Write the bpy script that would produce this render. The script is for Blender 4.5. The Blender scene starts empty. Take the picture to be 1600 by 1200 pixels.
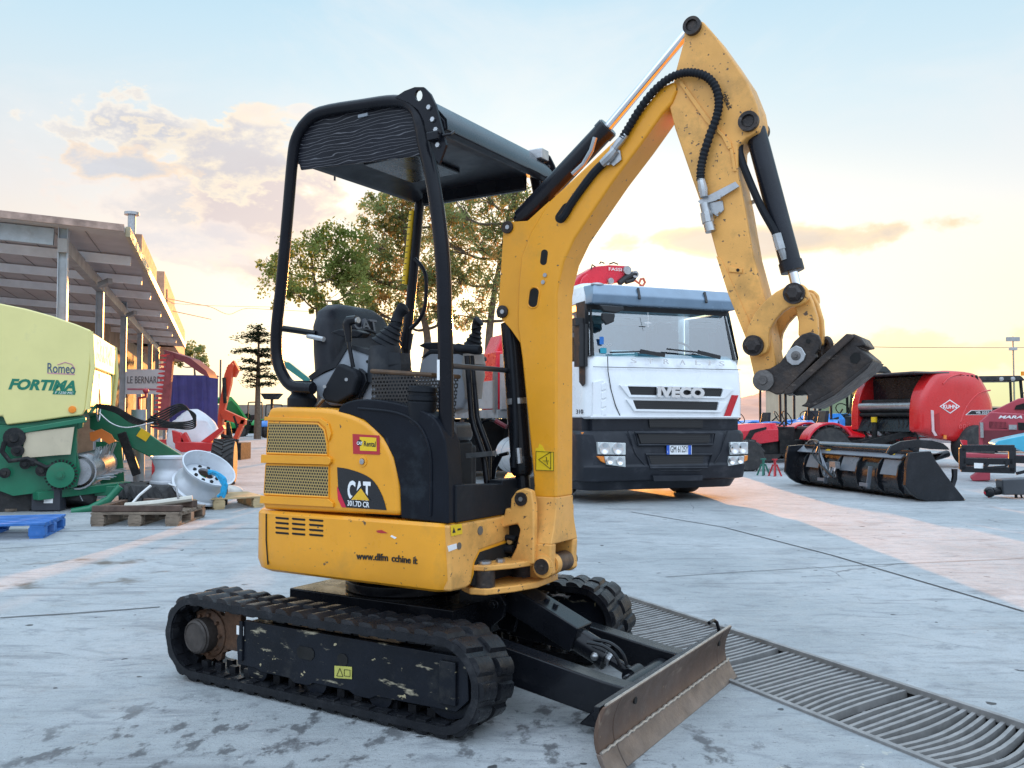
import bpy, math, random
from mathutils import Vector, Matrix
random.seed(7)
SC = bpy.context.scene
COL = SC.collection
PI = math.pi
# ------------------------------------------------------------------ camera model of the photograph
FPX, HOR, CAMZ = 1383.0, 654.0, 1.106
PITCH = math.atan((HOR - 600) / FPX)
cP, sP = math.cos(PITCH), math.sin(PITCH)
CAM = Vector((0, 0, CAMZ))
def ray(px, py):
    x = (px - 800) / FPX; v = (600 - py) / FPX
    return Vector((x, cP - v * sP, sP + v * cP))
def gnd(px, py, z=0.0):
    r = ray(px, py); return CAM + r * ((z - CAMZ) / r.z)
def dep(px, py, d):
    r = ray(px, py); return CAM + r * (d / r.y)
class Frame:
    """a thing's own axes on the ground: finds where a sight line meets one of its planes"""
    def __init__(s, ox, oy, yaw):
        s.o = Vector((ox, oy, 0)); s.yaw = yaw
        s.m = Matrix.Rotation(-yaw, 3, 'Z')
        s.c = s.m @ (CAM - s.o)
    def on(s, axis, px, py, val):
        d = s.m @ ray(px, py); t = (val - s.c[axis]) / d[axis]
        return s.c + d * t
    def X(s, px, py, v): return s.on(0, px, py, v)
    def Y(s, px, py, v): return s.on(1, px, py, v)
    def Z(s, px, py, v): return s.on(2, px, py, v)
    def S(s, pts, y): return [(lambda q: (q.x, q.z))(s.Y(a, b, y)) for a, b in pts]
    def FX(s, pts, x): return [(lambda q: (q.y, q.z))(s.X(a, b, x)) for a, b in pts]
    def w(s, v): return s.m.transposed() @ Vector(v) + s.o
# ------------------------------------------------------------------ mesh builder
EACH = set('tine end_plate swing_pin stick_rib hose_coupling link_pin frame_slot bolt_hole blade_rib vent_slot plug grille screw boom_slot boom_pin pin_bolt eye_bolt coupler_pin coupler_recess bracket_plate boom_plate boom_foot bucket_link guard_bolt pin_cap swing_hose housing_bolt latch_handle visor_bracket wiper grille_trim intake crane_pin body_panel roller grab_arm rib side_board board_post doorway seat_belt_arm stick_pin cylinder_fitting scuff warning_symbol lift_cylinder grille_slot bracket air_deflector pickup_plate lower_frame crane_ram cab_seat edge_trim roof_underside screen_pillar panel_gap bumper_moulding chassis blade_bracket reflector'.split())
class MB:
    def __init__(s): s.v = []; s.f = []
    def add(s, vs, fs):
        n = len(s.v); s.v += [tuple(v) for v in vs]; s.f += [tuple(i + n for i in f) for f in fs]; return s
    def box(s, c, size, R=None):
        c = Vector(c); h = Vector(size) / 2; vs = []
        for z in (-1, 1):
            for a, b in ((-1, -1), (1, -1), (1, 1), (-1, 1)):
                p = Vector((a * h.x, b * h.y, z * h.z))
                vs.append(c + (R @ p if R else p))
        return s.add(vs, [(3, 2, 1, 0), (4, 5, 6, 7), (0, 1, 5, 4), (1, 2, 6, 5), (2, 3, 7, 6), (3, 0, 4, 7)])
    def bar(s, p0, p1, w, h, up=(0, 0, 1)):
        p0 = Vector(p0); p1 = Vector(p1); d = (p1 - p0); L = d.length; d.normalize()
        r = d.cross(Vector(up))
        if r.length < 1e-4: r = d.cross(Vector((1, 0, 0)))
        r.normalize(); u = r.cross(d)
        R = Matrix((d, r, u)).transposed()
        return s.box((p0 + p1) / 2, (L, w, h), R)
    def prism(s, poly, a0, a1, axis='Y'):
        n = len(poly)
        def mk(p, a):
            return (p[0], a, p[1]) if axis == 'Y' else ((a, p[0], p[1]) if axis == 'X' else (p[0], p[1], a))
        area = sum(poly[i][0] * poly[(i + 1) % n][1] - poly[(i + 1) % n][0] * poly[i][1] for i in range(n))
        P = list(poly) if area > 0 else list(poly)[::-1]
        vs = [mk(p, a0) for p in P] + [mk(p, a1) for p in P]
        sides = [(i, (i + 1) % n, n + (i + 1) % n, n + i) for i in range(n)]
        c0, c1 = tuple(range(n))[::-1], tuple(range(n, 2 * n))
        fl = (a1 < a0) ^ (axis == 'Y')
        fs = sides + [c0, c1]
        if fl: fs = [f[::-1] for f in fs]
        return s.add(vs, fs)
    def tube(s, pts, r, seg=10, closed=False):
        P = [Vector(p) for p in pts]; n = len(P)
        rs = r if isinstance(r, (list, tuple)) else [r] * n
        t0 = (P[1] - P[0]).normalized()
        ref = Vector((0, 0, 1)) if abs(t0.z) < .9 else Vector((1, 0, 0))
        nrm = t0.cross(ref).normalized(); vs = []; prev = t0
        for i in range(n):
            if closed: t = (P[(i + 1) % n] - P[i - 1]).normalized()
            elif i == 0: t = t0
            elif i == n - 1: t = (P[-1] - P[-2]).normalized()
            else:
                t = ((P[i + 1] - P[i]).normalized() + (P[i] - P[i - 1]).normalized())
                t = t.normalized() if t.length > 1e-6 else prev
            nrm = (prev.rotation_difference(t) @ nrm); nrm = (nrm - t * nrm.dot(t)).normalized(); prev = t
            b = t.cross(nrm)
            for k in range(seg):
                a = 2 * PI * k / seg
                vs.append(P[i] + (nrm * math.cos(a) + b * math.sin(a)) * rs[i])
        fs = []
        for i in range(n if closed else n - 1):
            j = (i + 1) % n
            for k in range(seg):
                l = (k + 1) % seg
                fs.append((i * seg + k, i * seg + l, j * seg + l, j * seg + k))
        if not closed:
            fs.append(tuple(range(seg))[::-1]); fs.append(tuple((n - 1) * seg + k for k in range(seg)))
        return s.add(vs, fs)
    def cyl(s, p0, p1, r0, r1=None, seg=24):
        return s.tube([p0, p1], [r0, r0 if r1 is None else r1], seg)
    def lathe(s, prof, org, axis=(0, 0, 1), seg=28, close=False):
        """prof: (radius, height along axis)"""
        ax = Vector(axis).normalized(); o = Vector(org)
        ref = Vector((0, 0, 1)) if abs(ax.z) < .9 else Vector((1, 0, 0))
        a = ax.cross(ref).normalized(); b = ax.cross(a); n = len(prof); vs = []
        for r, h in prof:
            for k in range(seg):
                t = 2 * PI * k / seg
                vs.append(o + ax * h + (a * math.cos(t) + b * math.sin(t)) * max(r, 1e-4))
        fs = []
        m = n if close else n - 1
        for i in range(m):
            j = (i + 1) % n
            for k in range(seg):
                l = (k + 1) % seg
                fs.append((i * seg + k, i * seg + l, j * seg + l, j * seg + k))
        if not close:
            fs.append(tuple(range(seg))[::-1]); fs.append(tuple((n - 1) * seg + k for k in range(seg)))
        return s.add(vs, fs)
    def ball(s, c, r, seg=14, rings=9, sc=(1, 1, 1)):
        c = Vector(c); vs = []; fs = []
        for i in range(1, rings):
            t = PI * i / rings
            for k in range(seg):
                a = 2 * PI * k / seg
                vs.append((c.x + r * sc[0] * math.sin(t) * math.cos(a), c.y + r * sc[1] * math.sin(t) * math.sin(a), c.z + r * sc[2] * math.cos(t)))
        top = len(vs); vs.append((c.x, c.y, c.z + r * sc[2])); vs.append((c.x, c.y, c.z - r * sc[2]))
        for i in range(rings - 2):
            for k in range(seg):
                l = (k + 1) % seg
                fs.append((i * seg + k, (i + 1) * seg + k, (i + 1) * seg + l, i * seg + l))
        for k in range(seg):
            l = (k + 1) % seg
            fs.append((top, k, l)); fs.append((top + 1, (rings - 2) * seg + l, (rings - 2) * seg + k))
        return s.add(vs, fs)
    def loft(s, rings, caps=True):
        n = len(rings[0]); vs = [v for r in rings for v in r]; fs = []
        for i in range(len(rings) - 1):
            for k in range(n):
                l = (k + 1) % n
                fs.append((i * n + k, i * n + l, (i + 1) * n + l, (i + 1) * n + k))
        if caps:
            fs.append(tuple(range(n))[::-1]); fs.append(tuple((len(rings) - 1) * n + k for k in range(n)))
        return s.add(vs, fs)
    def strip(s, poly3, n, th):
        """flat polygon in space given a thickness along n"""
        n = Vector(n).normalized() * th; k = len(poly3); P = [Vector(p) for p in poly3]
        vs = P + [p + n for p in P]
        return s.add(vs, [tuple(range(k))[::-1], tuple(range(k, 2 * k))] + [(i, (i + 1) % k, k + (i + 1) % k, k + i) for i in range(k)])
    def clusters(s, pad=.002):
        """groups of pieces that touch, each as a builder of its own"""
        n = len(s.v); p = list(range(n))
        def find(a):
            while p[a] != a: p[a] = p[p[a]]; a = p[a]
            return a
        for f in s.f:
            for i in f[1:]: p[find(i)] = find(f[0])
        bb = {}
        for i, v in enumerate(s.v):
            b = bb.setdefault(find(i), [list(v), list(v)])
            for k in range(3): b[0][k] = min(b[0][k], v[k]); b[1][k] = max(b[1][k], v[k])
        ids = list(bb); q = {i: i for i in ids}
        def fq(a):
            while q[a] != a: a = q[a]
            return a
        for a in range(len(ids)):
            for b in range(a):
                A, B_ = bb[ids[a]], bb[ids[b]]
                if all(A[0][k] - pad <= B_[1][k] and B_[0][k] - pad <= A[1][k] for k in range(3)): q[fq(ids[a])] = fq(ids[b])
        out = {}
        for f in s.f: out.setdefault(fq(find(f[0])), []).append(f)
        res = []
        for fs in out.values():
            m = MB(); idx = {}
            for f in fs:
                m.f.append(tuple(idx.setdefault(i, len(idx)) for i in f))
            m.v = [s.v[i] for i in idx]; res.append(m)
        return res
    def build(s, name, mat, parent=None, *a, **k):
        if parent is not None and name in EACH and len(s.v):
            cl = s.clusters()
            if 1 < len(cl) <= 100:
                return [c.build1(name, mat, parent, *a, **k) for c in cl][0]
        return s.build1(name, mat, parent, *a, **k)
    def build1(s, name, mat, parent=None, bev=0, seg=2, smooth=True, ang=38, fix=True, loc=None):
        me = bpy.data.meshes.new(name); me.from_pydata(s.v, [], s.f); me.validate()
        if fix:
            import bmesh
            bm = bmesh.new(); bm.from_mesh(me); bmesh.ops.recalc_face_normals(bm, faces=bm.faces); bm.to_mesh(me); bm.free()
        mats = mat if isinstance(mat, (list, tuple)) else [mat]
        for m in mats: me.materials.append(m)
        if smooth:
            me.polygons.foreach_set('use_smooth', [True] * len(me.polygons)); me.set_sharp_from_angle(angle=math.radians(ang))
        o = bpy.data.objects.new(name, me); COL.objects.link(o)
        if parent: o.parent = parent
        if loc: o.location = loc
        if bev:
            b = o.modifiers.new('bevel', 'BEVEL'); b.width = bev; b.segments = seg; b.limit_method = 'ANGLE'; b.angle_limit = math.radians(33); b.harden_normals = True
        return o
def tag(o, label=None, cat=None, group=None, kind=None):
    if label: o['label'] = label
    if cat: o['category'] = cat
    if group: o['group'] = group
    if kind: o['kind'] = kind
    return o
def empty(name, loc=(0, 0, 0), yaw=0, label=None, cat=None, group=None):
    o = bpy.data.objects.new(name, None); COL.objects.link(o); o.empty_display_size = .2
    o.location = loc; o.rotation_euler = (0, 0, yaw); return tag(o, label, cat, group)
def copy_tree(o, parent=None):
    c = o.copy(); COL.objects.link(c)
    if parent: c.parent = parent
    for ch in list(o.children): copy_tree(ch, c)
    return c
def text(body, mat, parent, org, right, up, h, w=None, name='lettering', depth=.002, shear=0, bold=0, align='LEFT'):
    """letters of cap height h (and overall width w) as flat mesh from org (baseline start)"""
    cu = bpy.data.curves.new('t', 'FONT'); cu.body = body; cu.size = 1; cu.shear = shear; cu.offset = bold; cu.extrude = .5
    cu.align_x = 'LEFT'; cu.resolution_u = 3
    ob = bpy.data.objects.new('t', cu); me = bpy.data.meshes.new_from_object(ob)
    bpy.data.objects.remove(ob); bpy.data.curves.remove(cu)
    xs = [v.co.x for v in me.vertices]; ys = [v.co.y for v in me.vertices]
    if not xs: return None
    x0, x1, y0, y1 = min(xs), max(xs), 0.0, .69
    r = Vector(right).normalized(); u = Vector(up).normalized(); n = r.cross(u)
    sy = h / .69; sx = (w / (x1 - x0)) if w else sy
    off = 0 if align == 'LEFT' else -(x1 - x0) * sx / 2
    for v in me.vertices:
        p = v.co.copy(); v.co = Vector(org) + r * ((p.x - x0) * sx + off) + u * (p.y * sy) + n * (p.z * depth * 2)
    me.name = name; me.materials.clear(); me.materials.append(mat)
    o = bpy.data.objects.new(name, me); COL.objects.link(o)
    if parent: o.parent = parent
    return o
def catmull(pts, n=6):
    P = [Vector(p) for p in pts]; out = []
    for i in range(len(P) - 1):
        a = P[max(i - 1, 0)]; b = P[i]; c = P[i + 1]; d = P[min(i + 2, len(P) - 1)]
        for k in range(n):
            t = k / n
            out.append(.5 * ((2 * b) + (c - a) * t + (2 * a - 5 * b + 4 * c - d) * t * t + (3 * b - a - 3 * c + d) * t ** 3))
    out.append(P[-1]); return out
def smooth2(pts, n=4):
    return [(p.x, p.y) for p in catmull([(a, b, 0) for a, b in pts], n)]
def arc(cx, cy, r, a0, a1, n=10):
    return [(cx + r * math.cos(math.radians(a0 + (a1 - a0) * i / n)), cy + r * math.sin(math.radians(a0 + (a1 - a0) * i / n))) for i in range(n + 1)]
# ------------------------------------------------------------------ materials
def srgb(r, g, b):
    f = lambda c: (c / 12.92 if c <= .04045 else ((c + .055) / 1.055) ** 2.4)
    return (f(r / 255), f(g / 255), f(b / 255))
def M(name, col, rough=.5, metal=0., var=.12, vs=6., bump=0., bs=80., coat=0., specks=None, dirt=None, streak=None, stretch=(1, 1, 1), rvar=.1, trans=0., emit=None, spec=None):
    m = bpy.data.materials.new(name); m.use_nodes = True
    nt = m.node_tree; N = nt.nodes; L = nt.links; b = N['Principled BSDF']
    tc = N.new('ShaderNodeTexCoord'); mp = N.new('ShaderNodeMapping'); mp.inputs['Scale'].default_value = stretch
    L.new(tc.outputs['Object'], mp.inputs['Vector'])
    def noise(sc, det=4, ro=.6, vec=mp):
        n = N.new('ShaderNodeTexNoise'); n.inputs['Scale'].default_value = sc; n.inputs['Detail'].default_value = det; n.inputs['Roughness'].default_value = ro
        L.new(vec.outputs['Vector'], n.inputs['Vector']); return n
    def ramp(src, lo, hi, flip=False):
        r = N.new('ShaderNodeMapRange'); r.inputs['From Min'].default_value = lo; r.inputs['From Max'].default_value = hi; L.new(src, r.inputs['Value']); return r.outputs['Result']
    def mix(fac, a, bb):
        x = N.new('ShaderNodeMix'); x.data_type = 'RGBA'
        if fac is not None: L.new(fac, x.inputs['Factor'])
        for sk, val in ((x.inputs[6], a), (x.inputs[7], bb)):
            if isinstance(val, tuple): sk.default_value = (*val[:3], 1)
            else: L.new(val, sk)
        return x.outputs[2]
    n1 = noise(vs)
    c = mix(ramp(n1.outputs['Fac'], .3, .7), tuple(k * (1 - var) for k in col), tuple(min(1, k * (1 + var)) for k in col))
    if streak:
        m2 = N.new('ShaderNodeMapping'); m2.inputs['Scale'].default_value = streak[3]; L.new(tc.outputs['Object'], m2.inputs['Vector'])
        n4 = noise(streak[2], 5, .65, m2); c = mix(ramp(n4.outputs['Fac'], streak[1], streak[1] + .1), c, streak[0])
    if dirt:
        n2 = noise(dirt[3], 6, .7); c = mix(ramp(n2.outputs['Fac'], dirt[1], dirt[2]), c, dirt[0])
    if specks:
        n3 = noise(specks[2], 3, .55); c = mix(ramp(n3.outputs['Fac'], specks[1], specks[1] + .03), c, specks[0])
    L.new(c, b.inputs['Base Color'])
    n5 = noise(vs * 2.3, 3)
    rr = N.new('ShaderNodeMapRange'); rr.inputs['From Min'].default_value = .3; rr.inputs['From Max'].default_value = .7
    rr.inputs['To Min'].default_value = max(.02, rough - rvar); rr.inputs['To Max'].default_value = min(1, rough + rvar); L.new(n5.outputs['Fac'], rr.inputs['Value'])
    L.new(rr.outputs['Result'], b.inputs['Roughness'])
    b.inputs['Metallic'].default_value = metal
    if coat: b.inputs['Coat Weight'].default_value = coat; b.inputs['Coat Roughness'].default_value = .12
    if spec is not None: b.inputs['Specular IOR Level'].default_value = spec
    if trans: b.inputs['Transmission Weight'].default_value = trans
    if emit: b.inputs['Emission Color'].default_value = (*emit[0], 1); b.inputs['Emission Strength'].default_value = emit[1]
    if bump:
        nb = noise(bs, 5, .6); bu = N.new('ShaderNodeBump'); bu.inputs['Strength'].default_value = bump; bu.inputs['Distance'].default_value = .01
        L.new(nb.outputs['Fac'], bu.inputs['Height']); L.new(bu.outputs['Normal'], b.inputs['Normal'])
    return m
def perforated(name, col, hole, scale, axes=(0, 2), size=.33, rough=.5, metal=.2):
    """a sheet with a staggered pattern of round holes, through which only the dark behind shows"""
    m = bpy.data.materials.new(name); m.use_nodes = True; nt = m.node_tree; N = nt.nodes; L = nt.links; b = N['Principled BSDF']
    tc = N.new('ShaderNodeTexCoord'); sx = N.new('ShaderNodeSeparateXYZ'); L.new(tc.outputs['Object'], sx.inputs[0])
    def mth(op, a, bb=None):
        n = N.new('ShaderNodeMath'); n.operation = op
        for i, q in enumerate((a, bb)):
            if q is None: continue
            if isinstance(q, (int, float)): n.inputs[i].default_value = q
            else: L.new(q, n.inputs[i])
        return n.outputs[0]
    u = mth('MULTIPLY', sx.outputs[axes[0]], scale); v = mth('MULTIPLY', sx.outputs[axes[1]], scale * 1.155)
    row = mth('FLOOR', v); sh = mth('MULTIPLY', mth('MODULO', mth('ABSOLUTE', row), 2), .5)
    fu = mth('SUBTRACT', mth('FRACT', mth('ADD', mth('ADD', u, sh), 1000)), .5); fv = mth('SUBTRACT', mth('FRACT', mth('ADD', v, 1000)), .5)
    d = mth('SQRT', mth('ADD', mth('MULTIPLY', fu, fu), mth('MULTIPLY', fv, fv)))
    k = mth('LESS_THAN', d, size)
    x = N.new('ShaderNodeMix'); x.data_type = 'RGBA'; L.new(k, x.inputs['Factor']); x.inputs[6].default_value = (*col, 1); x.inputs[7].default_value = (*hole, 1)
    L.new(x.outputs[2], b.inputs['Base Color']); b.inputs['Roughness'].default_value = rough
    L.new(mth('MULTIPLY', mth('SUBTRACT', 1, k), metal), b.inputs['Metallic'])
    if hole is None: pass
    return m
DIRT = (.09, .075, .06)
yellow = M('yellow_paint', (.82, .345, .018), .36, 0, .10, 3, .05, 300, .15, specks=((.10, .065, .04), .69, 44), dirt=((.42, .22, .04), .54, .9, 3), streak=((.30, .17, .05), .70, 5, (3, 1, 14)), spec=.4)
yellow_old = M('worn_yellow_paint', (.78, .385, .095), .46, 0, .16, 5, .12, 220, .05, specks=((.12, .075, .045), .655, 60), dirt=((.36, .2, .06), .5, .8, 6), streak=((.16, .10, .05), .69, 7, (6, 1, 2)), spec=.4)
black = M('black_gloss_paint', (.008, .009, .012), .26, 0, .3, 5, .04, 200, .25, dirt=((.035, .035, .038), .6, .9, 6), spec=.15)
blackworn = M('scratched_black_paint', (.009, .011, .016), .36, 0, .3, 6, .12, 120, .1, specks=((.42, .36, .22), .69, 22), streak=((.42, .37, .26), .615, 6, (1.3, 1, 5)), dirt=((.05, .048, .044), .56, .9, 7), spec=.15)
plastic = M('black_plastic', (.014, .016, .020), .5, 0, .25, 4, .12, 260, 0, dirt=((.045, .047, .05), .56, .95, 4), spec=.13)
sidepl = M('weathered_black_panel', (.008, .010, .015), .40, 0, .3, 4, .1, 160, 0, streak=((.07, .08, .095), .6, 7, (1, 1, .3)), dirt=((.035, .045, .055), .56, .9, 5), spec=.13)
rubber = M('track_rubber', (.010, .011, .014), .38, 0, .4, 9, .25, 60, 0, dirt=((.05, .05, .052), .55, .85, 9), rvar=.2, spec=.25)
tyre_m = M('tyre_rubber', (.028, .028, .029), .75, 0, .3, 8, .2, 120, 0, dirt=((.10, .095, .085), .5, .9, 5))
rust = M('rusty_steel', (.13, .065, .035), .7, .2, .35, 14, .25, 90, 0, dirt=((.05, .035, .028), .45, .7, 10))
worn = M('worn_blade_steel', (.135, .085, .062), .42, .45, .2, 7, .1, 160, 0, streak=((.27, .2, .15), .6, 9, (8, 1.2, 1)), dirt=((.07, .045, .035), .52, .9, 6), specks=((.38, .26, .16), .73, 60))
edge_m = M('worn_cutting_edge', (.19, .145, .12), .45, .4, .25, 10, .15, 120, 0, dirt=((.10, .07, .055), .5, .8, 9))
weld = M('bare_steel_edge', (.42, .38, .34), .4, .6, .2, 30, .3, 120)
coupler_m = M('dirty_coupler_steel', (.026, .021, .020), .48, .15, .35, 14, .35, 60, 0, dirt=((.085, .055, .038), .48, .75, 9), specks=((.34, .28, .2), .72, 40), streak=((.16, .13, .11), .62, 8, (2, 1, 6)), spec=.4)
chrome = M('chrome_rod', (.75, .75, .76), .12, 1, .03, 5)
steel = M('zinc_steel', (.42, .43, .44), .34, .85, .15, 20, .05, 100)
greypl = M('grey_console_plastic', (.27, .30, .34), .55, 0, .12, 4, .1, 300, 0, dirt=((.2, .2, .2), .6, .95, 4))
darkpl = M('dark_console_plastic', (.02, .023, .028), .5, 0, .2, 5, .12, 260, 0, dirt=((.08, .08, .08), .56, .95, 5), spec=.2)
seat_m = M('black_seat_vinyl', (.016, .018, .024), .40, 0, .2, 5, .15, 240, 0, dirt=((.06, .062, .07), .55, .95, 4), spec=.25)
hole_m = M('dark_recess', (.004, .004, .004), .8)
white_l = M('white_lettering', (.82, .82, .82), .5, 0, .02)
black_l = M('black_lettering', (.012, .012, .012), .5, 0, .02)
red_l = M('red_sticker', (.45, .02, .03), .45, 0, .06)
ylab = M('yellow_sticker', (.80, .52, .01), .45, 0, .05)
grille_m = perforated('perforated_grille', (.40, .28, .10), (.006, .005, .004), 72, size=.36)
basket_m = None
# ================================================================== THE EXCAVATOR
def alpha_holes(m):
    nt = m.node_tree; b = nt.nodes['Principled BSDF']
    src = [l.from_socket for l in nt.links if l.to_node.type == 'MIX' and l.to_socket.name == 'Factor'][0]
    inv = nt.nodes.new('ShaderNodeMath'); inv.operation = 'SUBTRACT'; inv.inputs[0].default_value = 1; nt.links.new(src, inv.inputs[1])
    nt.links.new(inv.outputs[0], b.inputs['Alpha']); return m
basket_m = alpha_holes(perforated('perforated_black_basket', (.03, .026, .024), (.01, .01, .01), 62, axes=(0, 2), size=.33, rough=.5, metal=.1))
E = Frame(-.467, 3.972, -math.radians(31.4))
ex = empty('mini_excavator', E.o, E.yaw, 'yellow and black mini excavator with canopy, raised folded arm and worn dozer blade', 'excavator')
def lm(a, b, t): return tuple(x + (y - x) * t for x, y in zip(a, b))
# ---------------- tracks
def track_path(r, n=26, xr=-.64, xf=.64, z=.185):
    pts = []
    for i in range(n + 1):
        a = PI / 2 - PI * i / n; pts.append((xf + r * math.cos(a), z + r * math.sin(a)))
    for i in range(1, 14):
        pts.append((xf + (xr - xf) * i / 14, z - r))
    for i in range(n + 1):
        a = -PI / 2 - PI * i / n; pts.append((xr + r * math.cos(a), z + r * math.sin(a)))
    for i in range(1, 14):
        t = i / 14; pts.append((xr + (xf - xr) * t, z + r - .010 * math.sin(PI * t)))
    return pts
def at_path(s, r):
    """point and outward normal at arc length s along the belt"""
    S1 = 1.28; A = PI * r; T = 2 * S1 + 2 * A; s %= T; z = .185
    if s < A:
        a = PI / 2 - s / r; return Vector((.64 + r * math.cos(a), 0, z + r * math.sin(a))), Vector((math.cos(a), 0, math.sin(a)))
    s -= A
    if s < S1: return Vector((.64 - s, 0, z - r)), Vector((0, 0, -1))
    s -= S1
    if s < A:
        a = -PI / 2 - s / r; return Vector((-.64 + r * math.cos(a), 0, z + r * math.sin(a))), Vector((math.cos(a), 0, math.sin(a)))
    s -= A
    return Vector((-.64 + s, 0, z + r - .010 * math.sin(PI * s / S1))), Vector((0, 0, 1))
def make_track(sg):
    """sg -1 the near side, +1 the far side; outer edge at Y = sg*.64"""
    y0, y1 = (sg * .64, sg * .42)
    ym = (y0 + y1) / 2
    m = MB(); po = track_path(.166); pi = track_path(.138); n = len(po)
    rings = []
    for i in range(n):
        rings.append([(po[i][0], y0, po[i][1]), (po[i][0], y1, po[i][1]), (pi[i][0], y1, pi[i][1]), (pi[i][0], y0, pi[i][1])])
    rings.append(rings[0]); m.loft(rings, caps=False)
    r = .165; T = 2 * 1.28 + 2 * PI * r; NL = 42; rnd = random.Random(3 + sg)
    for k in range(NL):
        for half in (0, 1):
            s0 = T * (k + .5 * half) / NL
            ya, yb = (y0 - sg * .004, ym + sg * .012) if half == 0 else (ym - sg * .012, y1 + sg * .004)
            wv = rnd.uniform(-.003, .003)
            base = []; top = []; skew = .014 if half == 0 else -.014
            for yy, e in ((ya, 0), (yb, 1)):
                sk = skew * (e if half == 0 else 1 - e)
                for ds in (-.036, -.012, .012, .036):
                    p, q = at_path(s0 + ds + sk, r - .002); base.append(Vector((p.x, yy, p.z)))
                    p, q = at_path(s0 + ds * .70 + sk, r)
                    hh = (.017 + wv) if abs(ds) < .02 else .014
                    yi = yy + (yb - ya) * (.05 if e == 0 else -.05)
                    top.append(Vector((p.x, yi, p.z)) + q * hh)
            vs = base + top; fs = []
            for i in range(3): fs += [(8 + i, 8 + i + 1, 12 + i + 1, 12 + i), (i, i + 1, 8 + i + 1, 8 + i), (4 + i, 4 + i + 1, 12 + i + 1, 12 + i)]
            fs += [(0, 4, 12, 8), (3, 7, 15, 11)]
            m.add(vs, fs)
    for k in range(NL):                                   # drive lugs on the inside
        p, q = at_path(T * k / NL, r)
        p = Vector((p.x, 0, p.z)) - q * .028
        t = Vector((q.z, 0, -q.x)); R = Matrix((t, (0, 1, 0), q)).transposed()
        for yy in (ym - .030, ym + .030):
            m.box((p.x - q.x * .012, yy, p.z - q.z * .012), (.036, .022, .03), R)
        m.box((p.x, ym - sg * 0 + sg * .085, p.z), (.042, .035, .012), R)
    t = m.build('track', rubber, ex, ang=30)
    # track frame
    f = MB()
    yo = sg * .604; yi = sg * .47
    prof = [(-.385, .268), (-.36, .284), (.735, .284), (.742, .14), (.69, .092), (.33, .088), (.30, .074), (.23, .074), (.2, .088), (.02, .088), (-.01, .074), (-.08, .074), (-.11, .088), (-.26, .088), (-.3, .1), (-.40, .1), (-.41, .2)]
    f.prism(prof, yo, yo - sg * .018); f.prism([(a, b) for a, b in prof if b > .08], yi, yi + sg * .03)
    f.box((.17, (yo + yi) / 2, .272), (1.05, .12, .014))
    f.box((.66, yo + sg * .006, .19), (.07, .014, .15)); f.box((-.375, yo + sg * .004, .2), (.02, .012, .16))
    f.build('track_frame', blackworn, t, bev=.004)
    d = MB()
    for cx, w in ((-.02, .09), (.17, .05)):
        d.prism([(cx - w / 2, .19), (cx - w / 2 + .014, .175), (cx + w / 2 - .014, .175), (cx + w / 2, .19), (cx + w / 2, .21), (cx + w / 2 - .014, .222), (cx - w / 2 + .014, .222), (cx - w / 2, .21)], yo + sg * .001, yo + sg * .003)
    d.build('frame_slot', hole_m, t)
    s = MB(); pr = []
    for i in range(44):
        a = 2 * PI * i / 44; rr = .124 if i % 4 in (0, 1) else .108
        pr.append((-.64 + rr * math.cos(a), .185 + rr * math.sin(a)))
    s.prism(pr, ym - .012, ym + .012); s.lathe([(.10, 0), (.10, .02), (.085, .03), (.07, .032)], (-.64, ym, .185), (0, sg, 0))
    for i in range(9):
        a = 2 * PI * i / 9; s.cyl((-.64 + .083 * math.cos(a), ym + sg * .02, .185 + .083 * math.sin(a)), (-.64 + .083 * math.cos(a), ym + sg * .042, .185 + .083 * math.sin(a)), .008, seg=8)
    s.box((-.50, ym, .21), (.1, .03, .16))
    s.build('sprocket', rust, t, bev=.002)
    h = MB(); h.lathe([(.0, 0), (.072, 0), (.074, .06), (.069, .066), (.069, .072), (.060, .078), (.058, .074), (.0, .076)], (-.64, ym + sg * .02, .185), (0, sg, 0), 36)
    h.build('drive_hub', M('hub_%d' % (sg + 1), (.055, .045, .04), .55, .3, .3, 20, .15, 80), t)
    w = MB(); w.lathe([(.05, -.05), (.13, -.05), (.136, -.03), (.11, -.026), (.11, .026), (.136, .03), (.13, .05), (.05, .05)], (.64, ym, .185), (0, 1, 0), 36)
    w.cyl((.64, ym - .07, .185), (.64, ym + .07, .185), .045); w.build('idler', blackworn, t)
    for x in (-.3, .02, .34):
        w = MB(); w.lathe([(.03, -.06), (.058, -.06), (.058, -.02), (.035, -.018), (.035, .018), (.058, .02), (.058, .06), (.03, .06)], (x, ym, .098), (0, 1, 0), 24)
        w.build('roller', blackworn, t)
    b = MB()
    for x, z, w_ in ((.0, .30, .30), (.32, .298, .2)): b.box((x, ym, z), (w_, .1, .03))
    b.build('dirt_ledge', M('sandy_dirt_%d' % (sg + 1), (.2, .13, .075), .9, 0, .4, 30, .6, 60), t, bev=.01)
    if sg < 0:
        lab = MB(); lab.strip([(x, yo - .002, z) for x, z in E.S([(523, 1040), (550, 1042), (550, 1061), (523, 1059)], yo - .002)], (0, -1, 0), .0015)
        lab.build('warning_sticker', M('faded_yellow_sticker', (.48, .46, .1), .5, 0, .1, 20), t)
        q = MB()
        for tri in ([(526, 1056), (536, 1057), (531, 1044)], [(538, 1046), (547, 1047), (547, 1057), (538, 1056)]):
            P3 = [Vector((x, yo - .0045, z)) for x, z in E.S(tri, yo - .0045)]
            for i in range(len(P3)): q.bar(P3[i], P3[(i + 1) % len(P3)], .001, .003, (0, 1, 0))
        q.build('warning_symbol', black_l, t)
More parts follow.
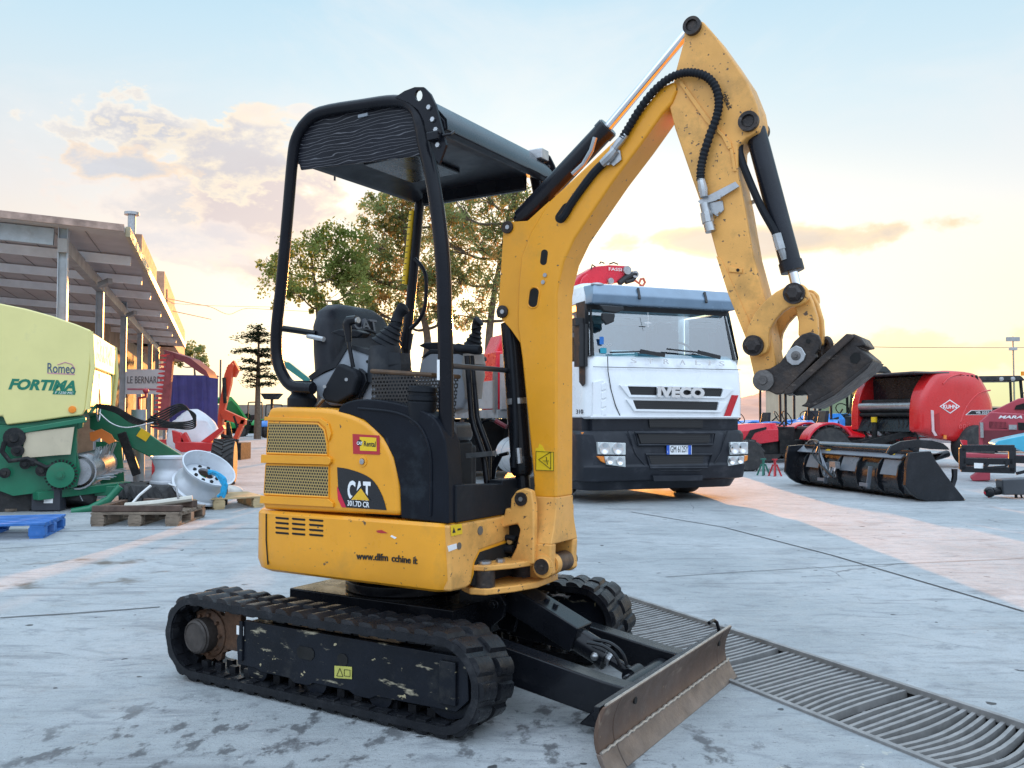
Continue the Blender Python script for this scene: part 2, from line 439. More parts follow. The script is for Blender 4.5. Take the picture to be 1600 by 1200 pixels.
        lab = MB(); lab.strip([(x, yo - .002, z) for x, z in E.S([(370, 977), (381, 979), (381, 993), (370, 991)], yo - .002)], (0, -1, 0), .0015)
        lab.build('white_sticker', white_l, t)
    return t
make_track(-1); make_track(1)
# ---------------- undercarriage centre
m = MB(); m.prism([(-.42, .2), (.42, .2), (.46, .26), (.46, .36), (-.42, .36)], -.3, .3)
for sg in (-1, 1): m.box((-.25, sg * .38, .26), (.16, .2, .09)); m.box((.3, sg * .38, .26), (.16, .2, .09))
m.lathe([(.0, 0), (.27, 0), (.27, .045), (.24, .05), (.24, .1), (.0, .1)], (0, 0, .36), seg=40)
m.build('undercarriage_frame', black, ex, bev=.006)
m = MB()
P0 = E.Y(760, 940, -.06)
for y in (-.1, .1):
    m.prism([(.36, .22), (.36, .40), (.50, .425), (.56, .40), (.585, .36), (.57, .31), (.52, .27), (.5, .2)], y - .012, y + .012)
m.cyl((.535, -.125, .36), (.535, .125, .36), .022); m.cyl((.535, -.14, .36), (.535, -.12, .36), .017, seg=6)
m.build('blade_bracket', black, ex, bev=.004)
# ---------------- dozer blade and arms
def blade_prof(a, b, n=9):
    out = []
    for i in range(n + 1):
        t = a + (b - a) * i / n; z = .215 * t
        out.append((1.288 - .052 * math.sin(PI * min(1, t * .82) ** .9) + .012 * t, z))
    return out
m = MB(); pf = blade_prof(.30, 1.0); m.prism(pf + [(x - .016, z) for x, z in pf[::-1]], -.515, .515)
bl = m.build('dozer_blade', worn, ex, bev=.003)
m = MB()
for sg in (-1, 1):
    m.prism(pf + [(x - .016, z - .004 * (i == 0)) for i, (x, z) in enumerate(pf[::-1])], sg * .517, sg * .628)
    m.add([], [])
m.build('end_plate', worn, bl, bev=.004)
m = MB(); pc = blade_prof(.0, .31, 5); m.prism([(x + .006, z) for x, z in pc] + [(x - .012, z) for x, z in pc[::-1]], -.636, -.519)
m.prism([(x + .006, z) for x, z in pc] + [(x - .012, z) for x, z in pc[::-1]], -.515, .636)
m.build('cutting_edge', edge_m, bl, bev=.003)
m = MB(); zt = pc[-1]
m.tube([(zt[0] + .004 + .0015 * math.sin(i * 2.3), -.63 + 1.26 * i / 90, zt[1] + .003 + .002 * math.sin(i * 1.7)) for i in range(91)], .0055, 6)
m.tube([(pf[-1][0] - .008, -.62 + 1.24 * i / 60, pf[-1][1] + .001) for i in range(61)], .005, 6)
m.build('weld_seam', weld, bl)
m = MB()
for px, py in ((992, 1094), (1123, 1005)):
    q = E.X(px, py, pf[6][0]); m.cyl((q.x + .004, q.y, q.z), (q.x - .03, q.y, q.z), .012)
m.build('bolt_hole', hole_m, bl)
m = MB()
for y in (-.40, -.22, .22, .40): m.prism([(1.235, .015), (1.235, .2), (1.2, .19), (1.14, .05), (1.14, .015)], y - .008, y + .008)
m.box((1.225, 0, .19), (.022, 1.2, .02)); m.box((1.23, 0, .03), (.03, 1.1, .03))
m.build('blade_rib', black, bl, bev=.003)
m = MB(); q = E.Y(1135, 990, .60); m.tube([(1.235, .57, .2), (1.225, .57, .235), (1.215, .56, .245), (1.215, .50, .245)], .008, 8); m.build('hook', black, bl)
for sg in (-1, 1):
    m = MB(); y0 = sg * .30; y1 = sg * .215
    m.prism([(.40, .15), (.40, .265), (.55, .275), (1.1, .185), (1.235, .17), (1.235, .04), (1.1, .055), (.6, .13)], y0, y1)
    m.prism([(1.02, .03), (1.235, .02), (1.235, .2), (1.12, .13)], y0 + sg * .002, y0 + sg * .03)
    m.build('push_arm', black, ex, bev=.008)
m = MB(); m.lathe([(.0, -.2), (.045, -.2), (.045, .2), (.0, .2)], (1.12, 0, .11), (0, 1, 0)); m.build('torque_tube', black, ex)
# blade cylinder with its box guard
m = MB(); a = Vector((.56, 0, .365)); b = Vector((.86, 0, .235)); d = (b - a).normalized(); u = Vector((-d.z, 0, d.x))
m.bar(a - d * .01 + u * .012, b + u * .012, .125, .105, up=u)
gd = m.build('cylinder_guard', black, ex, bev=.006)
m = MB()
for t in (.42, .55):
    p = lm(a, b, t); m.cyl(Vector(p) + u * .064, Vector(p) + u * .078, .011, seg=6)
m.build('guard_bolt', blackworn, gd)
m = MB(); m.cyl(a - d * .02, b + d * .13, .048); m.lathe([(.054, 0), (.054, .03)], b + d * .10, d); m.cyl(b + d * .12, b + d * .25, .02)
e_ = b + d * .25; m.cyl((e_.x, -.045, e_.z), (e_.x, .045, e_.z), .03)
m.build('blade_cylinder', black, ex)
m = MB(); m.cyl(b + d * .13, b + d * .15, .026); m.ball(b + d * .1 - Vector((0, .055, 0)), .016); m.cyl((e_.x, -.075, e_.z), (e_.x, -.045, e_.z), .012); m.build('cylinder_fitting', steel, ex)
m = MB()
for y in (-.075, -.02): m.tube(catmull([(.93, y, .25), (1.0, y, .245), (1.05, y, .215), (1.07, y, .17)], 5), .007, 7)
m.build('blade_hose', black, ex)
# ---------------- house skirt (counterweight)
ZB, ZT = .468, .722
def plan_ring(z, ins=0., xf=.585):
    """house outline from above: front corners eased, tail a broad curve"""
    w = .515 - ins; r = .045
    P = []
    P += [(xf - ins, -.18), (xf - ins, -w + r)] + [(xf - ins - r + r * math.cos(math.radians(t)), -w + r - r * math.sin(math.radians(t))) for t in (15, 35, 55, 75, 90)]
    P += [(-.2, -w), (-.345 + ins * .6, -w)]
    P += [(-.345 + ins * .6 - .20 * math.sin(math.radians(t)) * (1 - ins), -w * math.cos(math.radians(t)) ** .85 if t < 90 else 0) for t in (18, 32, 46, 60, 75, 90)]
    h = [(x, -y) for x, y in P[:-1]]
    P = P + h[::-1]
    return [(x, y, z) for x, y in P]
m = MB(); m.loft([plan_ring(ZB, .03), plan_ring(ZB + .012, .012), plan_ring(ZB + .05, .0), plan_ring(.60, 0), plan_ring(ZT - .012, 0), plan_ring(ZT, .012)])
sk = m.build('counterweight', yellow, ex, ang=30)
m = MB()
x0 = E.Y(424, 800, -.517).x
m.tube([(-.338, -.516, ZT - .012), (-.336, -.5165, .60), (-.325, -.5155, .5)], .0032, 6)
m.build('panel_seam', hole_m, sk)
m = MB()
U = lambda u, v: (380 + u * .34375, 600 + v * .34375)
for ua, ub in ((146, 207), (221, 282), (299, 364)):
    for k in range(4):
        va = 603 + k * 22.5 + (ua - 146) * .062; 
        pts = [U(ua + 2, va), U(ub - 2, va + 5), U(ub, va + 9), U(ub - 2, va + 14), U(ua + 4, va + 9.5), U(ua, va + 4)]
        m.prism(E.S(pts, -.516), -.5165, -.505)
m.build('vent_slot', hole_m, sk)
m = MB()      # front part of skirt below the floor, with the swing recess on its right
fx = .588
m.prism([(-.50, .60), (-.505, ZT - .004), (-.02, ZT - .004), (-.02, .62), (-.30, .60), (-.34, .56), (-.36, .48), (-.40, .472), (-.495, .475)], fx - .06, fx, axis='X')
m.build('skirt_front', yellow_old, sk, bev=.012)
m = MB(); m.prism([(-.345, .475), (-.335, .56), (-.30, .595), (-.02, .612), (-.02, .475)], fx - .02, fx - .0, axis='X'); m.build('swing_recess', hole_m, sk)
# wording and stickers on the skirt
def side_text(body, px, py, px2, py2, hpx, mat, par, Y, **k):
    a = E.Y(px, py, Y); b = E.Y(px2, py2, Y); t = E.Y(px, py - hpx, Y)
    return text(body, mat, par, a, Vector((b.x - a.x, 0, b.z - a.z)), (0, 0, 1), t.z - a.z, (b - a).length, **k)
side_text('www.dlfm', 557, 873.5, 606, 876.5, 10.5, black_l, sk, -.5165, bold=.012)
side_text('cchine it', 612, 877, 652, 881.5, 10.5, black_l, sk, -.5165, bold=.012)
def side_patch(name, px, mat, par, Y, th=.0012):
    m = MB(); m.prism(E.S(px, Y), Y, Y - th); return m.build(name, mat, par, smooth=False)
side_patch('scuff', [(588, 829), (596, 828), (606, 833), (597, 833), (590, 832)], red_l, sk, -.5155)
side_patch('scuff', [(612, 836), (620, 840), (617, 842), (610, 838)], white_l, sk, -.5155)
# small yellow warning label on rounded front corner
m = MB(); m.prism(E.FX([(704, 821), (721, 818), (722, 834), (705, 838)], fx + .001), fx + .001, fx + .0025, axis='X'); l_ = m.build('warning_sticker', ylab, sk)
m = MB(); Pq = E.FX([(707, 833), (712, 832), (709, 824)], fx + .003); m.prism(Pq, fx + .0027, fx + .0035, axis='X'); Pq = E.FX([(715, 829), (720, 828), (720, 825), (715, 826)], fx + .003); m.prism(Pq, fx + .0027, fx + .0035, axis='X'); m.build('warning_symbol', black_l, sk)
m = MB(); m.prism(E.FX([(699, 853), (713, 849), (714, 857), (701, 862)], fx + .001), fx + .001, fx + .002, axis='X'); m.build('white_sticker', white_l, sk)
m = MB()
for (a, b, r) in ((717, 853, .013), (750, 829, .017)):
    q = E.X(a, b, fx); m.cyl((fx - .01, q.y, q.z), (fx + .003, q.y, q.z), r)
m.build('plug', M('dull_plug', (.16, .15, .13), .5, .4), sk)
# ---------------- engine cover
YC = -.508
cov = E.S([(409, 796), (412, 730), (415, 652), (419, 641), (430, 636), (500, 637.5), (540, 645), (572, 660), (598, 686), (613, 717), (621, 757), (624, 806)], YC)
covs = smooth2(cov[3:], 3); cov = cov[:3] + covs
m = MB()
m.prism(cov, YC, -.40)
ec = m.build('engine_cover', yellow, ex, bev=.028, seg=4)
m = MB(); m.prism([(x, z) for x, z in cov if x < -.08] + [(-.08, ZT + .01)], -.30, .50)
bx = [(-.52, ZT + .01), (-.53, .86), (-.51, 1.1), (-.45, 1.14), (-.33, 1.14), (-.33, ZT + .01)]
m.prism(bx, -.27, .40)
m.build('rear_cover', yellow, ec, bev=.03, seg=3)
g1 = [(420, 660), (497, 662), (507, 672), (511, 690), (512, 711), (417, 708)]
g2 = [(416, 726), (514, 728), (514, 777), (413, 772)]
m = MB()
for g in (g1, g2): m.prism(E.S(g, YC - .001), YC - .001, YC - .004)
m.build('grille', grille_m, ec, smooth=False)
m = MB()
for g in (g1, g2):
    q = [Vector((x, YC - .002, z)) for x, z in E.S(g, YC - .002)]
    m.tube(q, .0055, 6, closed=True)
m.prism(E.S([(412, 710), (515, 713), (520, 717), (520, 722), (517, 726), (411, 723)], YC), YC, YC - .014)
m.prism(E.S([(410, 774), (515, 779), (523, 786), (523, 792), (409, 786)], YC), YC, YC - .012)
m.prism(E.S([(415, 651), (503, 654), (515, 662), (519, 678), (515, 690), (511, 668), (500, 659), (415, 657)], YC), YC, YC - .008)
m.build('grille_trim', yellow, ec, bev=.004)
side_patch('model_badge', smooth2([(527, 730), (545, 733), (568, 741), (585, 753), (598, 776), (604, 797)], 3) + [(536, 792.5), (529, 770)], M('black_badge', (.012, .013, .016), .3, 0, .1, 8), ec, YC - .001)
YB = YC - .0024
side_patch('red_stripe', [(526.5, 760), (528.5, 763), (541, 793), (534, 792.5), (528, 780)], M('red_stripe', (.6, .01, .05), .4, 0, .03), ec, YB, .0006)
side_text('CAT', 543, 779, 579, 781.5, 27, white_l, ec, YB, bold=.035, depth=.0006)
side_patch('yellow_triangle', [(549, 780.5), (577, 782), (564, 763)], M('badge_yellow', (.8, .45, .02), .4), ec, YB - .0016, .0005)
side_patch('dark_edge', [(546.5, 780.6), (549, 780.6), (564, 763), (577, 782), (579.5, 782), (564, 759)], M('badge_black', (.012, .013, .016), .3), ec, YB - .001, .0004)
side_text('301.7D CR', 543, 790, 577, 793, 8.2, white_l, ec, YB, bold=.015, depth=.0006)
side_patch('rental_sticker', [(551, 678), (593, 680.5), (593.5, 710.5), (552, 709)], red_l, ec, YC - .001)
side_patch('rental_sticker', [(562, 682.5), (588, 684), (588.5, 705), (562.5, 704)], ylab, ec, YC - .0025, .0004)
m = MB(); q = E.Y(562, 692, YC - .0032); m.lathe([(0, 0), (.0125, 0), (.0125, .0005), (0, .0005)], q, (0, -1, 0), 20); m.build('round_logo', black_l, ec)
side_text('CAT', 557.5, 694.5, 566.5, 695, 4.5, white_l, ec, YC - .0040, depth=.0003, bold=.03)
side_text('Rental', 568.5, 697, 587, 698.2, 8, black_l, ec, YC - .0032, depth=.0003, bold=.02)
m = MB(); q = E.Y(567, 721, YC); m.lathe([(.021, 0), (.021, .003), (.014, .004), (.014, .002)], q, (0, -1, 0)); m.build('latch_ring', yellow, ec)
m = MB(); q = E.Y(567, 721, YC); m.lathe([(0, 0), (.011, 0), (.011, .008), (.005, .009), (0, .009)], q, (0, -1, 0)); m.build('latch', steel, ec)
# ---------------- black side panel ahead of the cover
YS = -.500
sp = E.S(smooth2([(527, 645), (534, 632), (560, 624), (600, 626), (650, 638), (680, 655), (696, 690)], 3) + [(700, 740), (700, 819), (626, 810), (624, 760), (614, 715), (598, 684), (568, 656), (545, 648)], YS)
m = MB(); m.prism(sp, YS, -.405); pnl = m.build('side_panel', sidepl, ex, bev=.03, seg=4)
m = MB(); ar = smooth2([(560, 638), (620, 645), (655, 665), (672, 705), (674, 760), (673, 806)], 4)
m.tube([(x, YS - .001, z) for x, z in E.S(ar, YS)], .006, 6); m.build('panel_rib', sidepl, pnl)
# ---------------- floor
m = MB()
m.box((.36, .02, .755), (.44, .94, .06)); m.prism([(-.46, ZT), (-.46, .862), (-.14, .845), (-.14, .86), (.12, .86), (.45, .85), (.45, ZT)], .52, .588, axis='X')
m.build('floor_plate', plastic, ex, bev=.006)
# ---------------- seat
st = MB(); 
m = MB()
def seat_ring(z, w, x, d, r=.05):
    P = []
    for sx, sy, a0 in ((1, -1, -90), (1, 1, 0), (-1, 1, 90), (-1, -1, 180)):
        for k in range(4):
            a = math.radians(a0 + 30 * k)
            P.append((x + sx * (d / 2 - min(r, d / 2 * .9)) + min(r, d / 2 * .9) * math.cos(a), sy * (w / 2 - r) + r * math.sin(a), z))
    return P
sb = [seat_ring(z, w, x, d) for z, w, x, d in ((1.06, .42, -.24, .12), (1.12, .47, -.255, .15), (1.25, .49, -.28, .15), (1.40, .49, -.305, .13), (1.52, .47, -.325, .12), (1.59, .41, -.335, .10), (1.625, .30, -.34, .06), (1.632, .2, -.34, .03))]
m.loft(sb)
bk = m.build('seat_back', seat_m, ex, ang=60)
m = MB(); m.tube(catmull([(-.205, -.16, 1.14), (-.2, -.17, 1.3), (-.225, -.15, 1.45), (-.25, 0, 1.52), (-.225, .15, 1.45), (-.2, .17, 1.3), (-.205, .16, 1.14)], 6), .008, 6); m.build('seat_piping', seat_m, bk)
text('CAT', M('embossed_vinyl', (.09, .095, .11), .4), bk, (-.252, -.085, 1.515), (0, 1, 0), (-.2, 0, 1), .055, .17, bold=.02, depth=.008)
m = MB(); m.loft([[(x, y, z) for x, y in ((-.18, -.23), (.2, -.23), (.24, -.15), (.24, .15), (.2, .23), (-.18, .23))] for z in (1.0, 1.09)]); m.build('seat_cushion', seat_m, ex, bev=.03, seg=3)
m = MB(); m.box((.0, .02, .89), (.42, .46, .2)); m.box((.17, .02, .9), (.12, .34, .22)); m.build('seat_base', plastic, ex, bev=.02)
m = MB()
a = E.Y(425, 513, -.34); m.tube([E.Y(440, 513, -.34), E.Y(468, 517, -.28), E.Y(492, 521, -.24)], .014, 8); m.build('seat_belt_arm', black, ex)
m = MB(); m.cyl(E.Y(481, 525, -.26), E.Y(506, 530, -.26), .011); m.build('recline_handle', steel, ex)
# ---------------- consoles
def console(sg):
    Y0 = -.34 if sg < 0 else .30; Y1 = -.22 if sg < 0 else .42
    T = 'console'
    if sg < 0:
        gp = [(483, 592), (520, 576), (541, 541), (584, 556), (588, 575), (586, 630), (560, 634), (515, 634), (498, 622)]
        dk = [(482, 588), (505, 571), (522, 566), (540, 538), (590, 549), (625, 551), (627, 568), (624, 585), (588, 580), (584, 557), (542, 542), (523, 576), (486, 594)]
        m = MB(); m.prism(E.S(gp, Y0), Y0, Y1); c = m.build(T, greypl, ex, bev=.012, seg=3)
        m = MB()
        for qd in ([(482, 588), (505, 571), (508, 580), (486, 594)], [(505, 571), (522, 564), (525, 574), (508, 580)], [(522, 564), (540, 538), (543, 543), (525, 574)], [(540, 538), (590, 549), (586, 558), (543, 543)], [(590, 549), (625, 551), (627, 568), (586, 580)], [(586, 572), (627, 568), (622, 640), (587, 640)]):
            m.prism(E.S(qd, Y0 - .005), Y0 - .006, Y1 - .06)
        m.build('console_top', darkpl, c)
        for a, b in ((488, 594), (574, 565)):
            m = MB(); m.cyl(E.Y(a, b, Y0 - .003), E.Y(a, b, Y0 + .01), .006); m.build('screw', hole_m, c)
    else:
        c = copy_mirror
    return c
c1 = console(-1)
# joystick with bellows: built round a base point and a tip
def joystick(base, tip, name_mat=plastic, sc=1.):
    base = Vector(base); tip = Vector(tip); d = (tip - base).normalized(); L = (tip - base).length
    m = MB(); pr = [(.0, 0)]
    for k in range(5):
        r = .062 - .0085 * k; h = .021 * k
        pr += [(r * sc, h), (r * sc + .004, h + .006), (r * sc - .006, h + .015)]
    pr += [(.022 * sc, .112), (.0, .113)]
    m.lathe(pr, base, d, 24); b = m.build('joystick_boot', plastic, ex)
    m = MB(); q = d.cross(Vector((0, 1, 0))).normalized()
    pts = [base + d * (.10 + (L - .10) * t) + q * (.012 * math.sin(t * PI)) for t in (0, .1, .25, .45, .65, .8, .92, 1)]
    m.tube(pts, [.014, .026, .024, .022, .024, .028, .027, .014], 14); m.build('joystick_grip', plastic, b)
    return b
joystick(E.Y(602, 541, -.30), E.Y(634, 478, -.27))
m = MB(); q = E.Y(602, 560, -.30); m.lathe([(.075, -.1), (.07, 0), (.064, .05), (0, .052)], q - Vector((0, 0, .0))); m.build('joystick_base', darkpl, c1)
# lock lever
m = MB(); m.tube([E.Y(552, 574, -.365), E.Y(547, 548, -.37), E.Y(545, 532, -.37)], .009, 10)
ll = m.build('lock_lever', black, ex)
m = MB(); m.tube([E.Y(545, 534, -.37), E.Y(544, 520, -.37), E.Y(542, 508, -.37), E.Y(546, 501, -.365), E.Y(557, 499, -.36)], [.012, .016, .020, .022, .018], 12)
m.build('lever_knob', black, ll)
m = MB(); m.cyl(E.Y(555, 501, -.362), E.Y(560, 500, -.362), .013); m.build('lever_button', steel, ll)
m = MB(); m.prism(E.S([(514, 519), (530, 514), (555, 515), (567, 520), (560, 527), (535, 527)], -.31), -.31, -.25); m.build('arm_rest', plastic, ex, bev=.008)
m = MB(); bx_ = [(528, 567), (555, 578), (559, 591), (552, 617), (528, 631), (508, 628), (502, 617), (508, 602)]
m.prism(E.S(bx_, -.40), -.405, -.36); lb = m.build('lever_housing', plastic, ex, bev=.014, seg=3)
m = MB(); m.prism(E.S([(560, 575), (570, 584), (573, 596), (560, 622), (536, 632), (540, 620), (556, 600)], -.37), -.37, -.345); m.build('housing_plate', black, lb, bev=.004)
m = MB()
for a, b in ((541, 593), (507, 604)): m.cyl(E.Y(a, b, -.409), E.Y(a, b, -.395), .007)
m.cyl(E.Y(506, 622, -.38), E.Y(492, 638, -.38), .010)
m.build('housing_bolt', steel, lb)
# filler cap
m = MB(); q = E.Y(472, 634, -.40); m.lathe([(0, -.02), (.062, -.02), (.062, .03), (.05, .045), (.046, .05), (.046, .058), (.05, .06), (.05, .10), (.044, .105), (0, .106)], q, (0, 0, 1), 28)
for k in range(24):
    a = 2 * PI * k / 24; m.box((q.x + .05 * math.cos(a), q.y + .05 * math.sin(a), q.z + .08), (.006, .006, .036))
m.build('filler_cap', plastic, ex)
# basket
bp = E.S([(584, 580), (677, 586), (677, 600), (648, 648), (582, 636)], -.43)
m = MB()
def wall(P, Y): m.add([(x, Y, z) for x, z in P], [tuple(range(len(P)))])
P4 = [(bp[0][0], bp[0][1]), (bp[1][0], bp[1][1]), (bp[1][0] - .02, 1.10), (bp[4][0], 1.15)]
for Y in (-.44, -.26): wall(P4, Y)
m.add([(P4[0][0], -.44, P4[0][1]), (P4[0][0], -.26, P4[0][1]), (P4[3][0], -.26, P4[3][1]), (P4[3][0], -.44, P4[3][1])], [(0, 1, 2, 3)])
bk_ = m.build('mesh_basket', basket_m, ex, smooth=False, fix=False)
m = MB(); m.tube([(P4[0][0], -.44, P4[0][1]), (P4[1][0], -.44, P4[1][1]), (P4[1][0], -.26, P4[1][1]), (P4[0][0], -.26, P4[0][1])], .009, 8, closed=True); m.build('basket_rim', M('brown_rim', (.085, .045, .02), .55, 0, .3, 20), bk_)
# rubber boot pot in the corner
m = MB(); q = E.Y(660, 617, -.455)
m.lathe([(0, .035), (.048, .034), (.056, .028), (.058, .012), (.052, .008), (.052, -.002), (.058, -.006), (.058, -.02), (.052, -.024), (.056, -.03), (.05, -.10), (.034, -.15), (.0, -.155)], q, (.05, 0, 1), 28)
m.build('hose_boot', plastic, ex)
# ---------------- left console
m = MB(); m.prism(E.S([(655, 565), (672, 548), (727, 549), (738, 575), (735, 610), (722, 640), (703, 646), (680, 640), (650, 620)], .30), .30, .42); c2 = m.build('console', greypl, ex, bev=.02, seg=3)
m = MB(); m.prism(E.S([(655, 560), (671, 545), (722, 546), (738, 556), (738, 563), (715, 553), (672, 553)], .295), .295, .425); m.build('console_top', darkpl, c2, bev=.008)
q = E.Y(740, 560, .30); m = MB(); m.lathe([(.04, -.19), (.045, -.12), (.055, -.08), (.05, -.04), (.058, -.03), (.05, 0), (.05, .02), (.0, .022)], q); m.build('joystick_base', M('pale_boot', (.22, .2, .18), .6), c2)
joystick(E.Y(737, 548, .30), E.Y(750, 500, .30), sc=.8)
m = MB(); m.prism(E.S([(652, 540), (662, 535), (690, 534), (720, 540), (715, 548), (672, 548)], .30), .30, .37); m.build('arm_rest', plastic, ex, bev=.01)
# ---------------- travel levers and pedals
Z = lambda u, v: (650 + u * .2667, 480 + v * .2667)
def yl(P, Y): return [E.Y(*Z(u, v), Y) for u, v in P]
for P, Y in (([(300, 285), (325, 640), (340, 705), (395, 860), (418, 1052)], -.12), ([(325, 285), (357, 640), (374, 695), (427, 835), (425, 1052)], -.04)):
    m = MB(); pp = yl(P, Y); m.tube(pp, .0125, 10); tl = m.build('travel_lever', black, ex)
m = MB(); a, b = yl([(232, 240), (385, 252)], -.1); m.lathe([(0, 0), (.018, .0), (.022, .012), (.019, .03), (.018, .07), (.021, .1), (.019, .125), (0, .128)], a, (b - a).normalized(), 16); m.build('lever_grip', plastic, tl)
m = MB(); p = yl([(305, 870), (460, 855), (465, 880), (410, 900)], -.15); m.bar(p[0], p[1], .03, .02); m.build('lever_bracket', steel, tl)
m = MB(); m.tube(yl([(490, 868), (455, 940), (440, 1050)], .05), .014, 8); m.tube(yl([(490, 868), (540, 855)], .05), .008, 8); m.build('pedal_lever', black, ex)
m = MB(); m.tube(yl([(375, 690), (400, 665), (440, 657), (470, 668)], .0), .007, 8); pl_ = m.build('foot_lever', black, ex)
m = MB(); m.tube(yl([(468, 667), (500, 685), (530, 702)], .0), .010, 8); m.build('lever_tip', M('red_grip', (.2, .02, .03), .5), pl_)
m = MB(); q = yl([(475, 1030)], -.05)[0]; m.box(q, (.04, .05, .03)); m.build('pedal', M('red_pedal', (.42, .03, .03), .5), ex, bev=.01)
m = MB(); m.box(yl([(400, 1058)], -.2)[0], (.04, .13, .012)); m.build('pedal', steel, ex, bev=.003)
m = MB(); q = E.X(709, 700, .30); m.box((.34, -.31, 1.0), (.12, .05, .27)); m.build('kick_panel', M('grey_trim', (.06, .065, .07), .6, 0, .2, 6, .1, 200), ex, bev=.02)
m = MB(); q = E.X(725, 712, .30); m.box((.36, -.22, .985), (.10, .04, .22)); m.build('kick_panel', M('grey_trim_b', (.085, .09, .095), .6, 0, .2, 6, .1, 200), ex, bev=.01)
m = MB(); p0 = E.Y(700, 571, -.44); m.tube([p0, (p0.x + .02, .44, p0.z)], .011, 10); m.build('guard_rail', M('rail_grey', (.07, .07, .075), .35, .5), ex)
# ---------------- canopy
HP = [(489, 607), (458, 604), (443, 588), (433, 560), (432, 515), (440, 440), (450, 330), (457, 250), (463, 217), (478, 192), (503, 175), (567, 164), (615, 158), (641, 164), (656, 187), (664, 227), (676, 280), (686, 350), (693, 433), (697, 600), (698, 816)]
hp = E.S(HP, -.445)
pth = [(p.x, p.y) for p in catmull([(x, z, 0) for x, z in hp], 4)]
cf = empty('canopy', (0, 0, 0)); cf.parent = ex
frame_m = M('black_tube_paint', (.010, .011, .015), .25, 0, .3, 3, .05, 200, 0, dirt=((.07, .045, .03), .62, .95, 5), specks=((.3, .27, .25), .76, 60), spec=.16)
for Y in (-.445, .445):
    m = MB(); n = len(pth)
    rr = [.0245 if i < n * .68 else .029 for i in range(n)]
    m.tube([(x, Y, z) for x, z in pth], rr, 14); hoop = m.build('canopy_hoop', frame_m, cf)
    if Y < 0: hoopA = hoop
    else: hoopB = hoop
m = MB(); q = [E.Y(a, b, -.475) for a, b in ((683, 562), (687, 562), (687, 594), (683, 594))]; m.strip(q, (0, -1, 0), .001); m.build('label', white_l, hoopA)
m = MB(); t_ = [E.Y(a, b, .445) for a, b in ((648, 330), (644, 370), (640, 410), (636, 445))]; m.tube([Vector((p.x - .006, p.y - .010, p.z)) for p in t_], .017, 10)
tp = m.build('yellow_tape', ylab, hoopB)
m = MB()
for i in range(14):
    t = i / 13; p = catmull(t_, 13)[i * 3]; m.box((p.x - .006, p.y - .0268, p.z), (.014, .001, .004))
m.build('tape_print', black_l, hoopB)
m = MB(); m.tube(catmull([E.Y(a, b, .41) for a, b in ((648, 404), (661, 420), (666, 440), (664, 478), (655, 500), (641, 514))], 5), .0105, 10); m.tube([E.Y(636, 520, .43), E.Y(632, 545, .43)], .034, 12); m.build('grab_handle', frame_m, cf)
wood_m = None
def fascia_mat():
    m = M('scratched_fascia', (.010, .011, .016), .38, 0, .3, 3, .05, 150, spec=.15)
    nt = m.node_tree; b = nt.nodes['Principled BSDF']; src = b.inputs['Base Color'].links[0].from_socket
    tc = nt.nodes.new('ShaderNodeTexCoord'); mp = nt.nodes.new('ShaderNodeMapping'); mp.inputs['Scale'].default_value = (1.2, 1, 5); nt.links.new(tc.outputs['Object'], mp.inputs[0])
    w = nt.nodes.new('ShaderNodeTexWave'); w.bands_direction = 'Z'; w.inputs['Scale'].default_value = 4.5; w.inputs['Distortion'].default_value = 9; w.inputs['Detail'].default_value = 2; w.inputs['Detail Scale'].default_value = 1.1
    nt.links.new(mp.outputs[0], w.inputs[0])
    r = nt.nodes.new('ShaderNodeMapRange'); r.inputs['From Min'].default_value = .93; r.inputs['From Max'].default_value = 1.0; r.inputs['To Max'].default_value = .42; nt.links.new(w.outputs['Fac'], r.inputs[0])
    x = nt.nodes.new('ShaderNodeMix'); x.data_type = 'RGBA'; nt.links.new(r.outputs[0], x.inputs['Factor']); nt.links.new(src, x.inputs[6]); x.inputs[7].default_value = (.30, .30, .32, 1)
    nt.links.new(x.outputs[2], b.inputs['Base Color']); return m
m = MB(); m.prism(E.S([(471, 266), (461, 228), (476, 194), (503, 177), (567, 165), (615, 159), (640, 165), (654, 190), (660, 243)], -.43), -.435, -.425)
m.build('roof_fascia', fascia_mat(), cf, bev=.003)
zr_ = 2.2
prof = [(-.315, 2.235), (-.30, 2.275), (-.25, 2.305), (.36, 2.345), (.425, 2.335), (.50, 2.25), (.505, 2.215), (.47, 2.205), (.42, 2.23), (.35, 2.245), (-.22, 2.235), (-.26, 2.21), (-.30, 2.205)]
m = MB(); m.prism(prof, -.418, .418); rf = m.build('canopy_roof', M('roof_paint', (.010, .011, .016), .42, 0, .2, 3, .04, 200, .1, dirt=((.05, .05, .06), .6, .95, 7), spec=.15), cf, bev=.008)
m = MB(); m.prism([(.424, 2.3385), (.5025, 2.252), (.5085, 2.214), (.513, 2.215), (.508, 2.254), (.427, 2.343)], -.416, .416); m.build('roof_edge', M('glossy_roof_edge', (.02, .024, .03), .2, 0, .2, 6, .04, 120, .2, spec=.4), rf)
m = MB(); m.box((.08, -.40, 2.215), (.6, .03, .08)); m.box((.08, .40, 2.215), (.6, .03, .08)); m.prism([(-.1, 2.236), (.18, 2.244), (.18, 2.225), (-.1, 2.219)], -.2, .15); m.build('roof_underside', black, rf, bev=.01)
m = MB(); q = E.Y(577, 180, -.40); m.box((q.x, -.438, q.z - .012), (.05, .006, .012)); m.build('label', greypl, rf)
m = MB(); q = E.Y(523, 282, .1); m.tube([(q.x, .1, q.z + .06), (q.x, .1, q.z + .02)], .0015, 5); m.cyl((q.x, .1, q.z + .025), (q.x, .1, q.z), .005); m.build('hanging_toggle', black, cf)
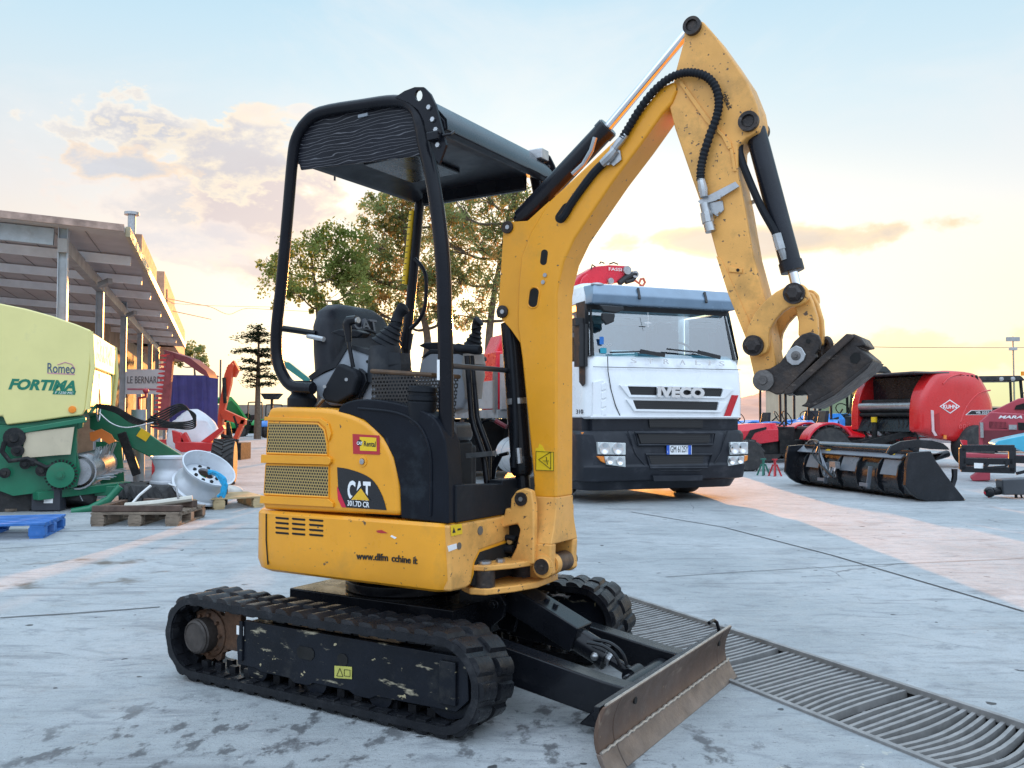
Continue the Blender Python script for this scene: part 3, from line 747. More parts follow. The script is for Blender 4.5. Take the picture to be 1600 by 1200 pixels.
def eye_plate(pts, hole, Y, dy):
    P = E.S(pts, Y); h = E.S(hole, Y); k = max(range(len(P)), key=lambda i: P[i][1])
    loop = P[:k + 1] + h + [h[0]] + P[k:]
    m = MB(); m.prism(loop, Y, Y + dy); return m
ell = lambda cx, cy, a, b, n=12: [(cx + a * math.cos(2 * PI * i / n), cy + b * math.sin(2 * PI * i / n)) for i in range(n)]
for Y in (-.475, .46):
    o = [(617, 152), (632, 142), (648, 136), (662, 136), (672, 146), (680, 163), (689, 196), (697, 226), (686, 256), (679, 246), (671, 214), (663, 190), (654, 172), (638, 160)]
    P = E.S(o, -.475); h = E.S(ell(654, 149, 6, 9), -.475); k = 3
    # the ring of the eye: bridge outline to the hole
    hh = h[::-1] if sum(h[i][0] * h[(i + 1) % 12][1] - h[(i + 1) % 12][0] * h[i][1] for i in range(12)) * sum(P[i][0] * P[(i + 1) % 14][1] - P[(i + 1) % 14][0] * P[i][1] for i in range(14)) > 0 else h
    j = max(range(12), key=lambda i: hh[i][1]); hh = hh[j:] + hh[:j]
    m = MB(); m.prism(P[:k + 1] + hh + [hh[0], P[k]] + P[k + 1:], Y, Y + (.012 if Y < 0 else .012)); pe = m.build('lifting_eye', frame_m, cf, smooth=False)
    m = MB()
    for a, b in ((671, 168), (677, 187), (682, 203), (685, 227)):
        q = E.Y(a, b, -.475); m.cyl((q.x, Y - .008, q.z), (q.x, Y + .02, q.z), .010, seg=6)
    m.build('eye_bolt', steel, pe)
m = MB(); q = E.Y(680, 214, -.48); m.box((q.x, -.485, q.z), (.05, .03, .03)); m.cyl((q.x - .03, -.49, q.z + .012), (q.x + .03, -.49, q.z + .012), .008); m.tube([(q.x + .03, -.48, q.z), (q.x + .05, -.45, q.z + .01), (q.x + .045, -.42, q.z + .03)], .006, 6); m.build('roof_latch', frame_m, cf, bev=.004)
m = MB(); m.box((.44, .40, 2.33), (.09, .07, .05)); m.build('latch_plate', steel, cf, bev=.006)
# ---------------- swing bracket and boom
BY = .07
m = MB()
cpl = [(760, 807), (775, 803), (787, 806), (789, 794), (797, 795), (798, 779), (806, 767), (818, 763), (830, 767), (834, 790), (834, 882), (797, 882), (797, 873), (806, 855), (812, 828), (808, 819), (793, 822), (776, 828), (769, 838), (769, 876), (760, 876)]
pc_ = E.S(cpl, -.14); m.prism(pc_, -.14, -.105)
sw = m.build('swing_bracket', yellow_old, ex, bev=.008)
m = MB(); m.prism(E.S([(798, 779), (806, 767), (818, 763), (830, 767), (834, 790), (834, 882), (812, 882), (812, 800)], -.14), .075, .11); m.build('bracket_cheek', yellow_old, sw, bev=.006)
m = MB(); m.prism(E.S([(800, 850), (838, 850), (846, 880), (856, 900), (850, 912), (800, 918)], 0), -.030, .030); m.build('bracket_web', yellow_old, sw, bev=.006)
m = MB()
zt_, zb_ = .540, .452
for z, th in ((zt_, .022), (zb_, .026)):
    pl2 = [(.50, -.30), (.57, -.345), (.63, -.33), (.69, -.22), (.725, -.10), (.71, .10), (.66, .16), (.50, .16)]
    m.prism(pl2, z - th / 2, z + th / 2, axis='Z')
m.build('bracket_plate', yellow_old, sw, bev=.006)
m = MB(); m.cyl((.60, -.29, zb_), (.60, -.29, zt_), .042); m.cyl((.60, .0, zb_), (.60, .0, zt_ + .0), .06); m.build('swing_pin', coupler_m, sw)
m = MB(); m.cyl((.60, -.29, zt_ + .012), (.60, -.29, zt_ + .022), .028); m.cyl((.635, -.23, zt_ + .012), (.635, -.23, zt_ + .024), .018, seg=6); m.build('pin_cap', steel, sw)
m = MB(); m.cyl((.45, -.33, .50), (.58, -.295, .495), .018); m.build('swing_rod', chrome, sw)
m = MB(); m.prism(E.S([(762, 818), (792, 812), (815, 812), (815, 860), (800, 874), (762, 874)], -.08), -.09, .02); m.build('hose_bay', hole_m, sw)
m = MB(); p = E.Y(770, 858, -.115); q = E.Y(803, 858, -.115); m.cyl(p, q, .016); m.build('swing_hose', plastic, sw)
m = MB(); p = E.Y(772, 845, -.112); q = E.Y(806, 842, -.112); m.tube(catmull([p, p.lerp(q, .5) + Vector((0, 0, .01)), q], 4), .012, 8); m.build('swing_hose', plastic, sw)
m = MB(); p = E.Y(796, 846, -.118); m.cyl(p, p + Vector((0, .01, 0)), .012); m.build('brass_plug', M('brass', (.5, .35, .15), .4, .6), sw)
m = MB(); p = E.Y(813, 780, -.150); m.cyl(p, p + Vector((0, .02, 0)), .009); m.build('pin_centre', steel, sw)
m = MB(); a = E.Y(813, 780, -.148); m.cyl(a, (a.x, .125, a.z), .027); m.build('bracket_pin', coupler_m, sw)
boom = [(856, 316), (843, 338), (828, 364), (814, 400), (810, 440), (808, 488), (808, 510), (815, 560), (823, 640), (830, 710), (834, 760), (831, 800), (828, 850), (832, 893), (848, 902), (866, 893), (872, 870), (869, 800), (870, 640), (870, 460), (873, 440), (881, 408), (898, 372), (926, 330), (960, 280), (1000, 227), (1036, 176), (1050, 160), (1058, 140), (1054, 126), (1032, 136), (984, 196), (920, 256)]
m = MB(); bP = E.S(boom, -BY)
hi = bP[:11] + [E.S([(832.5, 778)], -BY)[0]] + E.S([(869.5, 778)], -BY) + bP[18:]
m.prism(hi, -BY, BY)
bo = m.build('boom', yellow, ex, bev=.010, seg=3)
m = MB()
def frow(py, hw):
    xb = E.Y(832.5, py, -.0715).x; xf_ = E.Y(869.5, py, -.0715).x; zz_ = E.Y(850, py, -.0715).z
    return [(xb, -hw, zz_), (xf_, -hw, zz_), (xf_, hw, zz_), (xb, hw, zz_)]
m.loft([frow(776, .0715), frow(800, .074), frow(822, .088), frow(848, .112)])
m.build('boom_foot', yellow_old, bo, bev=.006)
m = MB(); pin = E.Y(848, 885, -.118)
hb = frow(847, .11); x0_, x1_, zt3 = hb[0][0], hb[1][0], hb[0][2]
ear = [(x0_, zt3), (x0_ + .002, pin.z + .02)] + [(pin.x + .046 * math.cos(math.radians(t)), pin.z + .046 * math.sin(math.radians(t))) for t in (170, 200, 230, 260, 290, 320)] + [(x1_ - .004, pin.z + .02), (x1_, zt3)]
for y0, y1 in ((-.114, -.070), (.070, .114)): m.prism(ear, y0, y1)
m.build('boom_foot', yellow_old, bo, bev=.008)
m = MB(); m.prism([(x0_, zt3), (x0_, pin.z), (x0_ + .02, pin.z), (x0_ + .02, zt3)], -.069, .069); m.build('fork_back', M('grimy_fork', (.05, .035, .022), .6, .1, .3, 20, .2, 60), bo)
q = pin
m = MB(); m.lathe([(0, 0), (.045, 0), (.045, .004), (.034, .006), (.030, .012), (0, .013)], (q.x, -.114, q.z), (0, -1, 0)); m.build('foot_boss', yellow_old, bo)
m = MB(); m.cyl((q.x, -.132, q.z), (q.x, .12, q.z), .031); m.lathe([(0, 0), (.012, 0), (.012, .003), (0, .003)], (q.x, -.132, q.z), (0, -1, 0)); m.build('foot_pin', coupler_m, bo)
m = MB(); m.cyl((q.x, -.069, q.z), (q.x, -.035, q.z), .043); m.build('foot_bush', yellow_old, bo)
m = MB(); m.cyl((q.x, -.034, q.z), (q.x, .069, q.z), .040); m.build('foot_bush', M('worn_bush', (.12, .075, .05), .45, .5, .3, 20, .2, 80), bo)
m = MB()
pp = E.S([(787, 347), (824, 345), (858, 314), (868, 330), (842, 380), (825, 430), (822, 500), (826, 560), (812, 535), (798, 515), (785, 500), (778, 490)], -.062)
for y0, y1 in ((-.062, -.045), (.045, .062)): m.prism(pp, y0, y1)
m.build('boom_plate', yellow, bo, bev=.003)
m = MB()
for a, b in ((793, 355), (785, 487)):
    q = E.Y(a, b, -.066); m.lathe([(0, 0), (.026, 0), (.026, .010), (.016, .012), (.0, .012)], (q.x, -.062, q.z), (0, -1, 0)); m.cyl((q.x, -.06, q.z), (q.x, .06, q.z), .02)
m.build('boom_pin', coupler_m, bo)
m = MB()
for a, b in ((793, 355), (785, 487)):
    q = E.Y(a, b, -.076); m.cyl((q.x, -.0735, q.z), (q.x, -.08, q.z), .009)
for a, b in ((852, 430), (849, 441)):
    q = E.Y(a, b, -BY); m.cyl((q.x, -BY + .002, q.z), (q.x, -BY - .005, q.z), .0085)
m.build('pin_bolt', steel, bo)
def slot_px(c, ln, w, ang):
    a = math.radians(ang); pts = []
    for k in range(9): t = a + PI / 2 - PI * k / 8; pts.append((c[0] + ln * math.cos(a) + w * math.cos(t), c[1] + ln * math.sin(a) + w * math.sin(t)))
    for k in range(9): t = a + 1.5 * PI - PI * k / 8; pts.append((c[0] - ln * math.cos(a) + w * math.cos(t), c[1] - ln * math.sin(a) + w * math.sin(t)))
    return pts
m = MB()
for c, ln, w, an in (((850, 402), 7, 5.2, 97), ((834, 465), 8, 7, 98), ((881, 333), 9, 8.5, 125)):
    m.prism(E.S(slot_px(c, ln, w, an), -BY), -BY - .0008, -BY + .002)
m.build('boom_slot', hole_m, bo)
m = MB()
for c, ln, w, an in (((834, 465), 8.5, 8, 98),):
    q = [Vector((x, -BY - .001, z)) for x, z in E.S(slot_px(c, ln, w, an), -BY)]; m.tube(q, .003, 6, closed=True)
m.build('slot_rim', yellow, bo)
m = MB(); m.prism(E.S([(837, 700), (841, 700), (843, 693), (848, 697), (851, 704), (866, 706), (866, 736), (837, 735)], -BY), -BY - .0012, -BY); ws = m.build('warning_sticker', ylab, bo, smooth=False)
m = MB(); P3 = [Vector((x, -BY - .002, z)) for x, z in E.S([(842, 718), (861, 706), (861, 733)], -BY)]
for i in range(3): m.bar(P3[i], P3[(i + 1) % 3], .0012, .0045, (0, 1, 0))
P3 = [Vector((x, -BY - .002, z)) for x, z in E.S([(838, 705), (865.5, 706.5), (865.5, 735.5), (837.5, 734.5)], -BY)]
for i in range(4): m.bar(P3[i], P3[(i + 1) % 4], .0012, .003, (0, 1, 0))
P3 = [Vector((x, -BY - .002, z)) for x, z in E.S([(849, 720), (858, 720)], -BY)]; m.bar(P3[0], P3[1], .0012, .006, (0, 1, 0))
P3 = [Vector((x, -BY - .002, z)) for x, z in E.S([(854, 714), (856, 726)], -BY)]; m.bar(P3[0], P3[1], .0012, .005, (0, 1, 0)); m.build('warning_symbol', black_l, bo)
# lift cylinder behind the boom
m = MB(); a = E.Y(818, 762, 0); b = E.Y(799, 505, 0); d = (b - a).normalized(); m.cyl(a + d * .06, b, .045); m.lathe([(.0, 0), (.036, 0), (.05, .02), (.05, .07), (.046, .08)], a + d * .05, d); m.cyl(a, a + d * .08, .03)
lc = m.build('lift_cylinder', black, ex)
m = MB(); p = a + (b - a) * .52; m.lathe([(.047, -.012), (.0475, -.012), (.0475, .012), (.047, .012)], p, d); m.build('hose_clip', steel, lc)
m = MB(); m.tube(catmull([E.Y(803, 730, -.05), E.Y(806, 690, -.055), E.Y(805, 640, -.055), E.Y(800, 560, -.05), E.Y(795, 510, -.04)], 4), .012, 8); m.build('lift_hose', plastic, lc)
m = MB(); m.tube([E.Y(812, 724, -.06), E.Y(810, 700, -.06)], .013, 8); m.build('hose_fitting', steel, lc)
# arm cylinder on top of the boom
m = MB(); a = E.Y(815, 342, 0); b = E.Y(951, 198, 0); d = (b - a).normalized(); m.cyl(a, b, .041); m.lathe([(.041, 0), (.045, .0), (.045, .03), (.038, .034)], b - d * .035, d); m.cyl(a - d * .02, a + d * .03, .03)
ac = m.build('arm_cylinder', M('cylinder_black', (.010, .011, .015), .22, 0, .2, 4, .03, 200, .1, spec=.25), ex)
m = MB(); tipc = E.Y(1078, 46, 0); m.cyl(b, tipc, .0185); m.build('cylinder_rod', chrome, ac)
m = MB(); m.tube([E.Y(930, 215, -.05), E.Y(924, 235, -.05), E.Y(912, 256, -.05), E.Y(895, 272, -.045)], .010, 8); m.build('feed_pipe', steel, ac)
# ---------------- stick
stick = [(1083, 31), (1072, 36), (1069, 46), (1068, 64), (1054, 116), (1046, 168), (1054, 200), (1080, 276), (1108, 356), (1120, 400), (1137, 459), (1164, 527), (1177, 584), (1183, 606), (1194, 611), (1205, 604), (1212, 585), (1212, 566), (1196, 470), (1177, 400), (1164, 324), (1153, 270), (1153, 228), (1166, 215), (1184, 205), (1187, 188), (1183, 165), (1168, 128), (1144, 92), (1118, 56), (1098, 33)]
m = MB(); sP_ = E.S(stick, -.06); m.prism(sP_, -.06, .06); sk_ = m.build('stick', yellow_old, ex, bev=.007, seg=3)
m = MB(); p = E.S([(1058, 126), (1064, 124), (1112, 190), (1142, 222), (1144, 232), (1138, 234), (1128, 214), (1104, 192)], -.062)
m.prism(p, -.068, -.060); m.prism(E.S([(1140, 232), (1145, 232), (1151, 268), (1146, 268)], -.062), -.066, -.060); m.prism(E.S([(1139, 416), (1160, 420), (1160, 427), (1139, 425)], -.062), -.066, -.06); m.prism(E.S([(1119, 400), (1127, 405), (1170, 500), (1177, 540), (1166, 530), (1138, 460)], -.062), -.064, -.06)
m.build('stick_rib', yellow_old, sk_, bev=.002)
m = MB()
for (a, b, r) in ((1082, 41, .034), (1170, 190, .036)):
    q = E.Y(a, b, -.066); m.lathe([(0, 0), (r * .66, 0), (r * .66, .010), (r, .010), (r, -.01), (0, -.01)], (q.x, -.068, q.z), (0, -1, 0)); m.cyl((q.x, -.07, q.z), (q.x, .085, q.z), .018)
    m.cyl((q.x, .06, q.z), (q.x, .08, q.z), r)
m.build('stick_pin', coupler_m, sk_)
side_text('chine.it', 1127.5, 147, 1140.5, 173, 0.1, black_l, sk_, -.061) if False else None
a = E.Y(1128, 149, -.0605); b = E.Y(1138, 172, -.0605); rt = (b - a).normalized(); text('chine.it', black_l, sk_, a, rt, Vector((-rt.z, 0, rt.x)), .02, (b - a).length, depth=.0006, bold=.02)
q = E.Y(1153, 422, -.066); m = MB(); m.cyl((q.x, -.0675, q.z), (q.x, -.06, q.z), .006); m.build('stick_hole', hole_m, sk_)
# bucket cylinder
m = MB(); a = E.Y(1178, 196, 0); b = E.Y(1238, 422, 0); d = (b - a).normalized(); m.cyl(a + d * .02, b, .037); m.lathe([(.037, 0), (.041, 0), (.041, .035), (.034, .037)], b - d * .03, d); m.cyl(a - d * .03, a + d * .05, .03)
m.cyl((a.x, -.05, a.z), (a.x, .05, a.z), .03)
bc = m.build('bucket_cylinder', M('cylinder_black_b', (.012, .014, .02), .3, 0, .25, 5, .05, 200, .1, spec=.25, specks=((.2, .2, .2), .74, 40)), ex)
rodE = E.Y(1247, 458, 0); m = MB(); m.cyl(b, rodE, .0175); m.build('cylinder_rod', chrome, bc)
m = MB(); m.tube(catmull([E.Y(1157, 222, -.03), E.Y(1156, 240, -.04), E.Y(1168, 275, -.045), E.Y(1190, 325, -.045), E.Y(1212, 365, -.045), E.Y(1219, 385, -.042)], 5), .0135, 8); m.build('cylinder_hose', plastic, bc)
m = MB(); m.tube([E.Y(1213, 366, -.045), E.Y(1220, 390, -.042)], .0165, 8); m.tube([E.Y(1220, 388, -.042), E.Y(1226, 405, -.03)], .012, 8); m.build('hose_fitting', steel, bc)
# linkage
V = lambda P: [(1050 + u / 4.571, 400 + v / 4.571) for u, v in P]
lk = V([(520, 655), (519, 590), (540, 500), (590, 400), (660, 320), (740, 255), (820, 212), (880, 196), (930, 200), (965, 235), (972, 290), (950, 330), (905, 352), (840, 362), (790, 395), (740, 450), (700, 520), (690, 570), (690, 640), (670, 690), (620, 712), (560, 705)])
m = MB(); lkp = E.S(lk, -.095)
m.prism(lkp, -.095, -.065); m.prism(lkp, .065, .095); m.build('bucket_link', yellow_old, ex, bev=.006)
m = MB(); rk = V([(850, 300), (900, 230), (960, 240), (1000, 320), (1035, 440), (1040, 540), (1035, 620), (990, 640), (930, 620), (900, 560), (902, 470), (885, 400)])
m.prism(E.S(rk, -.06), -.06, -.025); m.prism(E.S(rk, -.06), .025, .06); m.build('bucket_link', yellow_old, ex, bev=.006)
m = MB()
for (u, v, r) in ((582, 640, .030), (873, 268, .030)):
    q = E.Y(1050 + u / 4.571, 400 + v / 4.571, -.1); m.lathe([(0, 0), (r * .62, 0), (r, -.012), (r, -.025), (0, -.025)], (q.x, -.128, q.z), (0, -1, 0), 6)
    m.lathe([(0, 0), (r * 1.2, 0), (r * 1.2, .015), (0, .015)], (q.x, -.096, q.z), (0, -1, 0)); m.cyl((q.x, -.1, q.z), (q.x, .115, q.z), .02); m.cyl((q.x, .095, q.z), (q.x, .125, q.z), .028, seg=6)
m.build('link_pin', coupler_m, ex)
# quick coupler
top = V([(585, 890), (600, 845), (640, 815), (700, 802), (770, 760), (820, 690), (870, 610), (925, 560), (990, 540), (1045, 565), (1062, 620), (1050, 665), (1025, 700), (1040, 720), (900, 870), (790, 985), (740, 990), (690, 965), (640, 960), (605, 935)])
m = MB(); tp_ = E.S(top, -.10)
m.prism(tp_, -.10, -.075); m.prism(tp_, .075, .10)
qc = m.build('quick_coupler', coupler_m, ex, bev=.005)
body = V([(790, 975), (1245, 560), (1300, 556), (1345, 575), (1388, 640), (1330, 650), (1440, 740), (1400, 800), (1160, 985), (980, 1082), (915, 1072), (955, 1050), (968, 1010), (958, 985), (900, 990), (870, 985), (830, 985)])
bd = E.S(body, -.09)
m = MB(); m.prism(bd, -.09, .09); m.build('coupler_body', coupler_m, qc, bev=.010, seg=3)
m = MB(); m.prism(E.S(V([(800, 965), (1250, 555), (1290, 560), (1300, 585), (860, 985), (815, 990)]), -.098), -.108, .108); m.prism(E.S(V([(960, 1075), (1160, 960), (1400, 775), (1442, 745), (1400, 805), (1160, 1000), (990, 1090)]), -.1), -.112, .112); m.build('coupler_rail', coupler_m, qc, bev=.006)
m = MB(); m.prism(E.S(V([(865, 985), (905, 960), (950, 962), (958, 980), (930, 990), (890, 998)]), -.092), -.0915, -.08); m.prism(E.S(V([(1270, 720), (1300, 690), (1340, 690), (1345, 735), (1320, 770), (1275, 760)]), -.092), -.092, -.08); m.build('coupler_recess', hole_m, qc)
m = MB()
for (u, v, r) in ((650, 888, .036), (883, 712, .016)):
    q = E.Y(1050 + u / 4.571, 400 + v / 4.571, -.11); m.lathe([(0, 0), (r, 0), (r, .010), (r * .45, .012), (r * .4, .018), (0, .018)], (q.x, -.1, q.z), (0, -1, 0))
    m.cyl((q.x, -.1, q.z), (q.x, .12, q.z), .025)
m.build('coupler_pin', M('pin_steel', (.13, .12, .115), .45, .6, .3, 20, .2, 90), qc)
m = MB(); m.prism(E.S(V([(812, 715), (835, 670), (890, 638), (930, 655), (960, 705), (945, 745), (905, 780), (860, 782), (825, 755)]), -.1), -.1, -.108); m.build('lock_plate', steel, qc, bev=.003)
m = MB(); q = E.Y(1264, 528, -.105); m.tube(catmull([E.Y(1285, 562, .06), E.Y(1284, 540, .06), E.Y(1292, 530, .06), E.Y(1297, 540, .06), E.Y(1288, 552, .06)], 5), .012, 8); m.build('coupler_hook', coupler_m, qc)
m = MB(); q = E.Y(1263, 533, -.1); m.cyl((q.x, -.102, q.z), (q.x, -.09, q.z), .008); m.build('coupler_hole', hole_m, qc)
# ---------------- corrugated hose and fittings
HZ = lambda P, Y: [E.Y(760 + u / 2.5, 20 + v / 2.5, Y) for u, v in P]
pts = catmull(HZ([(530, 490), (560, 440), (600, 375), (650, 310), (705, 262), (760, 237), (810, 234), (860, 250), (895, 290), (908, 350), (898, 410), (872, 480), (850, 550), (838, 610), (837, 655)], -.085), 16)
m = MB(); m.tube(pts, [.0165 if (i % 4) < 2 else .0135 for i in range(len(pts))], 9)
m.build('corrugated_hose', plastic, ex, ang=70)
m = MB(); m.tube(HZ([(545, 475), (520, 505), (500, 530)], -.085), [.013, .016, .014], 9); m.strip(HZ([(470, 580), (490, 520), (525, 540), (530, 575), (500, 600)], -.074), (0, -1, 0), .008); m.tube(HZ([(452, 590), (480, 565), (505, 535)], -.088), [.016, .020, .015], 8)
m.tube(HZ([(838, 650), (846, 690), (850, 720)], -.085), [.014, .018, .014], 9); m.strip(HZ([(828, 738), (975, 662), (990, 680), (900, 735), (840, 752)], -.07), (0, -1, .1), .008); m.strip(HZ([(870, 745), (925, 735), (930, 770), (905, 797), (880, 780)], -.062), (0, -1, 0), .008)
m.tube(HZ([(850, 745), (858, 780)], -.085), .016, 10); m.tube(HZ([(858, 780), (866, 820)], -.085), [.022, .0225], 8); m.tube(HZ([(866, 815), (876, 855)], -.085), [.019, .0195], 12)
m.strip(HZ([(1010, 745), (1050, 730), (1055, 742), (1020, 757)], .06), (0, -1, 0), .008)
for u, v in ((905, 780), (912, 722), (480, 590)): 
    q = HZ([(u, v)], -.08)[0]; m.cyl(q, q + Vector((0, -.012, 0)), .008, seg=6)
m.build('hose_coupling', steel, ex)
m = MB(); m.tube(catmull(HZ([(455, 590), (420, 625), (370, 690), (325, 755), (305, 790), (290, 805)], -.08), 6), .0165, 9); m.build('boom_hose', plastic, ex)
# ================================================================== CAMERA, SKY, SUN
cam = bpy.data.cameras.new('camera'); co = bpy.data.objects.new('camera', cam); COL.objects.link(co)
cam.sensor_fit = 'HORIZONTAL'; cam.sensor_width = 36; cam.lens = FPX / 1600 * 36; cam.clip_end = 4000; cam.clip_start = .05
co.location = CAM; co.rotation_euler = (PI / 2 + PITCH, 0, 0); SC.camera = co
SUN_AZ, SUN_EL = math.radians(2.0), math.radians(6.4)          # azimuth from +Y towards +X
sun = bpy.data.lights.new('sun', 'SUN'); so = bpy.data.objects.new('sun', sun); COL.objects.link(so)
sdir = Vector((math.sin(SUN_AZ) * math.cos(SUN_EL), math.cos(SUN_AZ) * math.cos(SUN_EL), math.sin(SUN_EL)))
so.rotation_euler = (-sdir).to_track_quat('-Z', 'Y').to_euler(); so.location = (0, 30, 20)
sun.energy = 4.8; sun.angle = math.radians(.5); sun.color = (1, .40, .09)
w = bpy.data.worlds.new('World'); SC.world = w; w.use_nodes = True
nt = w.node_tree; N = nt.nodes; L = nt.links; N.clear()
out = N.new('ShaderNodeOutputWorld'); bg = N.new('ShaderNodeBackground'); L.new(bg.outputs[0], out.inputs[0])
sky = N.new('ShaderNodeTexSky'); sky.sky_type = 'NISHITA'; sky.sun_disc = False; sky.sun_elevation = SUN_EL; sky.sun_rotation = SUN_AZ; sky.air_density = 1.0; sky.dust_density = 1.5; sky.ozone_density = 1.5
def nd(t, **k):
    n = N.new(t)
    for a, b in k.items(): setattr(n, a, b)
    return n
def mth(op, a, b=None, c=None, clamp=False):
    n = nd('ShaderNodeMath', operation=op, use_clamp=clamp)
    for i, q in enumerate((a, b, c)):
        if q is None: continue
        if isinstance(q, (int, float)): n.inputs[i].default_value = q
        else: L.new(q, n.inputs[i])
    return n.outputs[0]
def mr(v, a, b, c=0., d=1., sm=False):
    n = nd('ShaderNodeMapRange'); n.interpolation_type = 'SMOOTHSTEP' if sm else 'LINEAR'
    for k, q in (('From Min', a), ('From Max', b), ('To Min', c), ('To Max', d)): n.inputs[k].default_value = q
    L.new(v, n.inputs['Value']); return n.outputs['Result']
def mixc(f, a, b):
    x = nd('ShaderNodeMix', data_type='RGBA')
    if isinstance(f, (int, float)): x.inputs['Factor'].default_value = f
    else: L.new(f, x.inputs['Factor'])
    for s, q in ((x.inputs[6], a), (x.inputs[7], b)):
        if isinstance(q, tuple): s.default_value = (*q, 1)
        else: L.new(q, s)
    return x.outputs[2]
tc = nd('ShaderNodeTexCoord'); sx = nd('ShaderNodeSeparateXYZ'); L.new(tc.outputs['Generated'], sx.inputs[0])
el = mth('ARCSINE', mth('MAXIMUM', mth('MINIMUM', sx.outputs['Z'], 1.), -1.))          # elevation, radians
az = mth('ARCTAN2', sx.outputs['X'], sx.outputs['Y'])
K = 10.0     # this sky is given in display units; the Background strength is one tenth
def C(r, g, b, k=.535): return tuple(c * K * k for c in srgb(r, g, b))
# high thin veil of sunset cloud over the clear sky: colour by height
cr = nd('ShaderNodeValToRGB'); L.new(mr(el, 0, .75), cr.inputs[0]); e = cr.color_ramp
stops = [(0.0, (255, 235, 188), 1.05), (.08, (255, 241, 203), 1.10), (.18, (254, 240, 216), 1.05), (.30, (240, 241, 240), 1.02), (.45, (215, 236, 246), 1.0), (.66, (180, 222, 245), 1.0), (1.0, (150, 205, 240), .95)]
while len(e.elements) < len(stops): e.elements.new(.5)
for s_, (p, c, k) in zip(e.elements, stops): s_.position = p; s_.color = (*C(*c, k * .535), 1)
veil = cr.outputs[0]
# away from the sun the low sky is mauve rather than gold
away = mr(mth('ABSOLUTE', mth('SUBTRACT', az, SUN_AZ)), .15, .9, sm=True)
left = mth('MULTIPLY', mr(az, -.14, -.42, sm=True), mr(el, .42, .1, sm=True))
veil = mixc(mth('MULTIPLY', left, .55), veil, C(232, 212, 205, .52))
# glow round the sun
dx = mth('MULTIPLY', mth('SUBTRACT', az, SUN_AZ), .36); dy = mth('SUBTRACT', el, SUN_EL * .8)
ds = mth('SQRT', mth('ADD', mth('MULTIPLY', dx, dx), mth('MULTIPLY', mth('MULTIPLY', dy, dy), 1.6)))
gl = mth('POWER', mr(ds, .30, 0.0), 2.0); veil = mixc(mth('MULTIPLY', gl, .95), veil, tuple(c * K for c in (1.15, 1.0, .70)))
# clouds
mp = nd('ShaderNodeMapping'); L.new(tc.outputs['Generated'], mp.inputs['Vector']); mp.inputs['Scale'].default_value = (1, 1, 1.9); mp.inputs['Location'].default_value = (3.1, .4, 1.2)
def noise(sc, det=7, ro=.58, dist=0.):
    n = nd('ShaderNodeTexNoise'); n.inputs['Scale'].default_value = sc; n.inputs['Detail'].default_value = det; n.inputs['Roughness'].default_value = ro; n.inputs['Distortion'].default_value = dist; L.new(mp.outputs[0], n.inputs['Vector']); return n.outputs['Fac']
nb = noise(10.5, 9, .58, .25); ns = noise(30, 7, .6, .2)
def blob(a0, e0, ra, re):
    x = mth('DIVIDE', mth('SUBTRACT', az, a0), ra); y = mth('DIVIDE', mth('SUBTRACT', el, e0), re)
    return mth('SUBTRACT', 1., mth('SQRT', mth('ADD', mth('MULTIPLY', x, x), mth('MULTIPLY', y, y))))
def AE(px, py):
    r = ray(px, py).normalized(); return math.atan2(r.x, r.y), math.asin(r.z)
def cloud(base, px, py, rx, ry, body, rim, thr=.0, k=1.4, amt=.9):
    a0, e0 = AE(px, py); a1, e1 = AE(px + rx, py); a2, e2 = AE(px, py - ry)
    b = blob(a0, e0, abs(a1 - a0), abs(e2 - e0))
    d = mth('ADD', b, mth('MULTIPLY', mth('SUBTRACT', mth('ADD', mth('MULTIPLY', nb, .75), mth('MULTIPLY', ns, .25)), .5), k * 2.2))
    f = mr(d, thr, thr + .28, sm=True); inner = mr(d, thr + .12, thr + .62, sm=True)
    col = mixc(inner, rim, body)
    return mixc(mth('MULTIPLY', f, amt), base, col)
c = veil
c = cloud(c, 350, 330, 260, 110, C(214, 208, 212), C(250, 234, 224), .04, 1.6, .8)
c = cloud(c, 420, 300, 150, 110, C(218, 204, 206), C(255, 236, 216), .0, 2.2, .9)
c = cloud(c, 275, 210, 150, 60, C(200, 202, 214), C(255, 244, 228), .05, 2.3, .95)
c = cloud(c, 360, 235, 160, 70, C(208, 204, 210), C(255, 240, 216), .05, 2.4, .95)
c = cloud(c, 200, 262, 120, 36, C(204, 206, 216), C(252, 226, 200), .2, 2.0, .9)
c = cloud(c, 405, 172, 60, 30, C(250, 232, 214), C(255, 238, 216), .2, 1.6, .95)
c = cloud(c, 470, 172, 30, 14, C(244, 234, 226), C(252, 240, 226), .2, 1.4, .8)
c = cloud(c, 1175, 376, 360, 33, C(208, 192, 180), C(255, 224, 180), .10, 1.0, .95)
c = cloud(c, 230, 370, 260, 40, C(222, 218, 224), C(246, 232, 226), .25, 1.5, .7)
c = cloud(c, 1450, 560, 420, 60, C(244, 222, 178), C(252, 230, 190), .25, 1.2, .6)
ci = mr(mth('ADD', noise(3.2, 6, .62, .8), mth('MULTIPLY', ns, .12)), .52, .8, sm=True)
c = mixc(mth('MULTIPLY', mth('MULTIPLY', ci, .45), mr(el, .08, .25)), c, C(240, 242, 244))
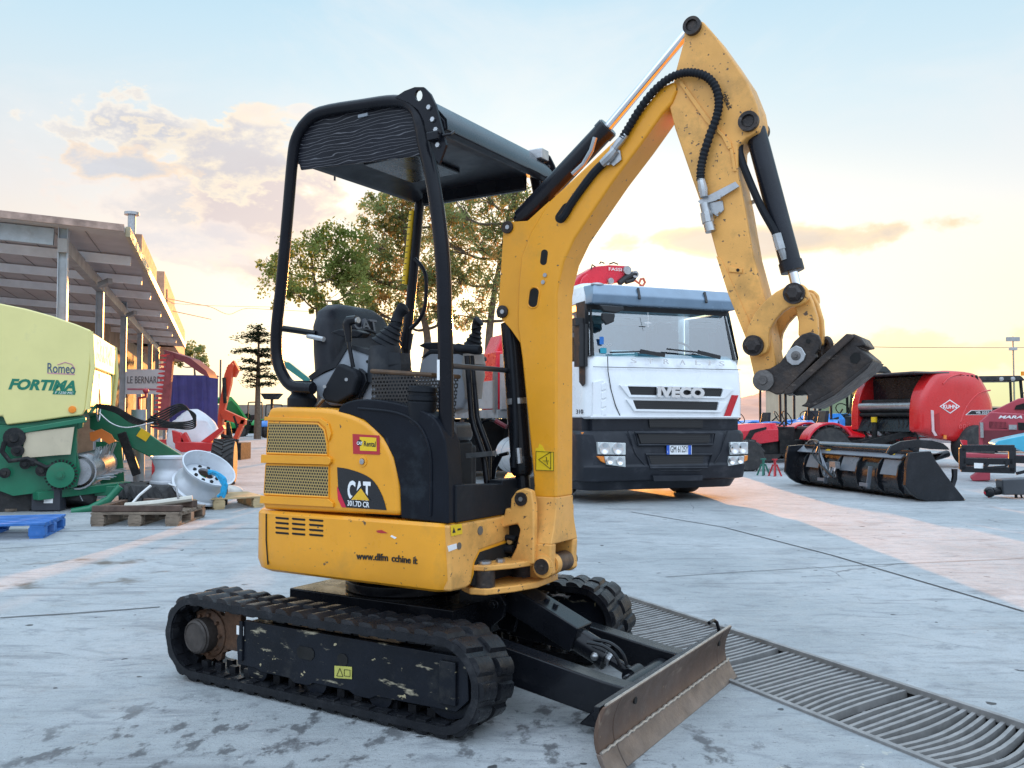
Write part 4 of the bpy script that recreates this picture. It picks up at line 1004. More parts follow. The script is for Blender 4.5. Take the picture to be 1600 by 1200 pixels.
# added fill: sky brightened behind the camera and overhead to light the yard
back = mth('MULTIPLY', mr(sx.outputs['Y'], .35, -.35, sm=True), mr(el, .02, .3)); top = mr(el, .55, 1.0, sm=True)
c = mixc(mth('MAXIMUM', mth('MULTIPLY', back, .9), mth('MULTIPLY', top, .8)), c, tuple(k * K for k in (1.0, 1.2, 1.45)))
bl = mth('MULTIPLY', mr(sx.outputs['Y'], .25, -.35, sm=True), mr(el, .60, .12, sm=True)); c = mixc(mth('MULTIPLY', bl, .85), c, tuple(k * K for k in (.26, .30, .38)))
lowg = mr(el, -.02, -.12); c = mixc(lowg, c, C(90, 90, 95))
add = nd('ShaderNodeMix', data_type='RGBA', blend_type='MIX'); add.inputs['Factor'].default_value = .90; L.new(sky.outputs[0], add.inputs[6]); L.new(c, add.inputs[7])
L.new(add.outputs[2], bg.inputs[0]); bg.inputs['Strength'].default_value = .1
SC.view_settings.view_transform = 'Standard'; SC.view_settings.look = 'None'; SC.view_settings.exposure = 0.98; SC.view_settings.gamma = 1
# ================================================================== GROUND
conc = bpy.data.materials.new('worn_concrete'); conc.use_nodes = True
def build_concrete(m):
    nt = m.node_tree; N = nt.nodes; L = nt.links; b = N['Principled BSDF']
    geo = N.new('ShaderNodeTexCoord')
    def mapn(sc, rot=0):
        p = N.new('ShaderNodeMapping'); p.inputs['Scale'].default_value = sc; p.inputs['Rotation'].default_value = (0, 0, rot); L.new(geo.outputs['Object'], p.inputs[0]); return p
    def noise(p, sc, det=6, ro=.62, dist=0):
        n = N.new('ShaderNodeTexNoise'); n.inputs['Scale'].default_value = sc; n.inputs['Detail'].default_value = det; n.inputs['Roughness'].default_value = ro; n.inputs['Distortion'].default_value = dist; L.new(p.outputs[0], n.inputs['Vector']); return n.outputs['Fac']
    def mr(v, a, c, d=0., e=1.):
        n = N.new('ShaderNodeMapRange'); n.interpolation_type = 'SMOOTHSTEP'
        for k, q in (('From Min', a), ('From Max', c), ('To Min', d), ('To Max', e)): n.inputs[k].default_value = q
        L.new(v, n.inputs['Value']); return n.outputs['Result']
    def mix(f, a, c):
        x = N.new('ShaderNodeMix'); x.data_type = 'RGBA'; L.new(f, x.inputs['Factor'])
        for s, q in ((x.inputs[6], a), (x.inputs[7], c)):
            if isinstance(q, tuple): s.default_value = (*q, 1)
            else: L.new(q, s)
        return x.outputs[2]
    def mul(a, c):
        n = N.new('ShaderNodeMath'); n.operation = 'MULTIPLY'
        for i, q in enumerate((a, c)):
            if isinstance(q, (int, float)): n.inputs[i].default_value = q
            else: L.new(q, n.inputs[i])
        return n.outputs[0]
    p1 = mapn((1, 1, 1)); ps = mapn((1.0, 2.6, 1), .35); pf = mapn((1.6, 1, 1), -.5)
    c = mix(mr(noise(p1, .55), .35, .65), (.30, .325, .335), (.41, .43, .44))
    c = mix(mr(noise(ps, 3.0, 8, .7, 1.2), .47, .74), c, (.21, .225, .24))         # trowelled drag marks
    c = mix(mr(noise(p1, 7.5, 8, .7), .52, .78), c, (.24, .255, .27))
    c = mix(mr(noise(ps, 9, 6, .7, .2), .62, .70), c, (.15, .16, .17))
    c = mix(mr(noise(p1, 95, 3, .6), .62, .74), c, (.17, .17, .18))
    c = mix(mr(noise(p1, 42, 4, .6), .66, .72), c, (.52, .52, .52))
    c = mix(mr(noise(mapn((1, 3.2, 1), -.1), 20, 6, .75), .585, .66), c, (.17, .178, .185))    # pitting
    c = mix(mul(mr(noise(mapn((.35, 2.2, 1), .2), 2.2, 7, .7), .52, .68), .55), c, (.15, .155, .165))   # tyre scuffs
    c = mix(mr(noise(p1, 160, 2, .5), .64, .70), c, (.14, .14, .145))
    # drips and damp patches left round the machine
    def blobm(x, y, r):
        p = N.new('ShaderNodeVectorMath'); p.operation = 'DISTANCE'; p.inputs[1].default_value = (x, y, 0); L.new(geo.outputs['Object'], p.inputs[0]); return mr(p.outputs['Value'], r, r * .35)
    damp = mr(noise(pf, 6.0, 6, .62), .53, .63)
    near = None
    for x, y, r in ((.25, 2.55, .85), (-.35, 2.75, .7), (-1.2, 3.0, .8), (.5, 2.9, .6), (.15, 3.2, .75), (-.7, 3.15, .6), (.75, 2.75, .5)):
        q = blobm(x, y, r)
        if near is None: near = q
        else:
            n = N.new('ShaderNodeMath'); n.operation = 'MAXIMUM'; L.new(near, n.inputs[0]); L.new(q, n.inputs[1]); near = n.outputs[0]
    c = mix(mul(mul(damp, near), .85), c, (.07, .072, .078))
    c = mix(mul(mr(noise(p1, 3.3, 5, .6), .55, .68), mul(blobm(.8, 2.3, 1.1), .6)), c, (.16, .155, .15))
    c = mix(mul(mr(noise(p1, 2.1, 5, .6), .56, .7), blobm(-3.6, 6.3, 1.9)), c, (.13, .11, .09))
    c = mix(mul(mr(noise(pf, 1.2, 6, .6), .58, .75), .45), c, (.16, .16, .165))
    c = mix(mr(noise(p1, 11, 2, .4), .735, .75), c, (.05, .052, .055))
    c = mix(mul(mr(noise(pf, 8, 3, .5), .66, .68), blobm(1.05, 2.6, .55)), c, (.62, .58, .46))    # spilt pale paint
    # hairline cracks
    v = N.new('ShaderNodeTexVoronoi'); v.feature = 'DISTANCE_TO_EDGE'; v.inputs['Scale'].default_value = .42
    pw = N.new('ShaderNodeMix'); pw.data_type = 'VECTOR'; nn = N.new('ShaderNodeTexNoise'); nn.inputs['Scale'].default_value = 2.2; nn.inputs['Detail'].default_value = 5; L.new(geo.outputs['Object'], nn.inputs['Vector'])
    pw.inputs['Factor'].default_value = .12; L.new(geo.outputs['Object'], pw.inputs[4]); L.new(nn.outputs['Color'], pw.inputs[5]); L.new(pw.outputs[1], v.inputs['Vector'])
    c = mix(mul(mr(v.outputs['Distance'], .0030, .0010), mul(mr(noise(p1, .5), .52, .60), .6)), c, (.075, .075, .08))
    L.new(c, b.inputs['Base Color'])
    L.new(mr(noise(p1, 5), .3, .7, .5, .78), b.inputs['Roughness'])
    bu = N.new('ShaderNodeBump'); bu.inputs['Strength'].default_value = .55; bu.inputs['Distance'].default_value = .012
    hh = N.new('ShaderNodeMath'); hh.operation = 'ADD'; L.new(noise(ps, 12, 7, .7), hh.inputs[0]); L.new(noise(p1, 60, 5, .7), hh.inputs[1]); L.new(hh.outputs[0], bu.inputs['Height']); L.new(bu.outputs[0], b.inputs['Normal'])
build_concrete(conc)
# drain trench corners on the ground: far edge and near edge, traced where they lie
A0 = gnd(905, 904); A1 = gnd(1600, 1131); B0 = gnd(1155, 1076); B1 = gnd(1480, 1200)
dv = (A1 - gnd(990, 935)).normalized()                       # along the trench
nv = Vector((-dv.y, dv.x, 0))
if nv.dot(B0 - A1) < 0: nv = -nv
wd = (B0 - A1).dot(nv)
wd2 = (B1 - A1).dot(nv)
WID = (wd + wd2) / 2
s0 = (gnd(905, 904) - A1).dot(dv) - .35; s1 = 2.2
def tr(s, t, z=0.): q = A1 + dv * s + nv * t; return Vector((q.x, q.y, z))
q = [tr(s0, 0), tr(s1, 0), tr(s1, WID), tr(s0, WID)]
R_ = 900
big = [Vector((-R_, R_, 0)), Vector((R_, R_, 0)), Vector((R_, -R_, 0)), Vector((-R_, -R_, 0))]
vs = big + q; 
def cyc(lst): return lst
m = MB(); m.add(vs, [(0, 1, 5, 4), (1, 2, 6, 5), (2, 3, 7, 6), (3, 0, 4, 7)])
g = m.build('ground', conc, smooth=False); tag(g, kind='structure')
for p in g.data.polygons:
    if p.normal.z < 0: p.flip()
m = MB(); dz = -.22
m.add([(*v.xy, 0.) for v in q] + [(*v.xy, dz) for v in q], [(4, 5, 6, 7), (0, 1, 5, 4), (1, 2, 6, 5), (2, 3, 7, 6), (3, 0, 4, 7)])
tag(m.build('drain_trench', M('trench_dirt', (.05, .047, .045), .9, 0, .4, 8), smooth=False), kind='structure')
# grate: a frame and its bent bars
gal = M('galvanised_bar', (.27, .265, .26), .6, .3, .2, 12, .1, 120, 0, dirt=((.2, .19, .18), .5, .85, 9))
gr = empty('drain_grate', tr((s0 + s1) / 2, WID / 2), 0, 'long steel drain grate with many bent bars let into the concrete floor', 'drain grate')
def loc(v): return v - gr.location
m = MB()
for t in (.012, WID - .012): m.bar(loc(tr(s0, t, -.004)), loc(tr(s1, t, -.004)), .024, .03)
for t in (WID * .5,): m.bar(loc(tr(s0, t, -.055)), loc(tr(s1, t, -.055)), .02, .03)
m.build('frame', gal, gr, bev=.003)
rnd = random.Random(5); k = 0; s = s0 + .02
# bars lie nearly level in the picture: find their slant from two points seen on one bar
a_, b_ = gnd(1075, 985), gnd(1175, 1003)
slant = 0.0
pa, pb = gnd(1180, 1086), gnd(1300, 1052)
sa, ta = (pa - A1).dot(dv), (pa - A1).dot(nv); sb, tb = (pb - A1).dot(dv), (pb - A1).dot(nv)
slant = (sa - sb) / (ta - tb) * WID
bars = []
while s < s1 - .02:
    bars.append(s); s += .039
B_ = MB(); lim = 100
cnt = 0
for i, s in enumerate(bars):
    u = (s - s0) / (s1 - s0)
    if rnd.random() < .025 or abs(s + .42) < .02: continue
    bend = (.006 + .035 * max(0, min(1, (s + 1.2) / 1.2))) * math.sin(s * 4.1 + 1.) + rnd.uniform(-.004, .004) * (1 + 2 * u)
    sag = max(0, math.sin(s * 2.3 + .6)) * .02 * u + rnd.uniform(0, .006)
    tw = rnd.uniform(-.006, .006) * (1 + u)
    pts = []
    for kk in range(9):
        t = kk / 8; sp_ = s + slant * (t - .5) + bend * math.sin(PI * t) + tw * t
        if sp_ < s0 or sp_ > s1: pts = None; break
        pts.append(loc(tr(sp_, .02 + (WID - .04) * t, -.008 - sag * math.sin(PI * t))))
    if not pts: continue
    ring = []
    hw = .0082
    for kk, p in enumerate(pts):
        ring.append([p - dv * hw, p + dv * hw, p + dv * hw - Vector((0, 0, .03)), p - dv * hw - Vector((0, 0, .03))])
    mm = MB(); mm.loft(ring)
    mm.build('bar', gal, gr, smooth=False); cnt += 1
# joints between the slabs
jm = M('joint_filler', (.06, .06, .062), .9, 0, .3, 20)
m = MB()
def joint(pp, w):
    P = [gnd(a, b) for a, b in pp]
    for a, b in zip(P[:-1], P[1:]):
        d = (b - a).normalized(); n = Vector((-d.y, d.x, 0)) * w / 2
        m.add([(*(a - n).xy, .004), (*(b - n).xy, .004), (*(b + n).xy, .004), (*(a + n).xy, .004)], [(0, 1, 2, 3)])
joint([(0, 966), (130, 958), (250, 949)], .016); joint([(0, 833), (200, 828), (410, 826)], .02)
joint([(985, 800), (1130, 824), (1300, 868), (1450, 912), (1600, 956)], .018); joint([(1040, 902), (1160, 894), (1340, 884), (1600, 873)], .010)
joint([(0, 858), (180, 845), (400, 842)], .01); joint([(370, 740), (415, 738)], .03)
tag(m.build('slab_joint', jm, smooth=False), kind='structure')
print('trench', WID, slant, len(bars), cnt, [tuple(round(x, 2) for x in v) for v in q])
# ================================================================== THE LORRY
def glass_mat(name, tint=(.75, .9, .92), fres=1.5, rough=.02, opac=.0, refl=0., body=(.02, .03, .03)):
    m = bpy.data.materials.new(name); m.use_nodes = True; nt = m.node_tree; N = nt.nodes; L = nt.links; N.clear()
    o = N.new('ShaderNodeOutputMaterial'); t = N.new('ShaderNodeBsdfTransparent'); t.inputs[0].default_value = (*tint, 1)
    gl = N.new('ShaderNodeBsdfGlossy'); gl.inputs['Roughness'].default_value = rough; f = N.new('ShaderNodeFresnel'); f.inputs[0].default_value = fres
    mx = N.new('ShaderNodeMixShader'); L.new(f.outputs[0], mx.inputs[0]); L.new(t.outputs[0], mx.inputs[1]); L.new(gl.outputs[0], mx.inputs[2])
    if refl:
        ad = N.new('ShaderNodeMath'); ad.operation = 'MAXIMUM'; ad.inputs[1].default_value = refl; L.new(f.outputs[0], ad.inputs[0]); L.new(ad.outputs[0], mx.inputs[0])
    if opac:
        d = N.new('ShaderNodeBsdfDiffuse'); d.inputs[0].default_value = (*body, 1); m2 = N.new('ShaderNodeMixShader'); m2.inputs[0].default_value = opac
        L.new(mx.outputs[0], m2.inputs[1]); L.new(d.outputs[0], m2.inputs[2]); L.new(m2.outputs[0], o.inputs[0])
    else: L.new(mx.outputs[0], o.inputs[0])
    return m
T = Frame(.915, 11.3, math.radians(21.1))
truck = empty('crane_lorry', T.o, T.yaw, 'white flatbed lorry with black bumper and red loader crane, parked behind the excavator', 'truck')
twhite = M('white_lorry_paint', (.80, .82, .84), .3, 0, .04, 2, .02, 300, .4, dirt=((.5, .5, .48), .58, .95, 3))
tblack = M('black_bumper', (.018, .021, .028), .45, 0, .2, 4, .06, 260, .05, dirt=((.08, .08, .09), .55, .95, 4), spec=.25)
tdark = M('dark_cab_trim', (.012, .013, .015), .5, 0, .2, 5)
tglass = glass_mat('windscreen_glass', (.62, .88, .94), 1.42, refl=.28)
visor_m = M('blue_grey_visor', (.16, .24, .33), .2, 0, .12, 3, .02, 300, .5)
mesh_m = perforated('black_radiator_mesh', (.02, .02, .022), (.003, .003, .003), 34, size=.36, metal=0)
chrome_l = M('chrome_letters', (.78, .79, .80), .16, .7, .03)
Z8 = lambda u, v: (860 + u / 3, 400 + v / 3)
def tf(P, y): return [(q.x, q.z) for q in (T.Y(*Z8(u, v), y) for u, v in P)]
m = MB()          # shell: lower front with eased corners, back wall, roof, door sills
def ring(z, yf, ins=0., r=.16):
    P = [(.04 + ins, .6, z)]
    for k in range(6): a = math.radians(90 * k / 5); P.append((.04 + ins + r - r * math.cos(a), yf + r - r * math.sin(a), z))
    for k in range(6): a = math.radians(90 * k / 5); P.append((2.46 - ins - r + r * math.sin(a), yf + r - r * math.cos(a), z))
    P += [(2.46 - ins, .6, z), (2.46 - ins, 2.05, z), (.04 + ins, 2.05, z)]
    return P
m.loft([ring(1.10, .03, .03), ring(1.13, .0, .0), ring(1.45, -.01), ring(1.74, .02), ring(1.90, .07, .02), ring(1.93, .10, .03)])
m.loft([ring(2.62, .26, .09, .1), ring(2.70, .24, .10, .1), ring(2.86, .30, .13, .12), ring(2.93, .48, .2, .12)])
m.box((1.25, 2.02, 2.28), (2.30, .06, .72))
for x in (.10, 2.40):
    m.bar((x, 1.55, 1.9), (x, 1.55, 2.66), .05, .12); m.box((x, 1.78, 2.28), (.05, .48, .72))
cab = m.build('cab', twhite, truck, bev=.012)
m = MB()          # dark pillars and frame round the windscreen
for x0, x1, s in ((.085, .165, 1), (2.415, 2.335, -1)):
    m.loft([[(x0, .12, 1.92), (x0 + s * .07, .045, 1.92), (x0 + s * .10, .06, 1.92), (x0, .3, 1.92)], [(x1, .30, 2.64), (x1 + s * .05, .235, 2.64), (x1 + s * .075, .25, 2.64), (x1, .45, 2.64)]])
m.prism([(.15, 2.54), (.15, 2.64), (2.35, 2.64), (2.35, 2.54)], .215, .235)
m.build('screen_pillar', tdark, cab)
m = MB(); m.add([(.12, .075, 1.925), (2.38, .075, 1.925), (2.31, .238, 2.62), (.19, .238, 2.62)], [(0, 1, 2, 3)])
m.build('windscreen', tglass, cab, smooth=False)
for x, n in ((.055, 0), (2.445, 1)):
    m = MB(); m.add([(x, .22, 1.60), (x, 1.5, 1.93), (x, 1.5, 2.62), (x, .34, 2.62), (x, .12, 1.95)], [(0, 1, 2, 3, 4)]); 
    m.build('side_window', glass_mat('side_glass%d' % n, (.25, .3, .32) if n == 0 else (.85, .9, .85), 1.7), cab, smooth=False)
m = MB(); m.prism([(.02, 1.55), (.02, 2.62), (.30, 2.62), (.20, 2.0), (.20, 1.58), (.1, 1.52)], .030, .036, axis='X')
m.box((.02, .12, 2.05), (.12, .16, .55)); m.box((-.02, .1, 2.35), (.14, .10, .1)); m.build('wing_mirror', tdark, cab, bev=.02)
m = MB(); m.loft([[(.15, .05, 2.60), (2.35, .05, 2.60), (2.37, .22, 2.60), (.13, .22, 2.60)], [(.15, .02, 2.72), (2.35, .02, 2.72), (2.36, .25, 2.72), (.14, .25, 2.72)], [(.22, .13, 2.865), (2.28, .13, 2.865), (2.32, .4, 2.87), (.18, .4, 2.87)]])
vs_ = m.build('sun_visor', visor_m, cab, bev=.02)
for x in (.82, 1.85):
    m = MB(); m.bar((x, .0, 2.68), (x + .02, .08, 2.83), .03, .03); m.build('visor_bracket', tdark, vs_)
for x in (.28,):
    m = MB(); m.ball((x, .16, 2.86), .06, sc=(1.6, 1, .5)); m.build('roof_lamp', steel, vs_)
m = MB(); m.strip([(q[0], .05, q[1]) for q in tf([(215, 230), (330, 240), (335, 255), (300, 270), (240, 262)], .05)], (0, -1, 0), .08); m.strip([(q[0], .03, q[1]) for q in tf([(235, 268), (295, 272), (290, 310), (255, 325), (235, 300)], .03)], (0, -1, 0), .06); m.build('front_mirror', tdark, cab, bev=.015)
m = MB()
for P in ([(280, 452), (420, 448), (535, 466)], [(545, 436), (640, 446), (690, 452), (795, 476)]):
    m.tube([(q[0], .02, q[1]) for q in tf(P, .02)], .012, 6)
P = tf([(690, 450), (795, 476)], .02); m.bar((P[0][0], .015, P[0][1]), (P[1][0], .015, P[1][1]), .02, .05)
P = tf([(420, 446), (535, 466)], .02); m.bar((P[0][0], .015, P[0][1]), (P[1][0], .015, P[1][1]), .02, .05)
m.build('wiper', tdark, cab)
# inside
m = MB(); m.box((1.25, .45, 1.86), (2.2, .6, .22)); m.box((1.25, 1.9, 2.0), (2.2, .05, 1.1)); m.build('dashboard', M('cab_inside', (.15, .28, .34), .6, 0, .3, 3), cab, bev=.03)
for x in (.6, 1.9):
    m = MB(); m.box((x, 1.25, 2.02), (.5, .16, .8)); m.box((x, 1.22, 2.42), (.28, .12, .2)); m.build('cab_seat', M('seat_cloth%d' % int(x * 10), (.03, .045, .07), .8, 0, .2), cab, bev=.04)
m = MB(); c_ = Vector((1.9, .72, 2.02)); m.tube([c_ + Vector((.22 * math.cos(a), .1 * math.sin(a), .18 * math.sin(a))) for a in [2 * PI * i / 20 for i in range(20)]], .016, 7, closed=True); m.build('steering_wheel', tdark, cab)
m = MB(); m.box((.32, .07, 1.99), (.09, .004, .07)); m.build('windscreen_disc', M('teal_disc', (.02, .3, .4), .5), cab)
m = MB(); m.box((.30, .08, 2.12), (.06, .004, .1)); m.build('windscreen_tag', M('blue_tag', (.02, .16, .5), .5), cab)
m = MB(); m.box((.65, .12, 1.965), (.38, .05, .07)); m.build('paper', M('pale_paper', (.45, .6, .62), .7), cab)
text('IVECO', white_l, cab, (1.17, 1.86, 2.22), (1, 0, 0), (0, 0, 1), .045, .2)
m = MB(); m.tube([(1.0, .1, 2.52), (1.0, .1, 2.32)], .004, 5); m.bar((.95, .1, 2.38), (1.05, .1, 2.38), .005, .012); m.build('hanging_cross', white_l, cab)
# bonnet trims
def tslab(P, y0, y1, name, mat, par, bev=0):
    m = MB(); m.prism(tf(P, y0), y1, y0); return m.build(name, mat, par, bev=bev, smooth=bool(bev))
YF = -.012
m = MB()
for P in ([(200, 518), (890, 532), (890, 535), (200, 521)],): m.prism(tf(P, YF), YF - .004, YF)
m.tube([(q[0], YF + .0, q[1]) for q in tf([(268, 470), (270, 540), (285, 630), (305, 700), (328, 752)], YF)], .006, 6)
m.build('panel_gap', tdark, cab)
for P in ([(362, 612), (806, 622), (800, 658), (380, 650)], [(386, 676), (786, 684), (778, 722), (405, 716)]):
    tslab(P, YF - .004, YF + .02, 'grille', mesh_m, cab)
m = MB()
for P in ([(325, 605), (362, 610), (378, 651), (800, 660), (812, 622), (860, 625), (815, 668), (370, 662)], [(355, 672), (386, 674), (402, 718), (782, 724), (792, 684), (832, 686), (800, 733), (395, 728)], [(190, 748), (892, 751), (892, 757), (190, 757)], [(365, 604), (800, 613), (808, 621), (360, 611)]):
    m.prism(tf(P, YF - .02), YF - .025, YF + .01)
m.build('grille_trim', twhite, cab, bev=.004)
m = MB()
for k in range(4): m.prism(tf([(238, 600 + 40 * k), (258, 590 + 40 * k), (262, 625 + 40 * k), (238, 632 + 40 * k)], -.02), -.035, .05)
m.prism(tf([(200, 590), (245, 580), (275, 600), (290, 690), (325, 750), (200, 750)], -.018), -.022, .06)
m.build('air_deflector', twhite, cab, bev=.01)
q0 = tf([(492, 658)], YF)[0]; q1 = tf([(712, 664)], YF)[0]; q2 = tf([(492, 615)], YF)[0]
text('IVECO', chrome_l, cab, (q0[0], YF - .045, q0[1]), (1, 0, -.012), (0, 0, 1), q2[1] - q0[1] - .0, q1[0] - q0[0], depth=.015, bold=.06)
for ch, (u, v) in zip('STRALIS', ((376, 502), (455, 504), (530, 506), (606, 509), (678, 511), (740, 514), (790, 516))):
    q = tf([(u, v)], YF)[0]; text(ch, chrome_l, cab, (q[0], YF - .004, q[1]), (1, 0, 0), (0, 0, 1), .065, (.03 if ch == 'I' else .085), depth=.006, bold=0)
tslab([(850, 652), (882, 653), (845, 752), (813, 752)], YF - .004, YF - .001, 'red_stripe', M('red_reflective', (.5, .01, .02), .35), cab)
text('310', M('grey_letters', (.12, .12, .13), .4, .4), cab, (.036, .30, 1.17), (0, -1, 0), (0, 0, 1), .055, .2, depth=.004)
# bumper
m = MB()
def bring(z, yf, ins=0., r=.22):
    P = [(-.02 + ins, 1.0, z)]
    for k in range(6): a = math.radians(90 * k / 5); P.append((-.02 + ins + r - r * math.cos(a), yf + r - r * math.sin(a), z))
    for k in range(6): a = math.radians(90 * k / 5); P.append((2.52 - ins - r + r * math.sin(a), yf + r - r * math.cos(a), z))
    P += [(2.52 - ins, 1.0, z)]
    return P
m.loft([bring(.17, .14, .12), bring(.28, .09, .07), bring(.30, -.0, .0), bring(.48, -.05), bring(.51, -.03), bring(.62, -.03), bring(.90, -.01), bring(.95, .02, .03)])
m.box((1.25, .25, 1.02), (2.2, .4, .2)); m.box((.2, .6, 1.0), (.3, .9, .3)); m.box((2.3, .6, 1.0), (.3, .9, .3))
bu = m.build('bumper', tblack, truck, bev=.012)
YB2 = -.035
for P in ([(462, 764), (716, 768), (714, 805), (466, 803)],): tslab(P, .03, .10, 'grille', mesh_m, bu)
for P in ([(410, 832), (750, 834), (742, 875), (425, 878)], [(460, 935), (720, 935), (712, 985), (478, 986)]):
    tslab(P, YB2 + .0, .08, 'intake', mesh_m, bu)
m = MB()
for P in ([(395, 828), (770, 830), (760, 884), (410, 886)], [(445, 930), (755, 930), (735, 992), (465, 994)]):
    m.tube([(q[0], YB2 - .005, q[1]) for q in tf(P, YB2)], .016, 6, closed=True)
m.tube([(q[0], YB2, q[1]) for q in tf([(362, 820), (400, 930), (450, 990), (520, 1005), (700, 1005), (760, 985), (800, 920), (830, 820)], YB2)], .009, 6)
m.prism(tf([(480, 1030), (715, 1028), (712, 1052), (485, 1056)], YB2 - .02), YB2 - .026, .0)
m.build('bumper_moulding', tblack, bu)
def lamp_px(P, name, c, y=-.045):
    m = MB(); m.prism(tf(P, y), y - .012, y + .05); return m.build(name, c, bu, bev=.008)
lensm = M('lamp_lens', (.62, .66, .66), .12, .35, .15, 12, .05, 40, .6)
orange_m = M('amber_lens', (.75, .22, .02), .25, 0, .1, 10, 0, 80, .4)
for P, low, am, cs in (([(220, 872), (352, 876), (352, 932), (222, 930)], [(250, 938), (350, 938), (352, 990), (262, 978)], [(217, 938), (250, 938), (256, 972), (235, 962)], ((252, 902), (315, 903), (278, 958), (325, 962))),
                   ([(842, 872), (925, 872), (925, 928), (842, 932)], [(835, 938), (908, 936), (905, 972), (832, 985)], [(908, 936), (925, 934), (922, 958), (906, 965)], ((862, 902), (900, 900), (850, 960), (888, 956)))):
    hl = lamp_px(P, 'headlight', lensm); fl_ = lamp_px(low, 'fog_light', lensm); lamp_px(am, 'indicator', orange_m)
    for i, (u, v) in enumerate(cs):
        q = tf([(u, v)], -.06)[0]; mm = MB(); r = .075 if i < 2 else .05
        mm.lathe([(0, 0), (r * .35, .004), (r * .8, .018), (r, .02), (r, 0), (0, 0)], (q[0], -.058, q[1]), (0, -1, 0), 20); mm.build('reflector', chrome, hl if i < 2 else fl_)
lamp_px([(147, 826), (175, 826), (175, 858), (147, 858)], 'side_lamp', orange_m, .1)
m = MB(); m.prism(tf([(545, 888), (660, 888), (660, 930), (545, 930)], -.045), -.056, -.045); pl = m.build('number_plate', M('plate_white', (.78, .80, .82), .4, 0, .03), bu)
for P in ([(545, 888), (559, 888), (559, 930), (545, 930)], [(646, 888), (660, 888), (660, 930), (646, 930)]):
    m = MB(); m.prism(tf(P, -.057), -.0575, -.0562); m.build('plate_band', M('plate_blue', (.02, .1, .5), .4), pl)
q = tf([(563, 921)], -.057)[0]; text('GM 612SY', black_l, pl, (q[0], -.058, q[1]), (1, 0, 0), (0, 0, 1), .085, .27, depth=.001)
q = tf([(549, 924)], -.058)[0]; text('I', white_l, pl, (q[0], -.0585, q[1]), (1, 0, 0), (0, 0, 1), .03, depth=.001)
# running gear
def simple_wheel(par, c, r, w, axis=(1, 0, 0), rimm=None, rr=.55, name='wheel', lug=0):
    m = MB(); h = w / 2
    m.lathe([(r * rr, -h), (r * .93, -h), (r, -h * .7), (r, h * .7), (r * .93, h), (r * rr, h)], c, axis, 36)
    if lug:
        ax = Vector(axis).normalized(); ref = Vector((0, 0, 1)); b = ax.cross(ref).normalized()
        for k in range(lug):
            for sd in (-1, 1):
                a = 2 * PI * (k + .25 * sd) / lug; n = b * math.cos(a) + ref * math.sin(a); t = ax.cross(n)
                R = Matrix(((t + ax * .7 * sd).normalized(), (ax - t * .7 * sd).normalized(), n)).transposed()
                m.box(Vector(c) + n * (r + r * .02) + ax * sd * h * .45, (r * .07, h * 1.1, r * .09), R)
    t = m.build(name, tyre_m, par)
    m = MB(); m.lathe([(0, -h * .3), (r * rr * .3, -h * .35), (r * rr * .5, -h * .1), (r * rr * .9, -h * .2), (r * rr, -h * .9), (r * rr * 1.04, -h * .9), (r * rr * 1.04, h * .9), (r * rr * .9, h * .6), (0, h * .5)], c, axis, 28)
    m.build('rim', rimm or steel, t); return t
for x in (.25, 2.28): simple_wheel(truck, (x, 1.32, .50), .50, .30)
for x in (.3, 2.2):
    for y in (6.2,): simple_wheel(truck, (x, y, .50), .50, .5)
m = MB(); m.box((.85, 4.8, .8), (.1, 7, .25)); m.box((1.65, 4.8, .8), (.1, 7, .25)); m.box((1.25, 1.4, .65), (2.0, .3, .3)); m.box((.3, 2.4, .75), (.3, .5, .3)); m.box((1.25, 5.2, .62), (2.4, .25, .95)); m.box((1.25, 3.4, .5), (1.5, .6, .6)); m.box((1.25, 9.0, .65), (2.44, .1, .9)); m.box((1.25, 7.0, .75), (2.2, .1, .7)); m.box((2.2, 3.3, .6), (.5, 2.6, .8)); m.build('chassis', tdark, truck)  # rails and axle, with extra boxes added to block low sun underneath
m = MB(); m.box((1.25, 6.2, 1.18), (2.5, 6.0, .14)); bed = m.build('flatbed', M('grey_bed', (.22, .23, .24), .6, .2, .2, 5), truck, bev=.01)
m = MB()
for y in (4.3, 6.2, 8.1): m.box((.02, y, 1.5), (.03, 1.86, .46)); m.box((2.48, y, 1.5), (.03, 1.86, .46))
m.box((1.25, 3.2, 1.7), (2.4, .05, .9)); m.build('side_board', M('pale_board', (.30, .31, .32), .5, .1, .15, 4, .1, 40, dirt=((.16, .15, .14), .5, .85, 3)), bed, bev=.008)
m = MB()
for y in (3.3, 5.25, 7.15, 9.1): m.box((.0, y, 1.55), (.06, .09, .7))
m.build('board_post', M('post_grey', (.14, .145, .15), .5, .3), bed)
m = MB(); m.cyl((.28, 2.35, .52), (.28, 3.25, .52), .30); m.cyl((.28, 2.6, .52), (.28, 2.64, .52), .31); m.cyl((.28, 2.98, .52), (.28, 3.02, .52), .31); m.build('fuel_tank', M('aluminium_tank', (.42, .44, .46), .4, .1, .1, 6, .1, 40), truck)
